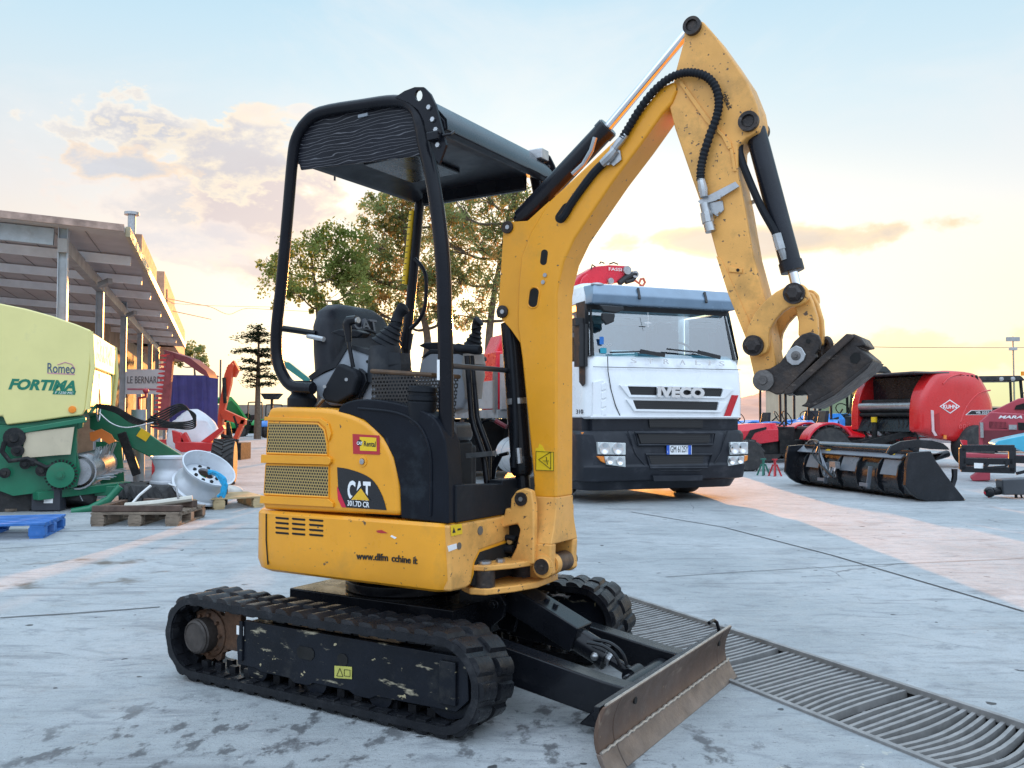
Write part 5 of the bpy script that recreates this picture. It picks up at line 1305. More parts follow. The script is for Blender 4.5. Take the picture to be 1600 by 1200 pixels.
# loader crane folded behind the cab
cred = M('crane_red', (.62, .015, .04), .3, 0, .08, 4, .03, 200, .3)
m = MB(); m.box((1.25, 2.6, 1.3), (.5, .5, 1.1)); m.cyl((1.25, 2.6, 1.5), (1.25, 2.6, 3.0), .2); m.box((.25, 2.7, 1.25), (.4, .4, .5))
kc = 2.6
kf = lambda P: [(q.x, q.z) for q in (T.Y(*Z8(u, v), kc) for u, v in P)]
m.build('crane_base', M('crane_grey', (.12, .125, .13), .5, .2), truck, bev=.02)
m = MB(); m.prism(kf([(60, 160), (130, 90), (190, 55), (260, 48), (340, 52), (352, 62), (358, 80), (340, 105), (300, 130), (200, 140), (150, 160)]), kc - .14, kc + .14); m.prism(kf([(100, 170), (125, 110), (150, 90), (160, 110), (140, 170)]), kc - .2, kc + .2); ca = m.build('crane_arm', cred, truck, bev=.02)
m = MB()
for P, r in (([(300, 135), (330, 110), (365, 92), (380, 95)], .05), ([(170, 70), (175, 48), (190, 58)], .012), ([(210, 45), (215, 35), (232, 42)], .012), ([(255, 45), (275, 38), (295, 46)], .012), ([(330, 130), (362, 120), (375, 105)], .035)):
    m.tube([(x, kc - .16, z) for x, z in kf(P)], r, 8)
m.build('crane_ram', tdark, ca)
m = MB(); m.tube([(x, kc - .15, z) for x, z in kf([(360, 125), (375, 120), (395, 135), (402, 115), (415, 112), (422, 130), (412, 146), (398, 142)])], .022, 8); m.build('crane_hook', M('hook_orange', (.5, .12, .08), .4), ca)
m = MB()
for (u, v, r) in ((335, 75, .07), (372, 94, .06), (258, 125, .05)):
    x, z = kf([(u, v)])[0]; m.cyl((x, kc - .20, z), (x, kc - .14, z), r)
m.build('crane_pin', steel, ca)
m = MB(); m.prism(kf([(250, 54), (318, 56), (316, 80), (250, 78)]), kc - .147, kc - .141); m.build('crane_plate', cred, ca)
P = kf([(254, 74), (314, 76), (254, 60)]); text('FASSI', white_l, ca, (P[0][0], kc - .15, P[0][1]), (1, 0, 0), (0, 0, 1), P[2][1] - P[0][1], P[1][0] - P[0][0], depth=.002)
# things on the lorry bed
m = MB(); q = T.Y(760, 560, 4.2)
m.box((.6, 4.2, 1.75), (.8, .8, 1.0)); m.prism([(.2, 2.2), (1.0, 2.2), (.75, 2.55), (.35, 2.55)], 3.9, 4.5)
rl = m.build('red_machine', cred, None, bev=.03); rl.location = T.o; rl.rotation_euler = (0, 0, T.yaw); tag(rl, 'red boxy machine loaded on the lorry bed behind its crane', 'machine')
# ================================================================== LEFT SIDE: SHED, BALER, PALLETS
galv = M('galvanised_post', (.36, .40, .43), .5, .3, .15, 5, .08, 80, 0, dirt=((.22, .2, .18), .55, .9, 3))
SHY = math.radians(18.2)
c1_ = dep(100, 348, 14.0)
SH = Frame(c1_.x, c1_.y, SHY)
zc = c1_.z
shed = empty('open_shed', SH.o, SHY, 'long open sided metal shed on grey steel posts along the left side', 'shed')
# posts in line along local Y
ys = []
for px, py in ((100, 348), (157, 430), (194, 475), (219, 507), (235, 527), (246, 536)):
    ys.append(SH.X(px, py, 0.0).y)
ys[0] = 0.
roofm = M('shed_roof_underside', (.42, .37, .36), .6, .0, .1, 2, .05, 40)
for y in ys + [ys[-1] + 5.5]:
    m = MB(); m.box((0, y, zc / 2 - .1), (.26, .03, zc + .2)); m.box((0, y - .10, zc / 2 - .1), (.03, .18, zc + .2)); m.box((0, y + .10, zc / 2 - .1), (.03, .18, zc + .2)) if False else None
    m = MB()
    m.box((-.065, y, zc / 2), (.014, .15, zc)); m.box((.065, y, zc / 2), (.014, .15, zc)); m.box((0, y, zc / 2), (.12, .012, zc)); m.box((0, y, .02), (.32, .32, .04))
    m.build('post', galv, shed)
_q1, _q0 = SH.Y(194, 353, -.35), SH.Y(0, 331, -.35)
ov = _q1.x; fall = (_q0.z - _q1.z) / (_q1.x - _q0.x); zr0 = _q1.z + fall * ov - .09
RL = SH.X(287, 532, ov).y
# roof: sheet from x=-9 to +ov, falling slightly outward
def rz(x): return zr0 - fall * x
m = MB()
for y0 in [(-.2)]:
    prof = []
m.add([(-10, -.35, rz(-10)), (ov, -.35, rz(ov)), (ov, RL, rz(ov)), (-10, RL, rz(-10)), (-10, -.35, rz(-10) + .09), (ov, -.35, rz(ov) + .09), (ov, RL, rz(ov) + .09), (-10, RL, rz(-10) + .09)], [(3, 2, 1, 0), (4, 5, 6, 7), (0, 1, 5, 4), (1, 2, 6, 5), (2, 3, 7, 6), (3, 0, 4, 7)])
rf_ = m.build('roof', roofm, shed, smooth=False)
m = MB(); 
for x in [ov - .6 - .5 * k for k in range(20)]:
    m.box((x, RL / 2, rz(x) - .006), (.012, RL, .012))
m.build('roof_seam', M('roof_seam_m', (.2, .18, .17), .6), rf_, smooth=False)
m = MB(); m.box((ov + .04, RL / 2, rz(ov) + .03), (.07, RL + .4, .16)); m.build('gutter', M('gutter_metal', (.38, .33, .22), .4, .4, .2, 3), rf_)
m = MB(); m.bar((-10, -.38, rz(-10) + .05), (ov, -.38, rz(ov) + .05), .05, .11); m.build('verge_trim', M('rusty_verge', (.34, .24, .20), .6, .2, .4, 6), rf_)
lightst = M('pale_purlin', (.78, .80, .82), .45, .0, .1, 3)
beamst = M('grey_beam', (.30, .29, .28), .5, .2, .2, 3)
for y in [ys[0] + 1.9, ys[1] - .2, ys[1] + 2.2, ys[2] + 1.2, ys[3] - .3, ys[3] + 2.5, ys[4] + 1]:
    m = MB(); m.bar((-10, y, rz(-10) - .10), (ov - .1, y, rz(ov) - .10), .10, .16); m.build('purlin', lightst, shed)
m = MB(); m.bar((-10, 0, rz(-10) - .15), (-.14, 0, rz(-.14) - .15), .08, .26); m.build('rafter', galv, shed)
for x in (0, -5.0):
    m = MB(); m.bar((x, -.1, rz(x) - .28), (x, RL - 1, rz(x) - .28), .14, .22); m.build('beam', beamst, shed)
m = MB(); m.bar((-4, ys[3], rz(-4) - .5), (-10, ys[3], rz(-10) - .6), .05, .05); m.build('tie_rod', M('rust_tie', (.4, .25, .2), .6), shed)
for y in (ys[0] + 3.3, ys[2] - .6):
    m = MB(); m.bar((.14, y, rz(0) - .42), (.35, y - .25, rz(0) - .36), .1, .1); m.build('floodlight', beamst, shed)
# building further along with stepped parapet
stone = M('ochre_wall', (.42, .30, .20), .85, 0, .25, 2, .3, 20, 0, dirt=((.2, .16, .12), .5, .85, 1.5))
bl_ = empty('brick_building', SH.o, SHY, 'ochre brick building with stepped parapet rising behind the shed roof', 'building')
m = MB(); m.box((-4.6, 31, 2.9), (7, 30, 5.8)); m.build('wall', stone, bl_)
m = MB()
for a_, b_, x in (((222, 366), (245, 421), .35), ((257, 424), (273, 466), .4), ((262, 452), (289, 518), .45)):
    qa, qb = SH.X(*a_, x), SH.X(*b_, x); zt_ = qa.z
    m.box((x - 1.0, (qa.y + qb.y) / 2, (zt_ + zr0 + .15) / 2), (2.0, qb.y - qa.y, zt_ - zr0 - .15))
m.build('parapet', M('parapet_wall', (.45, .27, .18), .85, 0, .3, 3, .3, 20), bl_)
m = MB(); qf = SH.X(206, 336, .1); m.cyl((.1, qf.y, 4.5), (.1, qf.y, qf.z), .10); m.cyl((.1, qf.y, qf.z), (.1, qf.y, qf.z + .07), .19); m.build('flue', steel, bl_)
m = MB()
for k in range(5): m.box((-1.07, 18 + 5 * k, 2.2), (.06, 2.6, 2.6))
m.build('doorway', M('dark_doorway', (.03, .025, .02), .8), bl_)
# sign banner
def banner():
    a = dep(196, 612, 24); b = dep(262, 612, 24)
    m = MB(); F = Frame(0, 24.0, 0)
    P = F.S([(196, 577), (264, 577), (264, 616), (196, 616)], 0); m.prism(P, -.03, 0)
    o = m.build('sign_board', M('sign_white', (.62, .62, .64), .6, 0, .06), None); o.location = (0, 24, 0); tag(o, 'white company sign board with thin dark lettering, hung under the shed', 'sign')
    q = F.S([(199, 599), (259, 601), (199, 588)], -.035); text('LE BERNARDO', M('sign_letters', (.08, .08, .09), .5), o, (q[0][0], -.034, q[0][1]), (1, 0, 0), (0, 0, 1), q[2][1] - q[0][1], q[1][0] - q[0][0], depth=.003)
    q = F.S([(199, 608), (262, 609)], -.03); m = MB(); m.bar((q[0][0], -.033, q[0][1]), (q[1][0], -.033, q[1][1]), .004, .05); m.build('red_line', M('sign_red', (.5, .15, .2), .5), o)
banner()
# ------------------------------------------------ round baler, yellow and green
KY = M('pale_yellow_paint', (.74, .665, .27), .38, 0, .05, 2, .02, 200, .2, dirt=((.5, .46, .25), .6, .95, 2))
KG = M('green_paint', (.008, .15, .075), .4, 0, .12, 4, .05, 120, .15, dirt=((.06, .10, .06), .55, .9, 5))
KB = M('machine_black', (.015, .016, .017), .6, .1, .3, 8, .2, 90, 0, dirt=((.07, .06, .05), .5, .85, 8), spec=.25)
B = Frame(-5.07, 10.7, math.radians(18))
ba = empty('round_baler', B.o, B.yaw, 'pale yellow and green round baler with a tongue, parked under the shed', 'baler')
BW = 2.55
def bs(P, y=0.): return B.S(P, y)
m = MB(); side = bs([(-140, 470), (-60, 466), (0, 474), (40, 482), (80, 493), (120, 507), (142, 516), (144, 530), (139, 585), (133, 640), (128, 649), (100, 652), (60, 658), (10, 664), (4, 650), (-60, 660), (-140, 660)])
m.prism(side, 0, .08); m.prism(side, BW - .08, BW); top_ = [(x, z) for x, z in side[:8]]
m.prism([(x, z - .01) for x, z in side[:7]] + [(x, z - .07) for x, z in side[:7]][::-1], .08, BW - .08)
bd_ = m.build('body_panel', KY, ba, bev=.02, seg=3)
fxx = bs([(141, 530)])[0][0]
m = MB(); z0, z1 = bs([(140, 572)])[0][1], bs([(142, 518)])[0][1]
m.prism([(.09, z0), (BW - .09, z0), (BW - .09, z1 - .04), (.09, z1)], fxx - .06, fxx + .01, axis='X'); fp = m.build('front_panel', KY, bd_, bev=.015)
text('KRONE', M('dark_green_letters', (.004, .06, .03), .5), fp, (fxx + .012, .5, (z0 + z1) / 2 - .08), (0, 1, 0), (0, 0, 1), .24, 1.7, bold=.05)
m = MB(); 
for yy in (.02, BW - .02): m.tube([(fxx - .0, yy, z1), (fxx + .03, yy, z0), (fxx - .02, yy, bs([(135, 640)])[0][1])], .03, 8)
m.build('edge_trim', KY, bd_)
q = bs([(74, 582), (117, 584), (74, 567)]); text('Romeo', M('navy_letters', (.06, .1, .16), .4), bd_, (q[0][0], -.002, q[0][1]), (1, 0, -.03), (0, 0, 1), q[2][1] - q[0][1], q[1][0] - q[0][0], bold=.01)
m = MB(); q = bs([(74, 583), (117, 585)]); m.bar((q[0][0], -.002, q[0][1]), (q[1][0], -.002, q[1][1]), .003, .012); q = bs([(90, 570), (102, 566), (112, 569), (117, 576)])
m.tube([(x, -.003, z) for x, z in q], .006, 5); m.build('logo_line', M('logo_pink', (.55, .25, .3), .4), bd_)
q = bs([(13, 607.5), (118, 610.5), (13, 595)]); text('FORTIMA', M('green_letters', (.005, .17, .10), .4), bd_, (q[0][0], -.002, q[0][1]), (1, 0, -.02), (0, 0, 1), q[2][1] - q[0][1] + .02, q[1][0] - q[0][0], shear=.3, bold=.045)
m = MB(); m.prism(bs([(84, 610), (119, 611), (117, 617), (82, 616)]), -.003, .0); gp_ = m.build('model_plate', M('green_plate', (.005, .17, .10), .4), bd_)
q = bs([(86, 615.3), (115, 616), (86, 611.5)]); text('F 1250 MC', white_l, bd_, (q[0][0], -.004, q[0][1]), (1, 0, -.02), (0, 0, 1), q[2][1] - q[0][1], q[1][0] - q[0][0], shear=.25, depth=.001)
q = B.Y(113, 640, 0); m = MB(); m.lathe([(0, 0), (.045, 0), (.04, .02), (0, .025)], q, (0, -1, 0), 20); m.build('side_reflector', M('orange_reflector', (.85, .25, .02), .3), bd_)
# green chamber and lower frame
m = MB(); m.prism(bs([(-140, 655), (10, 665), (60, 659), (120, 650), (135, 645), (137, 575), (128, 560), (-140, 560)]), .10, BW - .1); m.prism(bs([(-140, 660), (8, 664), (70, 657), (130, 649), (128, 668), (60, 690), (0, 720), (-140, 720)]), .05, .15); m.build('bale_chamber', KG, ba, bev=.01)
m = MB(); z0_, z1_ = bs([(135, 640)])[0][1], bs([(138, 578)])[0][1]
m.prism([(.3, z0_), (BW - .15, z0_), (BW - .15, z1_), (.3, z1_)], fxx - .30, fxx - .05, axis='X'); m.build('front_plate', KG, ba)
m = MB(); m.tube(catmull([(fxx - .02, 1.0, z1_ + .0), (fxx - .03, 1.02, z1_ - .25), (fxx - .02, .85, z1_ - .5), (fxx - .02, 1.05, z1_ - .62), (fxx - .02, 1.18, z1_ - .45), (fxx - .02, 1.05, z1_ - .2)], 5), .012, 6); m.build('rope_loop', steel, ba)
m = MB(); m.bar(B.Y(30, 674, -.05), B.Y(135, 656, -.05), .07, .06); m.build('side_rail', KG, ba, bev=.01)
m = MB(); P = [Vector((x, -.06, z)) for x, z in bs([(40, 676), (116, 667), (110, 710), (92, 711), (34, 716)], -.06)]; m.strip(P, (0, 1, 0), .02); m.build('beige_flap', M('beige_flap_m', (.55, .47, .33), .6, 0, .1, 3, dirt=((.3, .25, .2), .6, .9, 4)), ba)
m = MB(); m.prism(bs([(-20, 668), (120, 660), (118, 735), (80, 765), (60, 770), (20, 775), (-20, 760)]), .02, .10); m.build('drive_plate', KG, ba)
m = MB()
for (px, py, r) in ((23, 684, .12), (28, 704, .07), (40, 725, .06), (66, 735, .07), (52, 722, .05), (8, 739, .06)):
    q = B.Y(px, py, -.06); m.lathe([(0, 0), (r, 0), (r, .03), (r * .5, .04), (r * .4, .06), (0, .06)], q, (0, -1, 0), 18)
m.tube([(x, -.09, z) for x, z in bs([(10, 690), (6, 705), (18, 720), (45, 716), (75, 730), (90, 725), (105, 735)])], .03, 6)
m.build('chain_drive', KB, ba)
m = MB(); q = B.Y(95, 742, -.10); m.lathe([(0, 0), (.15, 0), (.15, .03), (.05, .035), (.05, .05), (0, .05)], q, (0, -1, 0), 30); m.lathe([(.03, 0), (.03, .07), (0, .07)], q, (0, -1, 0), 12); m.build('chain_cover', KG, ba)
m = MB()
for k in range(26):
    a = 2 * PI * k / 26; m.box((q.x + .165 * math.cos(a), q.y + .02, q.z + .165 * math.sin(a)), (.03, .03, .02), Matrix.Rotation(-a, 3, 'Y'))
m.build('chain', KB, ba)
pk = empty('pickup_reel', (0, 0, 0)); pk.parent = ba
c0 = B.Y(120, 738, .10)
m = MB(); m.cyl((c0.x, .12, c0.z), (c0.x, BW - .15, c0.z), .16); 
for k in range(26):
    y = .16 + (BW - .4) * k / 25; m.tube([(c0.x + .205 * math.cos(a), y, c0.z + .205 * math.sin(a)) for a in [2 * PI * i / 22 for i in range(22)]], .015, 5, closed=True)
m.build('reel_band', steel, pk)
m = MB(); rnd = random.Random(2)
for k in range(26):
    y = .2 + (BW - .4) * k / 25; 
    for j in range(3):
        a = math.radians(-100 + 70 * j + rnd.uniform(-5, 5)); m.tube([(c0.x + .2 * math.cos(a), y, c0.z + .2 * math.sin(a)), (c0.x + .36 * math.cos(a + .25), y, c0.z + .36 * math.sin(a + .25))], .006, 4)
m.build('tine', galv, pk)
m = MB(); m.prism(bs([(90, 705), (118, 695), (126, 735), (120, 760), (75, 772), (55, 765), (75, 755), (100, 762)], .08), .06, .11); m.prism(bs([(150, 690), (190, 690), (195, 760), (150, 765)], BW - .2), BW - .22, BW - .16)
m.build('pickup_plate', KG, pk)
m = MB(); m.bar(B.Y(55, 775, -.02), B.Y(200, 758, .6), .15, .10); m.bar(B.Y(110, 768, .4), B.Y(200, 766, .4), .08, .12); m.build('skid_bar', KG, ba, bev=.01)
m = MB(); a_ = B.Y(120, 792, -.15); m.tube([B.Y(112, 800, -.15), B.Y(140, 795, -.15), B.Y(170, 780, -.15), B.Y(188, 760, -.15)], .045, 10); m.build('support_arm', KG, ba)
m = MB(); P = [Vector((x, .9, z)) for x, z in bs([(140, 676), (158, 670), (174, 679), (180, 690), (170, 694), (156, 684), (146, 690), (141, 688)], .9)]; m.strip(P, (0, 1, 0), .05); m.build('orange_guard', M('orange_guard_m', (.75, .20, .03), .45, 0, .1), ba)
simple_wheel(ba, tuple(B.Y(10, 762, .35)), .42, .4, (0, 1, 0), KB)
# tongue
F2 = lambda px, py, y: B.Y(px, py, y)
m = MB(); P = [F2(a, b, 1.35) for a, b in ((140, 640), (172, 634), (250, 690), (322, 735), (322, 752), (300, 756), (250, 722), (165, 680), (140, 670))]; m.strip(P, (0, 1, 0), .14); tg = m.build('tongue', KG, ba, bev=.015)
m = MB(); P = [F2(a, b, 1.34) for a, b in ((221, 669), (236, 678), (228, 690), (213, 681))]; m.strip(P, (0, -1, 0), .004); m.build('warning_sticker', ylab, tg)
m = MB(); m.bar(F2(190, 676, 1.2), F2(214, 742, 1.2), .09, .11); m.build('stand_strut', KB, ba, bev=.01)
m = MB(); m.cyl(F2(217, 640, 1.7), F2(217, 680, 1.7), .10); m.cyl(F2(217, 680, 1.7), F2(217, 770, 1.7), .075); m.build('jack_leg', M('jack_grey', (.3, .33, .35), .5, .4), ba)
m = MB(); m.tube([F2(217, 640, 1.7), F2(217, 622, 1.7), F2(228, 620, 1.65), F2(228, 610, 1.65)], .02, 6); m.ball(F2(228, 611, 1.65), .04); m.build('jack_crank', M('crank_red', (.35, .03, .05), .5), ba)
rnd = random.Random(8)
for k in range(5):
    m = MB(); pts = [F2(150, 632 + k, .85), F2(180, 636 + 2 * k, .85), F2(215, 655 + 2 * k, .85), F2(250, 660 - 4 * k, .8), F2(285, 640 - 2 * k, .75), F2(305, 648 + 3 * k, .75), F2(298, 658 + 3 * k, .75), F2(265, 660 + 2 * k, .78), F2(235, 650 + 4 * k, .8)]
    m.tube(catmull(pts, 6), .012, 6); m.build('hydraulic_hose', KB, ba)
m = MB(); m.tube(catmull([F2(155, 645, .8), F2(175, 662, .78), F2(200, 668, .78), F2(240, 660, .78)], 6), .010, 6); m.build('pale_hose', steel, ba)
# ------------------------------------------------ pallets, wheels, scrap
wood = M('weathered_wood', (.20, .155, .115), .85, 0, .3, 7, .3, 60, 0, streak=((.10, .075, .055), .52, 6, (1, 9, 9)))
wood_n = M('fresh_pallet_wood', (.48, .36, .20), .8, 0, .2, 6, .25, 60, 0, streak=((.33, .23, .12), .55, 6, (1, 9, 9)))
wood_b = M('blue_pallet_wood', (.03, .14, .42), .7, 0, .25, 6, .25, 60, 0, dirt=((.2, .22, .25), .55, .85, 6))
def pallet(loc, yaw, L, Wd, mat, label, cat='pallet', name='pallet', group='wooden pallets on the yard', h=.144):
    r = empty(name, loc, yaw, label, cat, group)
    for x in (-L / 2 + .07, 0, L / 2 - .07):
        for y in (-Wd / 2 + .05, 0, Wd / 2 - .05):
            m = MB(); m.box((x, y, .06), (.14, .1, .078)); m.build('block', mat, r, bev=.004)
        m = MB(); m.box((x, 0, .109), (.12, Wd, .02)); m.build('stringer', mat, r)
        m = MB(); m.box((x, 0, .0105), (.12, Wd, .02)); m.build('stringer', mat, r)
    n = 6
    for k in range(n):
        y = -Wd / 2 + .05 + (Wd - .1) * k / (n - 1); m = MB(); m.box((0, y, .131), (L, .10 if k in (0, n - 1) else .085, .022)); m.build('board', mat, r, bev=.002)
    return r
p1 = gnd(235, 815); 
pallet((p1.x, p1.y, 0), .02, .90, .85, wood, 'grey weathered pallet carrying loose scrap rails, nearest on the left')
p2 = gnd(320, 795); pallet((p2.x, p2.y + .25, 0), .55, 1.1, .8, wood_n, 'pale fresh pallet under the leaning silver wheel rim')
p3 = gnd(15, 838); pallet((p3.x - .25, p3.y + .1, 0), .25, 1.15, .8, wood_b, 'blue painted pallet at the left edge of the yard')
# scrap on the near pallet
def bar_thing(name, pts, w, h, mat, label, cat, tube=False):
    m = MB()
    o = Vector(pts[0])
    if tube: m.tube([Vector(p) - o for p in pts], w, 8)
    else: m.bar(Vector((0, 0, 0)), Vector(pts[1]) - o, w, h)
    b = m.build(name, mat, None, bev=0 if tube else .004); b.location = o; return tag(b, label, cat)
rustd = M('dull_rust_rail', (.10, .065, .05), .7, .2, .35, 10, .2, 80)
z = .142
bar_thing('steel_rail', [(p1.x - .44, p1.y - .38, z + .035), (p1.x + .46, p1.y - .34, z + .035)], .07, .06, rustd, 'long rusty rail along the front of the grey pallet', 'rail')
bar_thing('steel_rail', [(p1.x - .42, p1.y + .3, z + .035), (p1.x - .36, p1.y - .32, z + .035)], .08, .06, rust, 'short reddish rail across the left end of the grey pallet', 'rail')
bar_thing('steel_rail', [(p1.x - .2, p1.y + .36, z + .04), (p1.x + .44, p1.y + .10, z + .04)], .08, .07, rustd, 'rusty rail lying at a slant across the back of the grey pallet', 'rail')
bar_thing('pipe', [(p1.x - .25, p1.y - .05, z + .03), (p1.x + .1, p1.y - .02, z + .06), (p1.x + .42, p1.y + .08, z + .1)], .035, 0, M('pale_pipe', (.5, .48, .42), .5, .3), 'pale pipe lying across the scrap on the grey pallet', 'pipe', True)
bar_thing('bent_strap', [(p1.x - .2, p1.y + .0, z + .05), (p1.x - .13, p1.y + .02, z + .14), (p1.x - .02, p1.y + .05, z + .24)], .014, 0, white_l, 'white bent strap sticking up from the scrap pallet', 'strap', True)
bar_thing('bent_strap', [(p1.x + .18, p1.y + .02, z + .26), (p1.x + .26, p1.y + .02, z + .23), (p1.x + .29, p1.y + .02, z + .1)], .014, 0, steel, 'grey hooked strap standing at the right of the scrap pallet', 'strap', True)
# tyre lying flat with a rim on top
tp_ = gnd(250, 796); tp_.y -= .0; ty = empty('discarded_tyre', (tp_.x, tp_.y + .45, 0), 0, 'worn tractor tyre lying flat on the ground under a silver rim', 'tyre')
def lying(prof_r, w, par, mat, lug=0, name='casing'):
    m = MB(); r0, r1 = prof_r
    m.lathe([(r0, 0), (r1 * .92, 0), (r1, w * .2), (r1 * 1.01, w * .5), (r1, w * .8), (r1 * .92, w), (r0, w), (r0 * .97, w * .5)], (0, 0, 0), (0, 0, 1), 40, close=True)
    for k in range(lug):
        for sd in (-1, 1):
            a = 2 * PI * (k + .25 * sd) / lug; n = Vector((math.cos(a), math.sin(a), 0)); t = Vector((-math.sin(a), math.cos(a), 0)); u = Vector((0, 0, 1))
            R = Matrix(((t + u * .6 * sd).normalized(), (u - t * .6 * sd).normalized(), n)).transposed()
            m.box(n * (r1 * 1.015) + u * (w * .5 + sd * w * .22), (.05, w * .6, .05), R)
    return m.build(name, mat, par)
R1 = 75 / 1383 * (tp_.y + .45)
lying((R1 * .55, R1), .29, ty, tyre_m, 24)
silver = M('silver_rim_paint', (.55, .58, .62), .4, .3, .08, 5, .05, 100, 0, dirt=((.4, .38, .35), .58, .9, 4))
def rim_obj(par, r, w):
    m = MB()
    m.lathe([(r, 0), (r, .025), (r * .93, .04), (r * .91, w * .3), (r * .80, w * .45), (r * .80, w * .6), (r * .90, w * .8), (r * .92, w - .04), (r, w - .025), (r, w), (r * .95, w), (r * .87, w * .8), (r * .77, w * .6), (r * .77, w * .42), (r * .87, w * .25), (r * .95, 0)], (0, 0, -w / 2), (0, 0, 1), 44, close=True)
    o = m.build('rim_barrel', silver, par)
    m = MB(); m.lathe([(.10, w * .16), (r * .3, w * .22), (r * .6, w * .12), (r * .78, w * .02), (r * .78, -.01), (r * .6, w * .12 - .015), (r * .3, w * .22 - .015), (.10, w * .16 - .015)], (0, 0, 0), (0, 0, 1), 36, close=True); m.build('rim_disc', silver, par)
    m = MB()
    for k in range(8): a = 2 * PI * k / 8; m.cyl((r * .42 * math.cos(a), r * .42 * math.sin(a), w * .15), (r * .42 * math.cos(a), r * .42 * math.sin(a), w * .22), .022, seg=10)
    m.build('rim_hole', hole_m, par); return par
R2 = 36 / 1383 * (tp_.y + .45)
rim1 = empty('wheel_rim', (tp_.x, tp_.y + .45, .29 + .17), 0, 'silver wheel rim lying flat on top of the tractor tyre', 'wheel rim', 'loose silver wheel rims'); rim_obj(rim1, R2, .34)
rc = dep(318, 747, 10.9); rim2 = empty('wheel_rim', (rc.x, rc.y, rc.z), 0, 'silver wheel rim leaning tilted against the tyre with a blue rope', 'wheel rim', 'loose silver wheel rims'); rim_obj(rim2, .335, .34)
rim2.rotation_euler = Vector((.52, -.33, .78)).to_track_quat('Z', 'Y').to_euler()
bm_ = MB(); rnd = random.Random(4)
for k in range(7):
    q = [dep(328 + rnd.uniform(-3, 3), 738 + rnd.uniform(-3, 3), 10.55), dep(340 + rnd.uniform(-3, 3), 742 + rnd.uniform(-4, 4), 10.45), dep(352 + rnd.uniform(-5, 3), 752 + rnd.uniform(-5, 5), 10.4), dep(348 + rnd.uniform(-5, 5), 765, 10.4), dep(345 + rnd.uniform(-6, 6), 776 + rnd.uniform(-4, 3), 10.4)]
    bm_.tube(catmull(q, 5), .018, 6)
tag(bm_.build('blue_rope', M('blue_rope_m', (.01, .30, .55), .6, 0, .3, 30, .4, 90), None), 'bright blue rope tied to the leaning silver rim', 'rope')
bg_ = MB(); q = gnd(358, 778); bg_.ball((q.x, q.y, .09), .15, sc=(1.3, 1, .6)); o = bg_.build('white_sack', M('dirty_white_sack', (.5, .48, .44), .8, 0, .2, 8, .4, 30), None); tag(o, 'small off white sack on the pale pallet beside the rim', 'sack')
# standing tractor tyre
tq = gnd(350, 757); st_ = empty('discarded_tyre', (tq.x, tq.y, 0), 0, 'upright black tractor wheel standing behind the silver rims', 'wheel')
hgt = (757 - 687) / 1383 * tq.y / 2
w_ = simple_wheel(st_, (0, 0, hgt), hgt * .97, .36, (.975, .20, 0), KB, .5, 'tyre', 22)
# battery box and small tyre at far left
q = gnd(66, 800); m = MB(); m.box((0, 0, .16), (.32, .22, .3)); m.box((0, 0, .325), (.33, .23, .03)); m.box((-.1, 0, .36), (.04, .04, .04)); m.box((.1, 0, .36), (.04, .04, .04)); b = m.build('battery', M('battery_black', (.03, .034, .045), .5), None, bev=.008); b.location = (q.x, q.y + .15, 0); b.rotation_euler = (0, 0, .15); tag(b, 'black battery box with white label on the ground by the baler', 'battery')
m = MB(); m.box((.03, -.112, .15), (.10, .004, .1)); m.build('label', white_l, b)
q = gnd(100, 797); m = MB(); m.lathe([(.10, -.1), (.21, -.1), (.235, -.06), (.235, .06), (.21, .1), (.10, .1)], (0, 0, 0), (0, .35, 1), 32); b = m.build('small_tyre', tyre_m, None); b.location = (q.x, q.y + .3, .14); tag(b, 'small black tyre lying beside the battery box', 'tyre')
for i, (a, b_, c, d) in enumerate((((20, 782), (150, 770), .1, 'long grey plank on the ground below the baler, rear one'), ((10, 800), (112, 790), .12, 'broad grey plank on the ground left of the battery box'))):
    A_, B__ = gnd(*a), gnd(*b_); m = MB(); m.bar((0, 0, .02), (B__ - A_) + Vector((0, 0, .02)), c, .035) if False else m.bar(Vector((0, 0, .02)), Vector(((B__ - A_).x, (B__ - A_).y, .02)), c, .03); o = m.build('plank', wood, None); o.location = A_; tag(o, d, 'plank', 'loose planks by the baler')
# ------------------------------------------------ red machines, tarp, big bag behind the tongue
mred = M('implement_red', (.52, .025, .03), .4, 0, .15, 5, .05, 100, .15)
F16 = Frame(0, 17, 0)
mo = empty('sickle_mower', (0, 17, 0), 0, 'tall red sickle mower bar with teeth, folded upright beside the purple tarp', 'mower')
m = MB(); m.prism(F16.S([(262, 555), (272, 553), (262, 672), (248, 672)], 0), -.04, .04); m.build('cutter_bar', M('faded_red_bar', (.26, .05, .055), .6, 0, .3, 8, .2, 60), mo)
for k in range(17):
    t = k / 16; px, py = 264 - 13 * t, 556 + 112 * t; q = F16.Y(px, py, 0)
    m = MB(); m.prism([(q.x + .02, q.z + .04), (q.x - .15, q.z + .02), (q.x - .17, q.z - .005), (q.x + .02, q.z - .04)], -.015, .015); m.build('tooth', mred, mo)
m = MB(); P = F16.S([(258, 547), (270, 550), (300, 560), (325, 580), (330, 590), (318, 585), (290, 566), (262, 555)], .1); m.prism(P, 0, .5); m.build('swath_board', M('dark_red_board', (.18, .03, .04), .5, 0, .2), mo)
m = MB(); m.box((F16.Y(262, 690, 0).x, .1, .35), (.5, .5, .7)); m.build('mower_base', mred, mo, bev=.03)
_o = dep(300, 600, 18.9)
F17 = Frame(_o.x, _o.y, .30)
tar = empty('covered_load', F17.o, .30, 'tall square load under a purple blue tarpaulin beside the mower bar', 'load')
P = F17.S([(266, 588), (335, 588), (341, 592), (341, 690), (266, 690)], 0); m = MB()
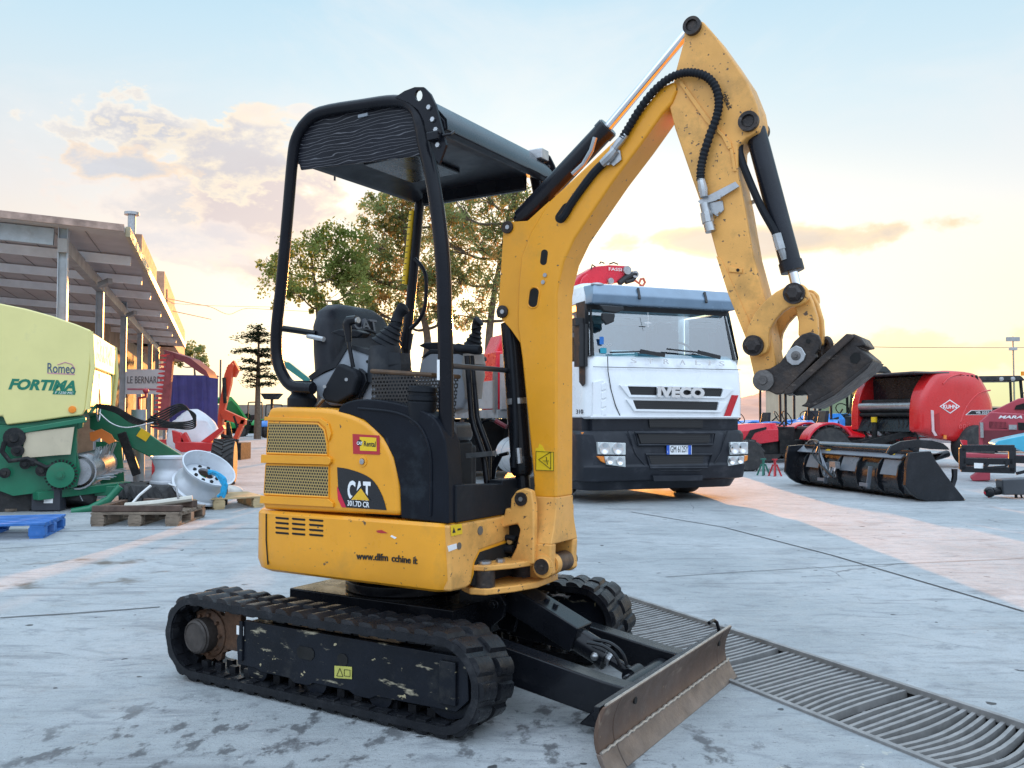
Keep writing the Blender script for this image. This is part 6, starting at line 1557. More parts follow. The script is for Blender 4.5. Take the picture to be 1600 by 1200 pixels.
x0, x1 = P[0][0], P[2][0]; z0, z1 = .0, P[0][1]
m.box(((x0 + x1) / 2, .55, (z0 + z1) / 2), (x1 - x0 - .05, 1.1, z1 - z0)); m.build('crate_stack', M('pale_crate', (.45, .4, .3), .7, 0, .3, 3), tar)
zt2 = F17.S([(300, 676)], 0)[0][1]
m = MB(); rows = []
rnd = random.Random(6)
n = 15
ringtop = [Vector((x0 + (x1 - x0) * i / n, -.04, z1 + .03)) for i in range(n + 1)]
R_b = [Vector((x0 + (x1 - x0) * i / n, -.06 - .05 * abs(math.sin(i * 1.7)), zt2 + .08 * math.sin(i * 1.3))) for i in range(n + 1)]
R_m = [a.lerp(b, .5) + Vector((0, -.05 * math.sin(i * 2.1), 0)) for i, (a, b) in enumerate(zip(ringtop, R_b))]
R_k = [v + Vector((0, 1.15, .02)) for v in ringtop]
m.loft([R_k, ringtop, R_m, R_b], caps=False); vsn = len(m.v)
m.build('tarpaulin', M('purple_blue_tarp', (.04, .035, .16), .6, 0, .2, 4, .4, 12), tar, fix=False)
def lump(name, c, sx, sy, sz, mat, label, cat, seed=1, amp=.08):
    m = MB(); m.ball((0, 0, 0), 1, 22, 14); rr = random.Random(seed); ph = [rr.uniform(0, 6) for _ in range(6)]
    vs = []
    for x, y, z in m.v:
        k = 1 + amp * (math.sin(5 * x + ph[0]) * math.cos(4 * z + ph[1]) + .6 * math.sin(9 * y + 7 * z + ph[2]))
        s_ = max(abs(x), abs(y), abs(z)) ** -.35
        vs.append((x * sx * k * s_, y * sy * k * s_, max(-sz, z * sz * k * s_)))
    m.v = vs; o = m.build(name, mat, None); o.location = c; return tag(o, label, cat)
q = dep(302, 690, 16.6); lump('big_bag', (q.x, q.y, .62), .46, .4, .62, M('white_woven_bag', (.62, .64, .68), .8, 0, .12, 4, .5, 14), 'large white woven bulk bag slumped behind the baler tongue', 'bag', 3)
F15 = Frame(0, 15.6, 0)
im = empty('red_implement', (0, 15.6, 0), 0, 'low red tractor implement with angled arms in front of the white bag', 'implement')
m = MB(); m.prism(F15.S([(280, 690), (345, 692), (345, 704), (290, 706), (280, 700)], 0), -.2, .2); m.build('frame', mred, im, bev=.01)
for P in ([(315, 690), (345, 668), (349, 664), (352, 670), (330, 692)], [(285, 680), (290, 675), (303, 700), (296, 706), (284, 690)], [(270, 672), (283, 676), (295, 700), (285, 704), (272, 690)]):
    m = MB(); m.prism(F15.S(P, 0), -.06, .06); m.build('arm', mred, im, bev=.01)
m = MB(); m.prism(F15.S([(230, 695), (250, 692), (250, 712), (232, 712)], 0), -.1, .3); m.build('side_plate', mred, im)
F22 = Frame(0, 24, 0)
hm = empty('loader_arm_machine', (0, 24, 0), 0, 'orange red folding loader arm standing upright beside the purple tarp', 'loader')
ored = M('orange_red_paint', (.62, .06, .02), .4, 0, .15, 4)
for P, y in (([(352, 585), (358, 570), (365, 568), (362, 600), (352, 640), (344, 690), (338, 690), (343, 640)], 0), ([(355, 575), (366, 563), (374, 578), (368, 590), (360, 588)], .2), ([(345, 645), (352, 640), (385, 655), (384, 664), (372, 662), (350, 655)], -.1), ([(378, 655), (385, 656), (372, 686), (364, 688)], -.1), ([(340, 660), (352, 660), (352, 690), (340, 690)], .3)):
    m = MB(); m.prism(F22.S(P, y), y - .09, y + .09); m.build('arm_section', ored, hm, bev=.012)
m = MB()
for P in ([(356, 660), (362, 690)], [(366, 650), (372, 668)], [(350, 590), (352, 630)], [(346, 680), (372, 690)]):
    a, b = F22.Y(*P[0], -.15), F22.Y(*P[1], -.15); m.cyl(a, b, .05)
m.build('ram', KB, hm)
m = MB(); m.box((F22.Y(355, 690, 0).x, .2, .2), (.9, .9, .5)); m.build('base', KB, hm)
# ================================================================== RIGHT SIDE
rred = M('baler_red', (.62, .02, .022), .28, 0, .06, 2, .02, 300, .4, dirt=((.4, .05, .05), .62, .95, 3))
tred = M('tractor_red', (.60, .015, .035), .3, 0, .08, 3, .02, 300, .35)
tblue = M('tractor_blue', (.02, .20, .62), .3, 0, .08, 3, .02, 300, .35)
tgreen = M('far_green', (.02, .30, .07), .4, 0, .1, 3)
mblack = M('attachment_black', (.012, .014, .018), .25, 0, .25, 4, .04, 150, .15, dirt=((.04, .04, .045), .56, .9, 4), spec=.3)
grey_s = M('bare_grey_panel', (.17, .19, .22), .35, .2, .15, 4, .04, 150)
def tractor(name, loc, yaw, paint, label, sc=1., rops=True, cabin=False, group=None, stripe=True, wheels='full'):
    r = empty(name, loc, yaw, label, 'tractor', group); r.scale = (sc, sc, sc)
    m = MB()
    secs = []
    for x, w_, zt, zb in ((1.62, .20, .78, .58), (1.60, .27, .88, .50), (1.40, .29, .96, .50), (.9, .30, 1.0, .55), (.35, .30, 1.01, .62)):
        secs.append([(x, -w_, zb), (x, -w_ * 1.02, zt - .14), (x, -w_ * .6, zt), (x, w_ * .6, zt), (x, w_ * 1.02, zt - .14), (x, w_, zb)])
    m.loft(secs); hood = m.build('hood', paint, r, bev=.01)
    for sg in (-1, 1):
        if stripe:
            m = MB(); m.prism([(1.35, .52), (1.15, .60), (.98, .86), (.62, .93), (.62, .88), (.88, .80), (1.0, .62), (1.1, .52)], sg * .305, sg * .315); m.build('side_stripe', KB, hood)
        m = MB()
        pts = [(-.62 + .56 * math.cos(a), .47 + .56 * math.sin(a)) for a in [math.radians(20 + 130 * i / 12) for i in range(13)]]
        pin = [(-.62 + .51 * math.cos(a), .47 + .51 * math.sin(a)) for a in [math.radians(150 - 130 * i / 12) for i in range(13)]]
        m.prism(pts + pin, sg * .32, sg * .74); m.build('fender', paint, r, bev=.015)
        simple_wheel(r, (-.62, sg * .58, .47), .46, .28, (0, 1, 0), paint if paint is not tred else steel, .55, 'wheel', 16)
        simple_wheel(r, (1.12, sg * .50, .33), .33, .22, (0, 1, 0), paint if paint is not tred else steel, .55, 'wheel', 14)
    m = MB(); m.box((.9, 0, .48), (1.3, .34, .28)); m.box((-.3, 0, .50), (1.2, .5, .3)); m.cyl((-.62, -.6, .52), (-.62, .6, .52), .1); m.cyl((1.12, -.5, .33), (1.12, .5, .33), .07); m.box((.15, 0, .78), (.4, .5, .3)); m.build('chassis', KB, r, bev=.02)
    m = MB(); m.loft([[(-.75, -.22, .88), (-.3, -.24, .86), (-.3, .24, .86), (-.75, .22, .88)], [(-.75, -.22, .96), (-.3, -.24, .93), (-.3, .24, .93), (-.75, .22, .96)]]); m.loft([[(-.72, -.2, .92), (-.82, -.2, .92), (-.82, .2, .92), (-.72, .2, .92)], [(-.80, -.18, 1.28), (-.88, -.16, 1.28), (-.88, .16, 1.28), (-.80, .18, 1.28)]]); m.build('seat', seat_m, r, bev=.02)
    m = MB(); m.cyl((.2, 0, .95), (.02, 0, 1.12), .02); c_ = Vector((.02, 0, 1.12)); m.tube([c_ + Vector((.08 * math.sin(a) * .9, .19 * math.cos(a), .16 * math.sin(a) * .9)) for a in [2 * PI * i / 18 for i in range(18)]], .013, 6, closed=True); m.build('steering_wheel', KB, r)
    if rops:
        m = MB(); m.tube(catmull([(-.95, -.5, .6), (-.95, -.5, 1.5), (-.95, -.48, 1.95), (-.95, -.38, 2.03), (-.95, .38, 2.03), (-.95, .48, 1.95), (-.95, .5, 1.5), (-.95, .5, .6)], 3), .035, 8); m.build('roll_bar', KB, r)
    if cabin:
        cb = MB()
        for x in (-1.05, .15):
            for sg in (-1, 1): cb.bar((x, sg * .6, .9), (x + (.1 if x < 0 else -.1), sg * .55, 2.05), .06, .06)
        cb.build('cab_frame', KB, r)
        m = MB(); m.loft([[(-1.15, -.65, 2.05), (.2, -.65, 2.05), (.2, .65, 2.05), (-1.15, .65, 2.05)], [(-1.05, -.55, 2.22), (.1, -.55, 2.2), (.1, .55, 2.2), (-1.05, .55, 2.22)]]); m.build('cab_roof', KB, r, bev=.03)
        m = MB(); m.add([(.1, -.58, .95), (.1, .58, .95), (.06, .55, 2.03), (.06, -.55, 2.03)], [(0, 1, 2, 3)]); m.add([(-1., -.59, .95), (.1, -.59, .95), (.06, -.56, 2.03), (-.95, -.56, 2.03)], [(0, 1, 2, 3)]); m.build('cab_glass', glass_mat('tractor_glass', (.7, .85, .75), 1.5), r, smooth=False)
    return r
q = dep(1232, 735, 19.3)
tr_ = tractor('red_tractor', (q.x, q.y, 0), PI + .12, tred, 'small red open tractor with black seat beside the white lorry', 1.0, rops=False)
m = MB(); m.tube([(.2, .34, .95), (.2, .34, 1.75)], .03, 8); m.box((.2, .34, 1.72), (.18, .3, .16)); m.tube([(.2, .30, .9), (.16, .1, 1.0)], .02, 6); m.build('display_mast', KB, tr_)
for i, (px, py, c, lab) in enumerate(((1193, 743, M('jack_green', (.02, .16, .12), .5), 'dark green axle stand on the concrete beside the red one'), (1211, 744, M('jack_red', (.45, .03, .04), .5), 'red axle stand on the concrete under the red tractor'))):
    q = gnd(px, py); r = empty('axle_stand', (q.x, q.y, 0), .4, lab, 'axle stand', 'axle stands under the tractor')
    m = MB()
    for k in range(4):
        a = PI / 4 + PI / 2 * k; m.bar((.12 * math.cos(a), .12 * math.sin(a), 0), (.035 * math.cos(a), .035 * math.sin(a), .22), .03, .03)
    m.box((0, 0, .215), (.08, .08, .02)); m.build('base', c, r)
    m = MB(); m.cyl((0, 0, .1), (0, 0, .31), .025); m.box((0, 0, .32), (.10, .05, .025)); m.build('post', c, r)
# blue tractors further back
for i, (px, d, yaw, sc, ro, cb, lab) in enumerate(((1158, 25, PI + .3, 1.0, True, False, 'blue tractor half hidden behind the right edge of the white lorry'), (1216, 27, PI - .5, 1.05, True, False, 'blue tractor with roll bar behind the hood of the red tractor'), (1262, 25.5, 1.1 + PI, 1.05, True, False, 'blue tractor with low bonnet in front of the cabbed one'), (1318, 28, PI + .6, 1.25, False, True, 'blue tractor with dark roofed cab left of the big red baler'))):
    q = dep(px, 690, d); tractor('blue_tractor', (q.x, q.y, 0), yaw, tblue, lab, sc, ro, cb, 'blue tractors parked in a row')
# long red trailer
Q = Frame(0, 22, 0); m = MB(); tl_ = empty('red_trailer', (0, 22, 0), 0, 'long low red flat trailer bed behind the red tractor', 'trailer')
m.prism(Q.S([(1172, 664), (1352, 666), (1352, 684), (1172, 680)], 0), 0, 2.0); m.build('trailer_bed', tred, tl_, bev=.02)
m = MB(); m.prism(Q.S([(1180, 682), (1350, 685), (1350, 690), (1180, 688)], 0), .2, 1.8); m.build('chassis', KB, tl_)
for px in (1200, 1330): simple_wheel(tl_, (Q.Y(px, 700, .2).x, .3, .4), .40, .3, (0, 1, 0), KB)
# ---- large red round baler
kq = dep(1437, 650, 19.5); K = Frame(kq.x, kq.y, math.radians(-70))
kb = empty('red_round_baler', K.o, K.yaw, 'large glossy red round baler with open dark front and white diamond logo', 'baler')
Z5 = lambda u, v: (1300 + u / 4, 500 + v / 4)
kf_ = lambda P, x=0.: K.FX([Z5(u, v) for u, v in P], x)
prof = smooth2(kf_([(550, 690), (548, 600), (551, 540), (562, 470), (592, 400), (640, 335), (685, 318), (760, 317), (870, 328), (918, 350), (948, 390), (975, 440), (1000, 505), (1008, 560), (995, 600), (965, 645), (925, 700), (890, 775), (800, 762), (690, 745), (600, 715), (556, 700)]), 3)
KWD = 2.15
m = MB(); 
cx_ = sum(p[0] for p in prof) / len(prof); cz_ = sum(p[1] for p in prof) / len(prof)
def sc_(P, k): return [(cx_ + (a - cx_) * k, cz_ + (b - cz_) * k) for a, b in P]
m.loft([[(-.30, a, b) for a, b in prof], [(-.06, a, b) for a, b in prof], [(.0, a, b) for a, b in sc_(prof, .975)], [(.05, a, b) for a, b in sc_(prof, .86)], [(.06, a, b) for a, b in sc_(prof, .5)]])
sp_ = m.build('side_panel', rred, kb, ang=50)
m = MB(); m.loft([[(-KWD, a, b) for a, b in prof], [(-KWD + .22, a, b) for a, b in prof]]); m.build('side_panel', rred, kb, bev=.03)
m = MB(); back = [p for p in prof if p[0] > .55]; m.loft([[(-KWD + .2, a, b) for a, b in sc_(back, .985)], [(-.28, a, b) for a, b in sc_(back, .985)]]); m.build('rear_cover', rred, kb)
m = MB(); pr_ = sc_(prof, .94); m.prism([p for p in pr_ if p[0] > .42], -KWD + .2, -.28, axis='X'); m.prism(kf_([(548, 700), (600, 560), (700, 560), (700, 740)]), -KWD + .2, -.28, axis='X'); m.build('bale_chamber', mblack, kb)
zt2 = kf_([(600, 322)])[0][1]; m = MB(); m.box((-KWD / 2, .35, zt2 - .02), (KWD + .05, 1.0, .04)); m.build('front_lid', M('lid_grey', (.10, .10, .105), .45, .2), kb, bev=.01)
for v, y, r in ((505, .18, .06), (535, .1, .09), (555, .12, .07), (590, .1, .05)):
    z = kf_([(540, v)])[0][1]; m = MB(); m.cyl((-KWD + .22, y, z), (-.3, y, z), r); m.build('roller', steel if v == 535 else KB, kb)
rnd = random.Random(3)
m = MB()
for k in range(9):
    x = -KWD + .4 + k * .18; z = kf_([(540, 600)])[0][1]; m.tube(catmull([(x, .2, z), (x + rnd.uniform(-.2, .2), .05, z - .25), (x + rnd.uniform(-.2, .2), .1, z - .5), (x, .2, z - .8)], 4), .022, 6)
for k in range(5): m.box((-KWD + .5 + .33 * k, .3, kf_([(540, 640)])[0][1] + rnd.uniform(-.1, .1)), (.22, .2, .35))
m.build('drive_unit', KB, kb)
m = MB(); z = kf_([(540, 640)])[0][1]; m.cyl((-1.35, -.02, z - .4), (-1.35, -.02, z + .15), .06); m.build('lift_ram', KB, kb)
m = MB(); m.cyl((-1.35, -.03, z + .0), (-1.35, -.03, z + .12), .068); m.build('ram_band', ylab, kb)
m = MB(); m.bar((-1.1, -.6, .5), (-.2, .5, .9), .10, .14); m.bar((-KWD + .2, -.5, .5), (-.9, .3, .75), .06, .06); m.build('drawbar', KB, kb, bev=.01)
# panel details on the near side
D = .064
def kpatch(P, x, name, mat, th=.004, bev=0):
    m = MB(); m.prism(kf_(P, x), x, x + th, axis='X'); return m.build(name, mat, sp_, bev=bev)
kpatch([(672, 540), (736, 497), (800, 540), (738, 585)], .064, 'logo_diamond', white_l)
kpatch([(682, 540), (736, 504), (790, 540), (738, 578)], .069, 'logo_diamond', rred)
q0, q1, q2 = kf_([(694, 553), (778, 556), (694, 530)], .07); text('KUHN', white_l, sp_, (.0745, q0[0], q0[1]), (0, 1, 0), (0, 0, 1), q2[1] - q0[1], q1[0] - q0[0], bold=.02)
kpatch([(832, 594), (868, 564), (1000, 562), (985, 592)], .058, 'model_strip', white_l); kpatch([(842, 591), (872, 567), (998, 565), (983, 589)], .063, 'model_strip', mblack)
q0, q1, q2 = kf_([(898, 585), (984, 583), (898, 571)], .068); text('VB 3255', white_l, sp_, (.069, q0[0], q0[1]), (0, 1, 0), (0, 0, 1), q2[1] - q0[1], q1[0] - q0[0])
q0, q1, q2 = kf_([(792, 680), (866, 664), (792, 642)], .066); text('opis', M('faint_pink', (.72, .10, .10), .4), sp_, (.0665, q0[0], q0[1]), (0, 1, .1), (0, 0, 1), q2[1] - q0[1], q1[0] - q0[0])
for k in range(4):
    u = 812 + 27 * k; kpatch([(u, 345), (u + 14, 345), (u + 24, 385), (u + 10, 385)], .035, 'vent_slot', hole_m, .01)
kpatch([(615, 562), (632, 566), (636, 690), (655, 722), (640, 725), (622, 695)], .05, 'white_edge', M('pale_pink_edge', (.7, .5, .5), .4), .02)
kpatch([(640, 590), (668, 580), (672, 720), (655, 715), (642, 690)], .05, 'panel_recess', M('deeper_red', (.40, .012, .016), .4), .016)
kpatch([(695, 718), (712, 720), (712, 745), (695, 742)], .055, 'amber_marker', orange_m, .02)
m = MB(); m.tube([(.055, a, b) for a, b in smooth2(kf_([(680, 400), (720, 360), (780, 340), (800, 342)]), 3)], .02, 6); m.tube([(.06, a, b) for a, b in smooth2(kf_([(790, 640), (830, 540), (900, 460), (975, 440)]), 3)], .016, 6); m.build('panel_crease', rred, sp_)
for x in (-.1, -KWD + .1): simple_wheel(kb, (x + (.12 if x > -.5 else -.12), 1.5, .48), .48, .4, (1, 0, 0), rred)
# ---- black loader bucket with grab
BK = Frame(5.50, 11.86, math.radians(12.2))
bk2 = empty('black_bucket', BK.o, BK.yaw, 'long shiny black loader bucket with ribs and hoses lying on the concrete', 'loader bucket')
BL = 3.1
bp_ = [(q.x, q.z) for q in (BK.Y(*Z5(u, v), 0) for u, v in [(478, 830), (560, 822), (610, 820), (640, 880), (720, 990), (815, 1110), (820, 1130), (585, 1132), (540, 1118), (490, 1085), (452, 1035), (460, 900)])]
xb0 = min(p[0] for p in bp_)
m = MB(); m.prism(bp_, -.03, .03); m.prism([(x * .94 + .02, z * .94) for x, z in bp_], .03, .06); m.build('end_plate', mblack, bk2, bev=.008)
m = MB(); m.prism(bp_, BL - .03, BL + .03); m.build('end_plate', mblack, bk2, bev=.008)
shell = [(.26, .62), (.10, .60), (-.02, .52), (-.10, .38), (-.12, .2), (-.06, .08), (.06, .02), (.62, .0)]
inn = [(x + .02, z + .015) for x, z in shell[::-1]]
m = MB(); m.prism(shell + inn, .0, BL); m.build('shell', mblack, bk2, bev=.004)
m = MB(); m.prism([(-.10, .56), (.12, .735), (.14, .72), (-.08, .545)], .35, BL - .05); tp2 = m.build('top_plate', grey_s, bk2, bev=.006)
for y in (.6, 2.2):
    m = MB(); q = [(-.055, y - .07, .60), (-.055, y + .07, .60), (.045, y, .68)]; m.strip([Vector(v) for v in q], (-.62, 0, .78), .004); m.build('warning_sticker', ylab, tp2)
for y in [.35, .8, 1.3, 1.8, 2.3, 2.75]:
    m = MB(); m.prism([(-.03, .58), (-.13, .46), (-.165, .3), (-.14, .14), (-.05, .06), (-.09, .3)], y - .012, y + .012); m.build('rib', mblack, bk2)
for y in (.55, 1.55, 2.5):
    m = MB(); m.strip([Vector(v) for v in ((-.135, y - .2, .32), (-.135, y + .2, .32), (-.05, y + .2, .53), (-.05, y - .2, .53))], (-1, 0, .3), .012); m.build('back_plate', grey_s, bk2, bev=.004)
for y in (.95, 2.05):
    m = MB(); m.bar((-.20, y, .10), (-.15, y, .42), .012, .07); m.bar((-.26, y - .1, .16), (-.26, y + .1, .16), .03, .05); m.build('hook_plate', grey_s, bk2, bev=.004)
rnd = random.Random(12)
m = MB(); m.box((-.22, 1.75, .40), (.08, .16, .1)); 
for k in range(4): m.cyl((-.25, 1.68 + .045 * k, .36), (-.28, 1.68 + .045 * k, .28), .014)
m.build('valve_block', steel, bk2)
for k in range(5):
    m = MB(); m.tube(catmull([(-.24, 1.7 + .03 * k, .38), (-.34, 1.75 + rnd.uniform(-.2, .2), .22), (-.25, 1.9 + .1 * k, .3 + .06 * k), (-.15, 2.3, .62 + .03 * k), (-.05, 2.55 + .05 * k, .74), (.0, 2.9, .6)], 6), .014, 6); m.build('hydraulic_hose', mblack if k > 1 else grey_s, bk2)
ga = empty('grab', (0, 0, 0)); ga.parent = bk2
for y in (.25,):
    P = [(q.x, q.z) for q in (BK.Y(*Z5(u, v), 0) for u, v in [(415, 835), (440, 790), (500, 762), (600, 750), (700, 755), (770, 775), (800, 800), (810, 815), (700, 812), (600, 800), (520, 812), (440, 850)])]
    m = MB(); m.prism(P, y - .02, y + .02); m.build('grab_arm', mblack, ga, bev=.005)
for y in (.15, .6, 1.4, 2.2):
    P = [(q.x, q.z) for q in (BK.Y(*Z5(u, v), 0) for u, v in [(800, 935), (828, 935), (825, 1000), (808, 1050), (785, 1085), (775, 1080), (795, 1020), (803, 980)])]
    m = MB(); m.prism(P, y - .02, y + .02); m.build('grab_tine', mblack, ga)
m = MB(); m.cyl((.0, .15, .66), (0, 2.9, .66), .05); m.build('grab_tube', mblack, ga)
m = MB(); m.box((.30, .5, .52), (.25, .35, .18)); m.cyl((.2, .4, .5), (.7, .4, .62), .05); m.build('grab_ram', mblack, ga, bev=.02)
# ---- frame and hitch at the right edge
_o = dep(1503, 720, 12.2); FR = Frame(_o.x, _o.y, -.35); fr_ = empty('attachment_frame', FR.o, -.35, 'black rectangular steel attachment frame with bent tines right of the bucket', 'frame')
m = MB()
def fbar(P, w, y=0):
    a, b = FR.Y(*Z5(*P[0]), y), FR.Y(*Z5(*P[1]), y); m.bar(a, b, w, w, up=(0, 1, 0))
for P in ([(805, 800), (1140, 800)], [(805, 930), (1140, 940)], [(815, 800), (815, 935)], [(1125, 795), (1125, 950)], [(815, 880), (1130, 885)]): fbar(P, .085)
m.build('frame_tube', mblack, fr_, bev=.008)
m = MB(); fbar([(960, 925), (1090, 915)], .03, -.06); fbar([(1090, 915), (1090, 880)], .03, -.06); fbar([(950, 925), (975, 895)], .04, -.06); m.build('latch_handle', mblack, fr_)
m = MB(); m.prism(FR.S([Z5(888, 893), Z5(945, 895), Z5(945, 928), Z5(888, 926)], -.05), -.052, -.046); m.build('label', white_l, fr_)
m = MB(); fbar([(1140, 870), (1400, 880)], .10); fbar([(1150, 960), (1400, 900)], .04); m.build('side_arm', mblack, fr_)
m = MB(); m.prism(FR.S([Z5(805, 750), Z5(845, 752), Z5(845, 782), Z5(818, 782)], .3), .3, .4); m.build('red_bracket', tred, fr_)
hi_ = empty('tow_hitch', (0, 12.4, 0), 0, 'grey tow hitch beam pointing left with black coupling head at right edge', 'hitch'); F12 = Frame(0, 12.4, 0)
m = MB(); m.prism(F12.S([Z5(1040, 995), Z5(1200, 985), Z5(1300, 985), Z5(1300, 1090), Z5(1050, 1090)], 0), -.1, .1); m.build('beam', M('hitch_grey', (.07, .078, .09), .4, .1, .1), hi_, bev=.02)
m = MB(); a, b = F12.Y(*Z5(1060, 1065), 0), F12.Y(*Z5(985, 1075), 0); m.cyl(a, b, .055); m.ball(b, .075); m.build('coupling_head', mblack, hi_)
m = MB(); a, b = F12.Y(*Z5(1150, 1090), 0), F12.Y(*Z5(1150, 1115), 0); m.cyl(a, b, .02); m.tube([F12.Y(*Z5(1180, 1090), 0), F12.Y(*Z5(1210, 1180), 0)], .012, 6); m.box((F12.Y(*Z5(1250, 1100), 0).x, 0, .06), (.1, .1, .12)); m.build('support_leg', mblack, hi_)
m = MB(); m.ball(F12.Y(*Z5(962, 1080), 0), .03); m.tube([F12.Y(*Z5(962, 1080), 0), F12.Y(*Z5(980, 1110), 0), F12.Y(*Z5(980, 1140), 0)], .008, 5); m.build('red_tag', tred, hi_)
# ---- faded red implement with grille
_o = dep(1535, 700, 15.5); FQ = Frame(_o.x, _o.y, -.48); ri = empty('red_spreader', FQ.o, -.48, 'faded dark red implement with slotted grille at the right edge of the yard', 'spreader')
fadr = M('faded_implement_red', (.40, .05, .075), .45, 0, .12, 4, .05, 100, .1)
fq = lambda P, y=0.: FQ.S([Z5(u, v) for u, v in P], y)
m = MB(); m.prism(fq([(920, 640), (960, 605), (990, 575), (1260, 590), (1260, 790), (920, 790)]), 0, 1.2); m.prism(fq([(980, 580), (1170, 488), (1260, 480), (1260, 590), (1000, 590)]), .3, 1.2); m.build('hopper', fadr, ri, bev=.02)
m = MB(); m.prism(fq([(985, 635), (1090, 638), (1095, 680), (985, 672)], -.01), -.012, -.002); m.prism(fq([(1160, 640), (1260, 645), (1260, 690), (1165, 688)], -.01), -.012, -.002); m.prism(fq([(1150, 535), (1260, 500), (1260, 560), (1140, 560)], .29), .28, .295); m.build('grille_slot', hole_m, ri)
m = MB()
for k in range(14): 
    u = 990 + 8 * k; 
    if u < 1088: m.prism(fq([(u, 636), (u + 4, 636), (u + 6, 676), (u + 2, 676)], -.013), -.02, -.012)
m.build('grille_bar', fadr, ri)
m = MB(); m.prism(fq([(945, 690), (1260, 690), (1260, 780), (945, 780)], -.01), -.008, .0); m.build('hopper_recess', M('recess_red', (.15, .02, .03), .6), ri)
m = MB(); m.prism(fq([(925, 640), (945, 640), (948, 735), (928, 735)], -.03), -.06, -.0); m.prism(fq([(1105, 655), (1155, 655), (1155, 685), (1105, 685)], -.03), -.03, 0); m.build('bracket', steel, ri)
q0, q1, q2 = fq([(1040, 615), (1190, 627), (1040, 598)], -.004); text('MARA', white_l, ri, (q0[0], -.004, q0[1]), (1, 0, 0), (0, 0, 1), q2[1] - q0[1], q1[0] - q0[0], shear=.3, bold=.03)
m = MB(); m.prism(fq([(860, 985), (930, 940), (990, 950), (990, 1005), (880, 1010)]), .1, .5); m.prism(fq([(830, 830), (1260, 850), (1260, 870), (830, 860)]), .0, .3); m.build('lower_frame', fadr, ri, bev=.02)
ct = MB(); _o = dep(1560, 690, 13.6); F13 = Frame(_o.x, _o.y, -.4); P = [(u, v) for u, v in [(1015, 775), (1040, 755), (1130, 735), (1280, 705), (1280, 830), (1200, 825), (1140, 800), (1020, 785)]]
ct.prism(F13.S([Z5(*p) for p in P], 0), 0, .9); o = ct.build('cyan_cover', M('cyan_plastic', (.06, .42, .60), .35, 0, .1, 3, .2, 8, .2), None, bev=.04, seg=3); o.location = F13.o; o.rotation_euler = (0, 0, -.4); tag(o, 'cyan blue plastic cover lying before the faded red implement', 'cover')
# ---- cab of a tractor behind, mirror, beacon
cq = dep(1562, 640, 30)
tc_ = tractor('dark_tractor', (cq.x, cq.y, 0), -PI / 2 - .25, M('dark_tractor_paint', (.12, .02, .025), .4), 'tall dark tractor with glazed cab and orange beacon behind the red baler', 1.16, False, True)
m = MB(); m.cyl((.0, .62, 2.2), (0, .62, 2.32), .05); m.build('beacon', M('beacon_orange', (.9, .3, .02), .3), tc_)
m = MB(); m.bar((.1, .6, 1.7), (.2, .9, 1.6), .03, .03); m.box((.2, .95, 1.5), (.06, .2, .3)); m.build('mirror', KB, tc_, bev=.02)
for x in (-.2, .1):
    m = MB(); m.lathe([(0, 0), (.06, 0), (.06, .04), (0, .05)], (.22, x + .2, 2.1), (1, 0, 0), 14); m.build('work_lamp', steel, tc_)
# ---- floodlight mast
mq = dep(1585, 640, 60); mast = empty('floodlight_mast', (mq.x, mq.y, 0), 0, 'tall thin floodlight mast against the sky at far right', 'light mast')
zz = lambda py: dep(1585, py, 60).z
m = MB(); m.cyl((0, 0, 0), (0, 0, zz(526)), .07, .05); m.build('pole', M('mast_steel', (.35, .30, .24), .5, .4), mast)
m = MB(); m.box((0, 0, zz(530)), (.85, .2, .28)); m.build('floodlight', M('mast_lamp', (.35, .35, .35), .5), mast)
m = MB(); m.box((0, 0, zz(545)), (.45, .25, .2)); m.build('floodlight', M('mast_lamp_b', (.4, .4, .4), .5), mast)
# ---- yellow digger arm far back
ya = empty('far_digger', (dep(1340, 660, 34).x, 34, 0), 0, 'distant yellow digger with bent arm between cabbed tractor and red baler', 'digger'); F34 = Frame(dep(1340, 660, 34).x, 34, 0)
m = MB(); m.prism(F34.S([(1328, 594), (1340, 596), (1354, 622), (1350, 640), (1340, 625), (1330, 606)], 0), -.2, .2); m.build('arm', yellow, ya)
m = MB(); m.prism(F34.S([(1339, 606), (1347, 606), (1349, 660), (1338, 660)], 0), -.5, -.3); m.build('arm_stand', KB, ya)
m = MB(); m.prism(F34.S([(1348, 640), (1352, 603), (1366, 598), (1372, 604), (1374, 660), (1345, 660)], 0), .2, 1.4); m.build('cab', KB, ya)
m = MB(); m.box((.3, .6, .4), (2.4, 1.6, .8)); m.build('base', KB, ya)
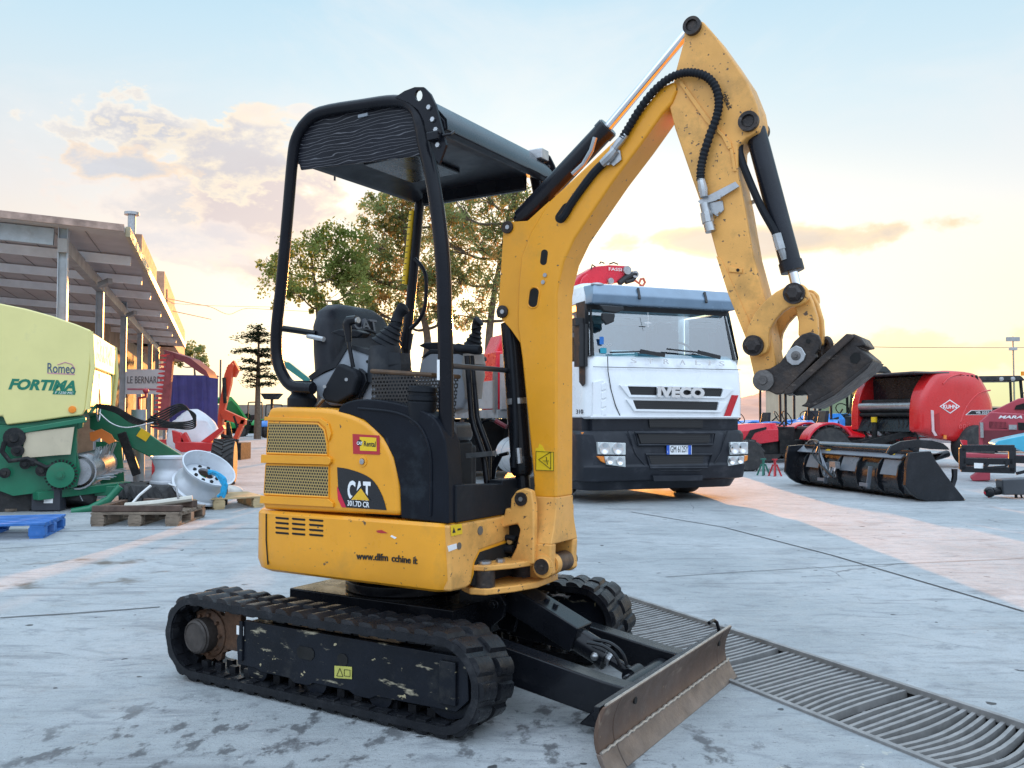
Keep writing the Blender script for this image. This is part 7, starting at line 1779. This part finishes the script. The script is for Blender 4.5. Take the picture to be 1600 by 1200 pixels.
# ================================================================== TREES, FAR YARD, WIRES, HILLS
def leafm(name, a, b):
    m = bpy.data.materials.new(name); m.use_nodes = True; nt = m.node_tree; N = nt.nodes; L = nt.links; N.clear()
    o = N.new('ShaderNodeOutputMaterial'); d = N.new('ShaderNodeBsdfDiffuse'); t = N.new('ShaderNodeBsdfTranslucent'); mx = N.new('ShaderNodeMixShader'); mx.inputs[0].default_value = .5
    tc = N.new('ShaderNodeTexCoord'); n = N.new('ShaderNodeTexNoise'); n.inputs['Scale'].default_value = 1.1; n.inputs['Detail'].default_value = 5; L.new(tc.outputs['Object'], n.inputs[0])
    r = N.new('ShaderNodeMapRange'); r.inputs['From Min'].default_value = .35; r.inputs['From Max'].default_value = .65; L.new(n.outputs['Fac'], r.inputs[0])
    x = N.new('ShaderNodeMix'); x.data_type = 'RGBA'; L.new(r.outputs[0], x.inputs['Factor']); x.inputs[6].default_value = (*a, 1); x.inputs[7].default_value = (*b, 1)
    L.new(x.outputs[2], d.inputs[0]); L.new(x.outputs[2], t.inputs[0]); L.new(d.outputs[0], mx.inputs[1]); L.new(t.outputs[0], mx.inputs[2]); L.new(mx.outputs[0], o.inputs[0]); return m
lf_green = leafm('fresh_leaves', (.13, .18, .04), (.28, .32, .10)); lf_grey = leafm('grey_green_leaves', (.18, .22, .075), (.32, .36, .15)); lf_or = leafm('turning_leaves', (.42, .22, .06), (.5, .32, .11)); lf_dark = leafm('dark_needles', (.012, .032, .016), (.03, .055, .028))
bark = M('bark', (.13, .095, .065), .9, 0, .3, 8, .4, 40)
def rvec(rr):
    while True:
        v = Vector((rr.uniform(-1, 1), rr.uniform(-1, 1), rr.uniform(-1, 1)))
        if .01 < v.length < 1: return v.normalized()
def tree(px, base_d, trunk_px, blobs, seed, label, mats, leaf=(.07, .16), n=6000, group=None, name='tree', rbase=.16, branch=5, dens_gap=.45):
    """trunk_px: (px,py) points of the main stem; blobs: crown clumps (px,py,r_px_x,r_px_y)"""
    rr = random.Random(seed); o = gnd(px, 654 + 1383 * CAMZ / base_d); o = Vector((dep(px, 690, base_d).x, base_d, 0))
    r = empty(name, o, 0, label, 'tree', group); pxm = base_d / FPX
    def P(a, b, dy=0): q = dep(a, b, base_d + dy); return Vector((q.x - o.x, dy, q.z))
    m = MB(); tp = [Vector((0, 0, -.05))] + [P(a, b, d) for a, b, d in trunk_px]; cp = catmull(tp, 5); nT = len(cp)
    m.tube(cp, [rbase * (1 - .8 * i / nT) for i in range(nT)], 8)
    centers = [(P(a, b, rr.uniform(-.6, .6) * rx * pxm), rx * pxm, ry * pxm) for a, b, rx, ry in blobs]
    tips = []
    for c, rx, ry in centers:
        s = min(cp, key=lambda q: (q - c).length + max(0, q.z - c.z + .3) * 2); s = Vector(s)
        mid = s.lerp(c, .5) + Vector((rr.uniform(-.2, .2), rr.uniform(-.2, .2), -.15 * (c - s).length))
        bp = catmull([s, mid, c], 4); m.tube(bp, [.055 * rbase / .16 * (1 - .6 * i / len(bp)) for i in range(len(bp))], 6)
        for k in range(branch):
            d = rvec(rr); e = c + Vector((d.x * rx, d.y * rx, d.z * ry)) * .85; b2 = catmull([bp[len(bp) // 2 + 1], c.lerp(e, .4) + rvec(rr) * .1, e], 3); m.tube(b2, [.022 * rbase / .16 * (1 - .6 * i / len(b2)) for i in range(len(b2))], 4); tips += b2[2:]
    m.build('trunk', bark, r)
    tot = sum(a * b for _, a, b in centers); V = []; Fc = []; mi = []
    for c, rx, ry in centers:
        k = int(n * rx * ry / tot); subs = []
        for _ in range(max(6, int(k / 55))):
            d = rvec(rr); q = rr.uniform(.35, 1.05) ; subs.append((c + Vector((d.x * rx, d.y * rx, d.z * ry)) * q, rr.uniform(.2, .5) * min(rx, ry), rr.random()))
        for _ in range(k):
            sc, sr, sm = rr.choice(subs); p = sc + rvec(rr) * sr * rr.random() ** .5
            a = rvec(rr); b = a.cross(rvec(rr)).normalized(); a = a; s1 = rr.uniform(*leaf); s2 = s1 * rr.uniform(.4, .7); i0 = len(V)
            V += [p - a * s1 * .5, p + b * s2 * .5, p + a * s1 * .5, p - b * s2 * .5]; Fc.append((i0, i0 + 1, i0 + 2, i0 + 3)); mi.append(1 if (len(mats) > 1 and (sm < .12 or rr.random() < .05)) else 0)
    me = bpy.data.meshes.new('crown'); me.from_pydata([tuple(v) for v in V], [], Fc)
    for mm in mats: me.materials.append(mm)
    me.polygons.foreach_set('material_index', mi); oo = bpy.data.objects.new('crown', me); COL.objects.link(oo); oo.parent = r
    return r
GRP = 'trees behind the lorry and the excavator'
tree(500, 27, [(499, 600, 0), (497, 500, 0), (490, 430, 0), (485, 390, 0)], [(440, 440, 34, 40), (470, 400, 42, 38), (510, 385, 48, 42), (545, 400, 40, 46), (520, 430, 46, 36), (465, 455, 40, 28), (555, 450, 36, 40), (430, 415, 22, 22), (505, 470, 50, 22)], 3, 'fresh green airy tree seen through the left of the canopy frame', [lf_green], n=10500, group=GRP, rbase=.10, leaf=(.06, .15))
tree(655, 29, [(660, 600, 0), (668, 530, 0), (650, 450, .2), (635, 380, 0), (628, 320, 0)], [(600, 330, 48, 34), (650, 310, 50, 34), (590, 385, 42, 48), (640, 370, 48, 48), (690, 340, 36, 40), (600, 440, 44, 44), (655, 440, 44, 40), (575, 480, 36, 32), (625, 500, 44, 30), (690, 420, 34, 48), (560, 420, 26, 40), (690, 490, 30, 26)], 5, 'grey green tree with orange tinged leaves, behind the seat and rear canopy post', [lf_grey, lf_or], n=25000, group=GRP, rbase=.17, leaf=(.06, .15))
tree(762, 28, [(764, 600, 0), (764, 530, 0), (772, 460, 0), (785, 390, 0), (795, 330, 0)], [(720, 330, 36, 40), (760, 305, 44, 28), (800, 300, 36, 36), (815, 330, 30, 40), (740, 380, 44, 44), (790, 370, 40, 42), (715, 430, 34, 44), (770, 440, 46, 44), (820, 420, 26, 48), (735, 490, 36, 30), (800, 490, 30, 28), (835, 350, 26, 44), (700, 380, 34, 40), (770, 350, 44, 40)], 8, 'sparse tree with bare branches and rusty leaves, left of the boom', [lf_grey, lf_or], n=19000, group=GRP, rbase=.17, leaf=(.05, .13), branch=8)
tree(305, 60, [(305, 600, 0), (303, 570, 0)], [(290, 555, 20, 18), (305, 550, 18, 14), (315, 562, 12, 12), (280, 565, 12, 10)], 9, 'small round crowned tree beyond the end of the shed', [lf_grey], n=1800, rbase=.14, leaf=(.12, .28))
# cedar with flat tiers
def cedar():
    d = 48; o = Vector((dep(402, 690, d).x, d, 0)); r = empty('cedar_tree', o, 0, 'tall cedar with flat dark tiers of branches against the yellow sky', 'tree'); k = d / FPX; rr = random.Random(2)
    H = dep(402, 516, d).z; m = MB(); m.tube([(0, 0, 0), (0, 0, H * .5), (.02, 0, H)], [.2, .13, .03], 8); V = []; Fc = []
    for py, l, rr_ in ((519, 14, 10), (525, 34, 16), (534, 22, 26), (549, 46, 36), (556, 14, 30), (572, 30, 50), (580, 48, 22), (590, 26, 40), (603, 22, 26)):
        z = dep(402, py, d).z
        for sg, L_ in ((-1, l * k), (1, rr_ * k), (0, .9)):
            for j in range(2):
                a = (rr.uniform(-.5, .5) + (0 if sg > 0 else PI)) if sg else rr.uniform(0, 6); L2 = L_ * rr.uniform(.6, 1.05); e = Vector((math.cos(a) * L2, math.sin(a) * L2, rr.uniform(-.12, .22))); b = Vector((0, 0, z + rr.uniform(-.12, .12))); m.tube([b, b + e * .5 + Vector((0, 0, .1)), b + e], [.05, .03, .012], 5)
                for _ in range(int(85 * L2 + 14)):
                    t = rr.uniform(.1, 1.05) ** .8; p = b + e * t + Vector((rr.gauss(0, .16), rr.gauss(0, .3), rr.gauss(0, .06) + .10 * math.sin(PI * t))); a1 = rvec(rr); a1.z *= .5; b1 = a1.cross(Vector((0, 0, 1))) * .35 + Vector((0, 0, .06)); s = rr.uniform(.1, .26); i0 = len(V); V += [p - a1 * s * .5, p + b1 * s, p + a1 * s * .5, p - b1 * s]; Fc.append((i0, i0 + 1, i0 + 2, i0 + 3))
    m.build('trunk', bark, r); me = bpy.data.meshes.new('crown'); me.from_pydata([tuple(v) for v in V], [], Fc); me.materials.append(lf_dark); oo = bpy.data.objects.new('crown', me); COL.objects.link(oo); oo.parent = r
cedar()
# far yard on the left: hedge, tractors, trailer, pole
def hedge(a, b, d, h, seed, label, n=2600):
    A_, B__ = dep(a, 660, d), dep(b, 660, d); rr = random.Random(seed); V = []; Fc = []; L_ = (B__ - A_).length
    for _ in range(n):
        x = rr.uniform(0, L_); hh = h * (.75 + .25 * math.sin(x * 1.3 + seed) + .12 * math.sin(x * 3.7)); p = Vector((x, rr.uniform(-.6, .6), rr.uniform(0, hh))); a1 = rvec(rr); b1 = a1.cross(rvec(rr)).normalized(); s = rr.uniform(.15, .42); i0 = len(V)
        V += [p - a1 * s * .5, p + b1 * s * .35, p + a1 * s * .5, p - b1 * s * .35]; Fc.append((i0, i0 + 1, i0 + 2, i0 + 3))
    me = bpy.data.meshes.new('hedge'); me.from_pydata([tuple(v) for v in V], [], Fc); me.materials.append(lf_dark); o = bpy.data.objects.new('hedge', me); COL.objects.link(o); o.location = (A_.x, d, 0); tag(o, label, 'hedge')
hedge(345, 470, 66, 2.0, 1, 'low dark hedge along the far left end of the yard', 2600)
hedge(560, 900, 58, 2.2, 2, 'long dark hedge far behind the excavator floor', 4200)
wq = dep(300, 660, 70); m = MB(); m.box((0, 0, 1.1), (22, .3, 2.2)); o = m.build('boundary_wall', M('far_wall', (.22, .19, .16), .85, 0, .2, 1), None); o.location = (-17, 71, 0); tag(o, 'low brown boundary wall at the far end of the yard', 'wall')
q = dep(383, 680, 55); g1_ = tractor('green_tractor', (q.x, q.y, 0), -1.9, tgreen, 'bright green tractor far off at the left of the yard', 1.05, True, False, stripe=False)
m = MB(); m.prism([(.3, 1.0), (1.3, 1.9), (1.9, 2.3), (2.4, 2.2), (2.3, 1.9), (1.9, 2.1), (1.35, 1.75), (.4, .9)], -.4, .4); m.build('front_loader', tgreen, g1_)
q = dep(428, 684, 52); tractor('blue_tractor', (q.x, q.y, 0), -1.3, tblue, 'small blue tractor far off beside the green one', .95, True, False, 'blue tractors parked in a row')
q = dep(412, 640, 60); r = empty('tipping_trailer', (q.x, q.y, 0), 0, 'dark tipper body raised on a stand above the far green tractor', 'trailer')
F60 = Frame(q.x, q.y, 0); m = MB(); m.prism(F60.S([(410, 615), (440, 615), (432, 624), (416, 624)], 0), -.5, .5); m.build('tipper_body', KB, r)
m = MB(); m.bar((F60.Y(425, 624, 0).x, 0, 0), (F60.Y(425, 624, 0).x, 0, F60.Y(425, 624, 0).z), .15, .15); m.build('stand', KB, r)
q = dep(460, 640, 40); r = empty('teal_crane', (q.x, q.y, 0), 0, 'teal crane arm rising behind the rear canopy post', 'crane'); F40 = Frame(q.x, q.y, 0)
m = MB(); m.prism(F40.S([(446, 566), (452, 566), (485, 592), (482, 600), (446, 574)], 0), -.15, .15); m.build('arm', M('teal_paint', (.03, .22, .20), .4), r)
m = MB(); m.box((F40.Y(482, 620, 0).x, 0, F40.Y(482, 596, 0).z / 2), (.3, .3, F40.Y(482, 596, 0).z)); m.build('column', KB, r)
q = dep(344, 620, 50); m = MB(); m.cyl((0, 0, 0), (0, 0, dep(344, 562, 50).z), .05); o = m.build('lamp_post', M('post_dark', (.12, .11, .1), .6), None); o.location = (q.x, 50, 0); tag(o, 'thin dark post standing left of the cedar', 'post')
# pallet stack seen under the canopy behind the excavator
q = dep(652, 660, 20); pallet((q.x, q.y, 0), .1, 1.2, .8, wood, 'bottom pallet of the brown stack behind the excavator seat', group='brown pallet stack behind the excavator')
labs = ['second pallet', 'third pallet', 'fourth pallet', 'fifth pallet', 'sixth pallet', 'seventh pallet', 'eighth pallet', 'ninth pallet', 'tenth pallet']
for k in range(13):
    pallet((q.x + .03 * math.sin(k * 2.2), q.y, .146 * (k + 1)), .1 + .03 * math.sin(k), 1.2, .8, wood, 'brown pallet between the bottom and topmost ones of the stack behind the seat', group='brown pallet stack behind the excavator') if k < 12 else pallet((q.x, q.y, .146 * 13), .1, 1.2, .8, wood, 'topmost pallet of the tall brown stack behind the excavator seat', group='brown pallet stack behind the excavator')
# overhead wires
wm = M('wire', (.05, .05, .055), .6)
def wire(pts, r, label, d=30):
    P = [dep(a, b, d + 8 * i) for i, (a, b) in enumerate(pts)]; o = P[0]; m = MB(); m.tube([p - o for p in catmull(P, 8)], r, 5); w_ = m.build('overhead_wire', wm, None); w_.location = o; tag(w_, label, 'wire')
wire([(258, 466), (300, 474), (330, 480), (358, 491), (385, 482), (430, 484), (560, 489), (700, 485), (820, 478)], .018, 'sagging dark wire from the shed across behind the trees')
wire([(268, 474), (340, 478), (450, 480)], .008, 'faint straight wire just above the sagging one')
wire([(270, 486), (330, 499)], .016, 'short loose wire end left of the excavator canopy')
wire([(1290, 536), (1365, 542), (1480, 543), (1600, 543), (1700, 541)], .022, 'thin wire crossing the sky right of the coupler', 60)
# far ridge
hm_ = M('hill_haze_tint', (.30, .22, .20), .95, 0, .15, .01)  # pale pinkish base colour stands in for distance haze
m = MB(); rr = random.Random(4); V = []
D_ = 1400; xs = [950 + 14 * i for i in range(62)]
def hy(px):
    return 654 - (14 + 34 * math.exp(-((px - 1215) / 60) ** 2) + 16 * math.exp(-((px - 1320) / 45) ** 2) + 12 * math.exp(-((px - 1100) / 60) ** 2) + 10 * math.sin(px * .03) * .4 + 5 * math.sin(px * .11) * .5)
rows = []
for k, (dd, f) in enumerate(((900, 0), (1100, .45), (1300, .85), (1400, 1), (1700, .6), (2000, 0))):
    rows.append([Vector(((px - 800) / FPX * 1400 * (.9 + .1 * dd / 1400), dd, max(0, (dep(px, hy(px), 1400).z) * f * (1 + .06 * math.sin(px * .2 + k * 2)) - (2 if f == 0 else 0)))) for px in xs])
n = len(xs); m.add([v for r in rows for v in r], [(k * n + i, k * n + i + 1, (k + 1) * n + i + 1, (k + 1) * n + i) for k in range(len(rows) - 1) for i in range(n - 1)])
tag(m.build('hills', hm_, ang=180), kind='structure')
# a pale far building beyond the tractors
q = dep(1285, 640, 70); m = MB(); m.box((0, 0, 1.7), (7.5, 5, 3.4)); m.prism([(-3.9, 3.4), (3.9, 3.4), (0, 4.3)], -2.6, 2.6)
o = m.build('far_building', M('far_building_m', (.45, .38, .28), .85, 0, .1, 1), None); o.location = (q.x, 70, 0); tag(o, 'pale low building beyond the row of blue tractors', 'building')
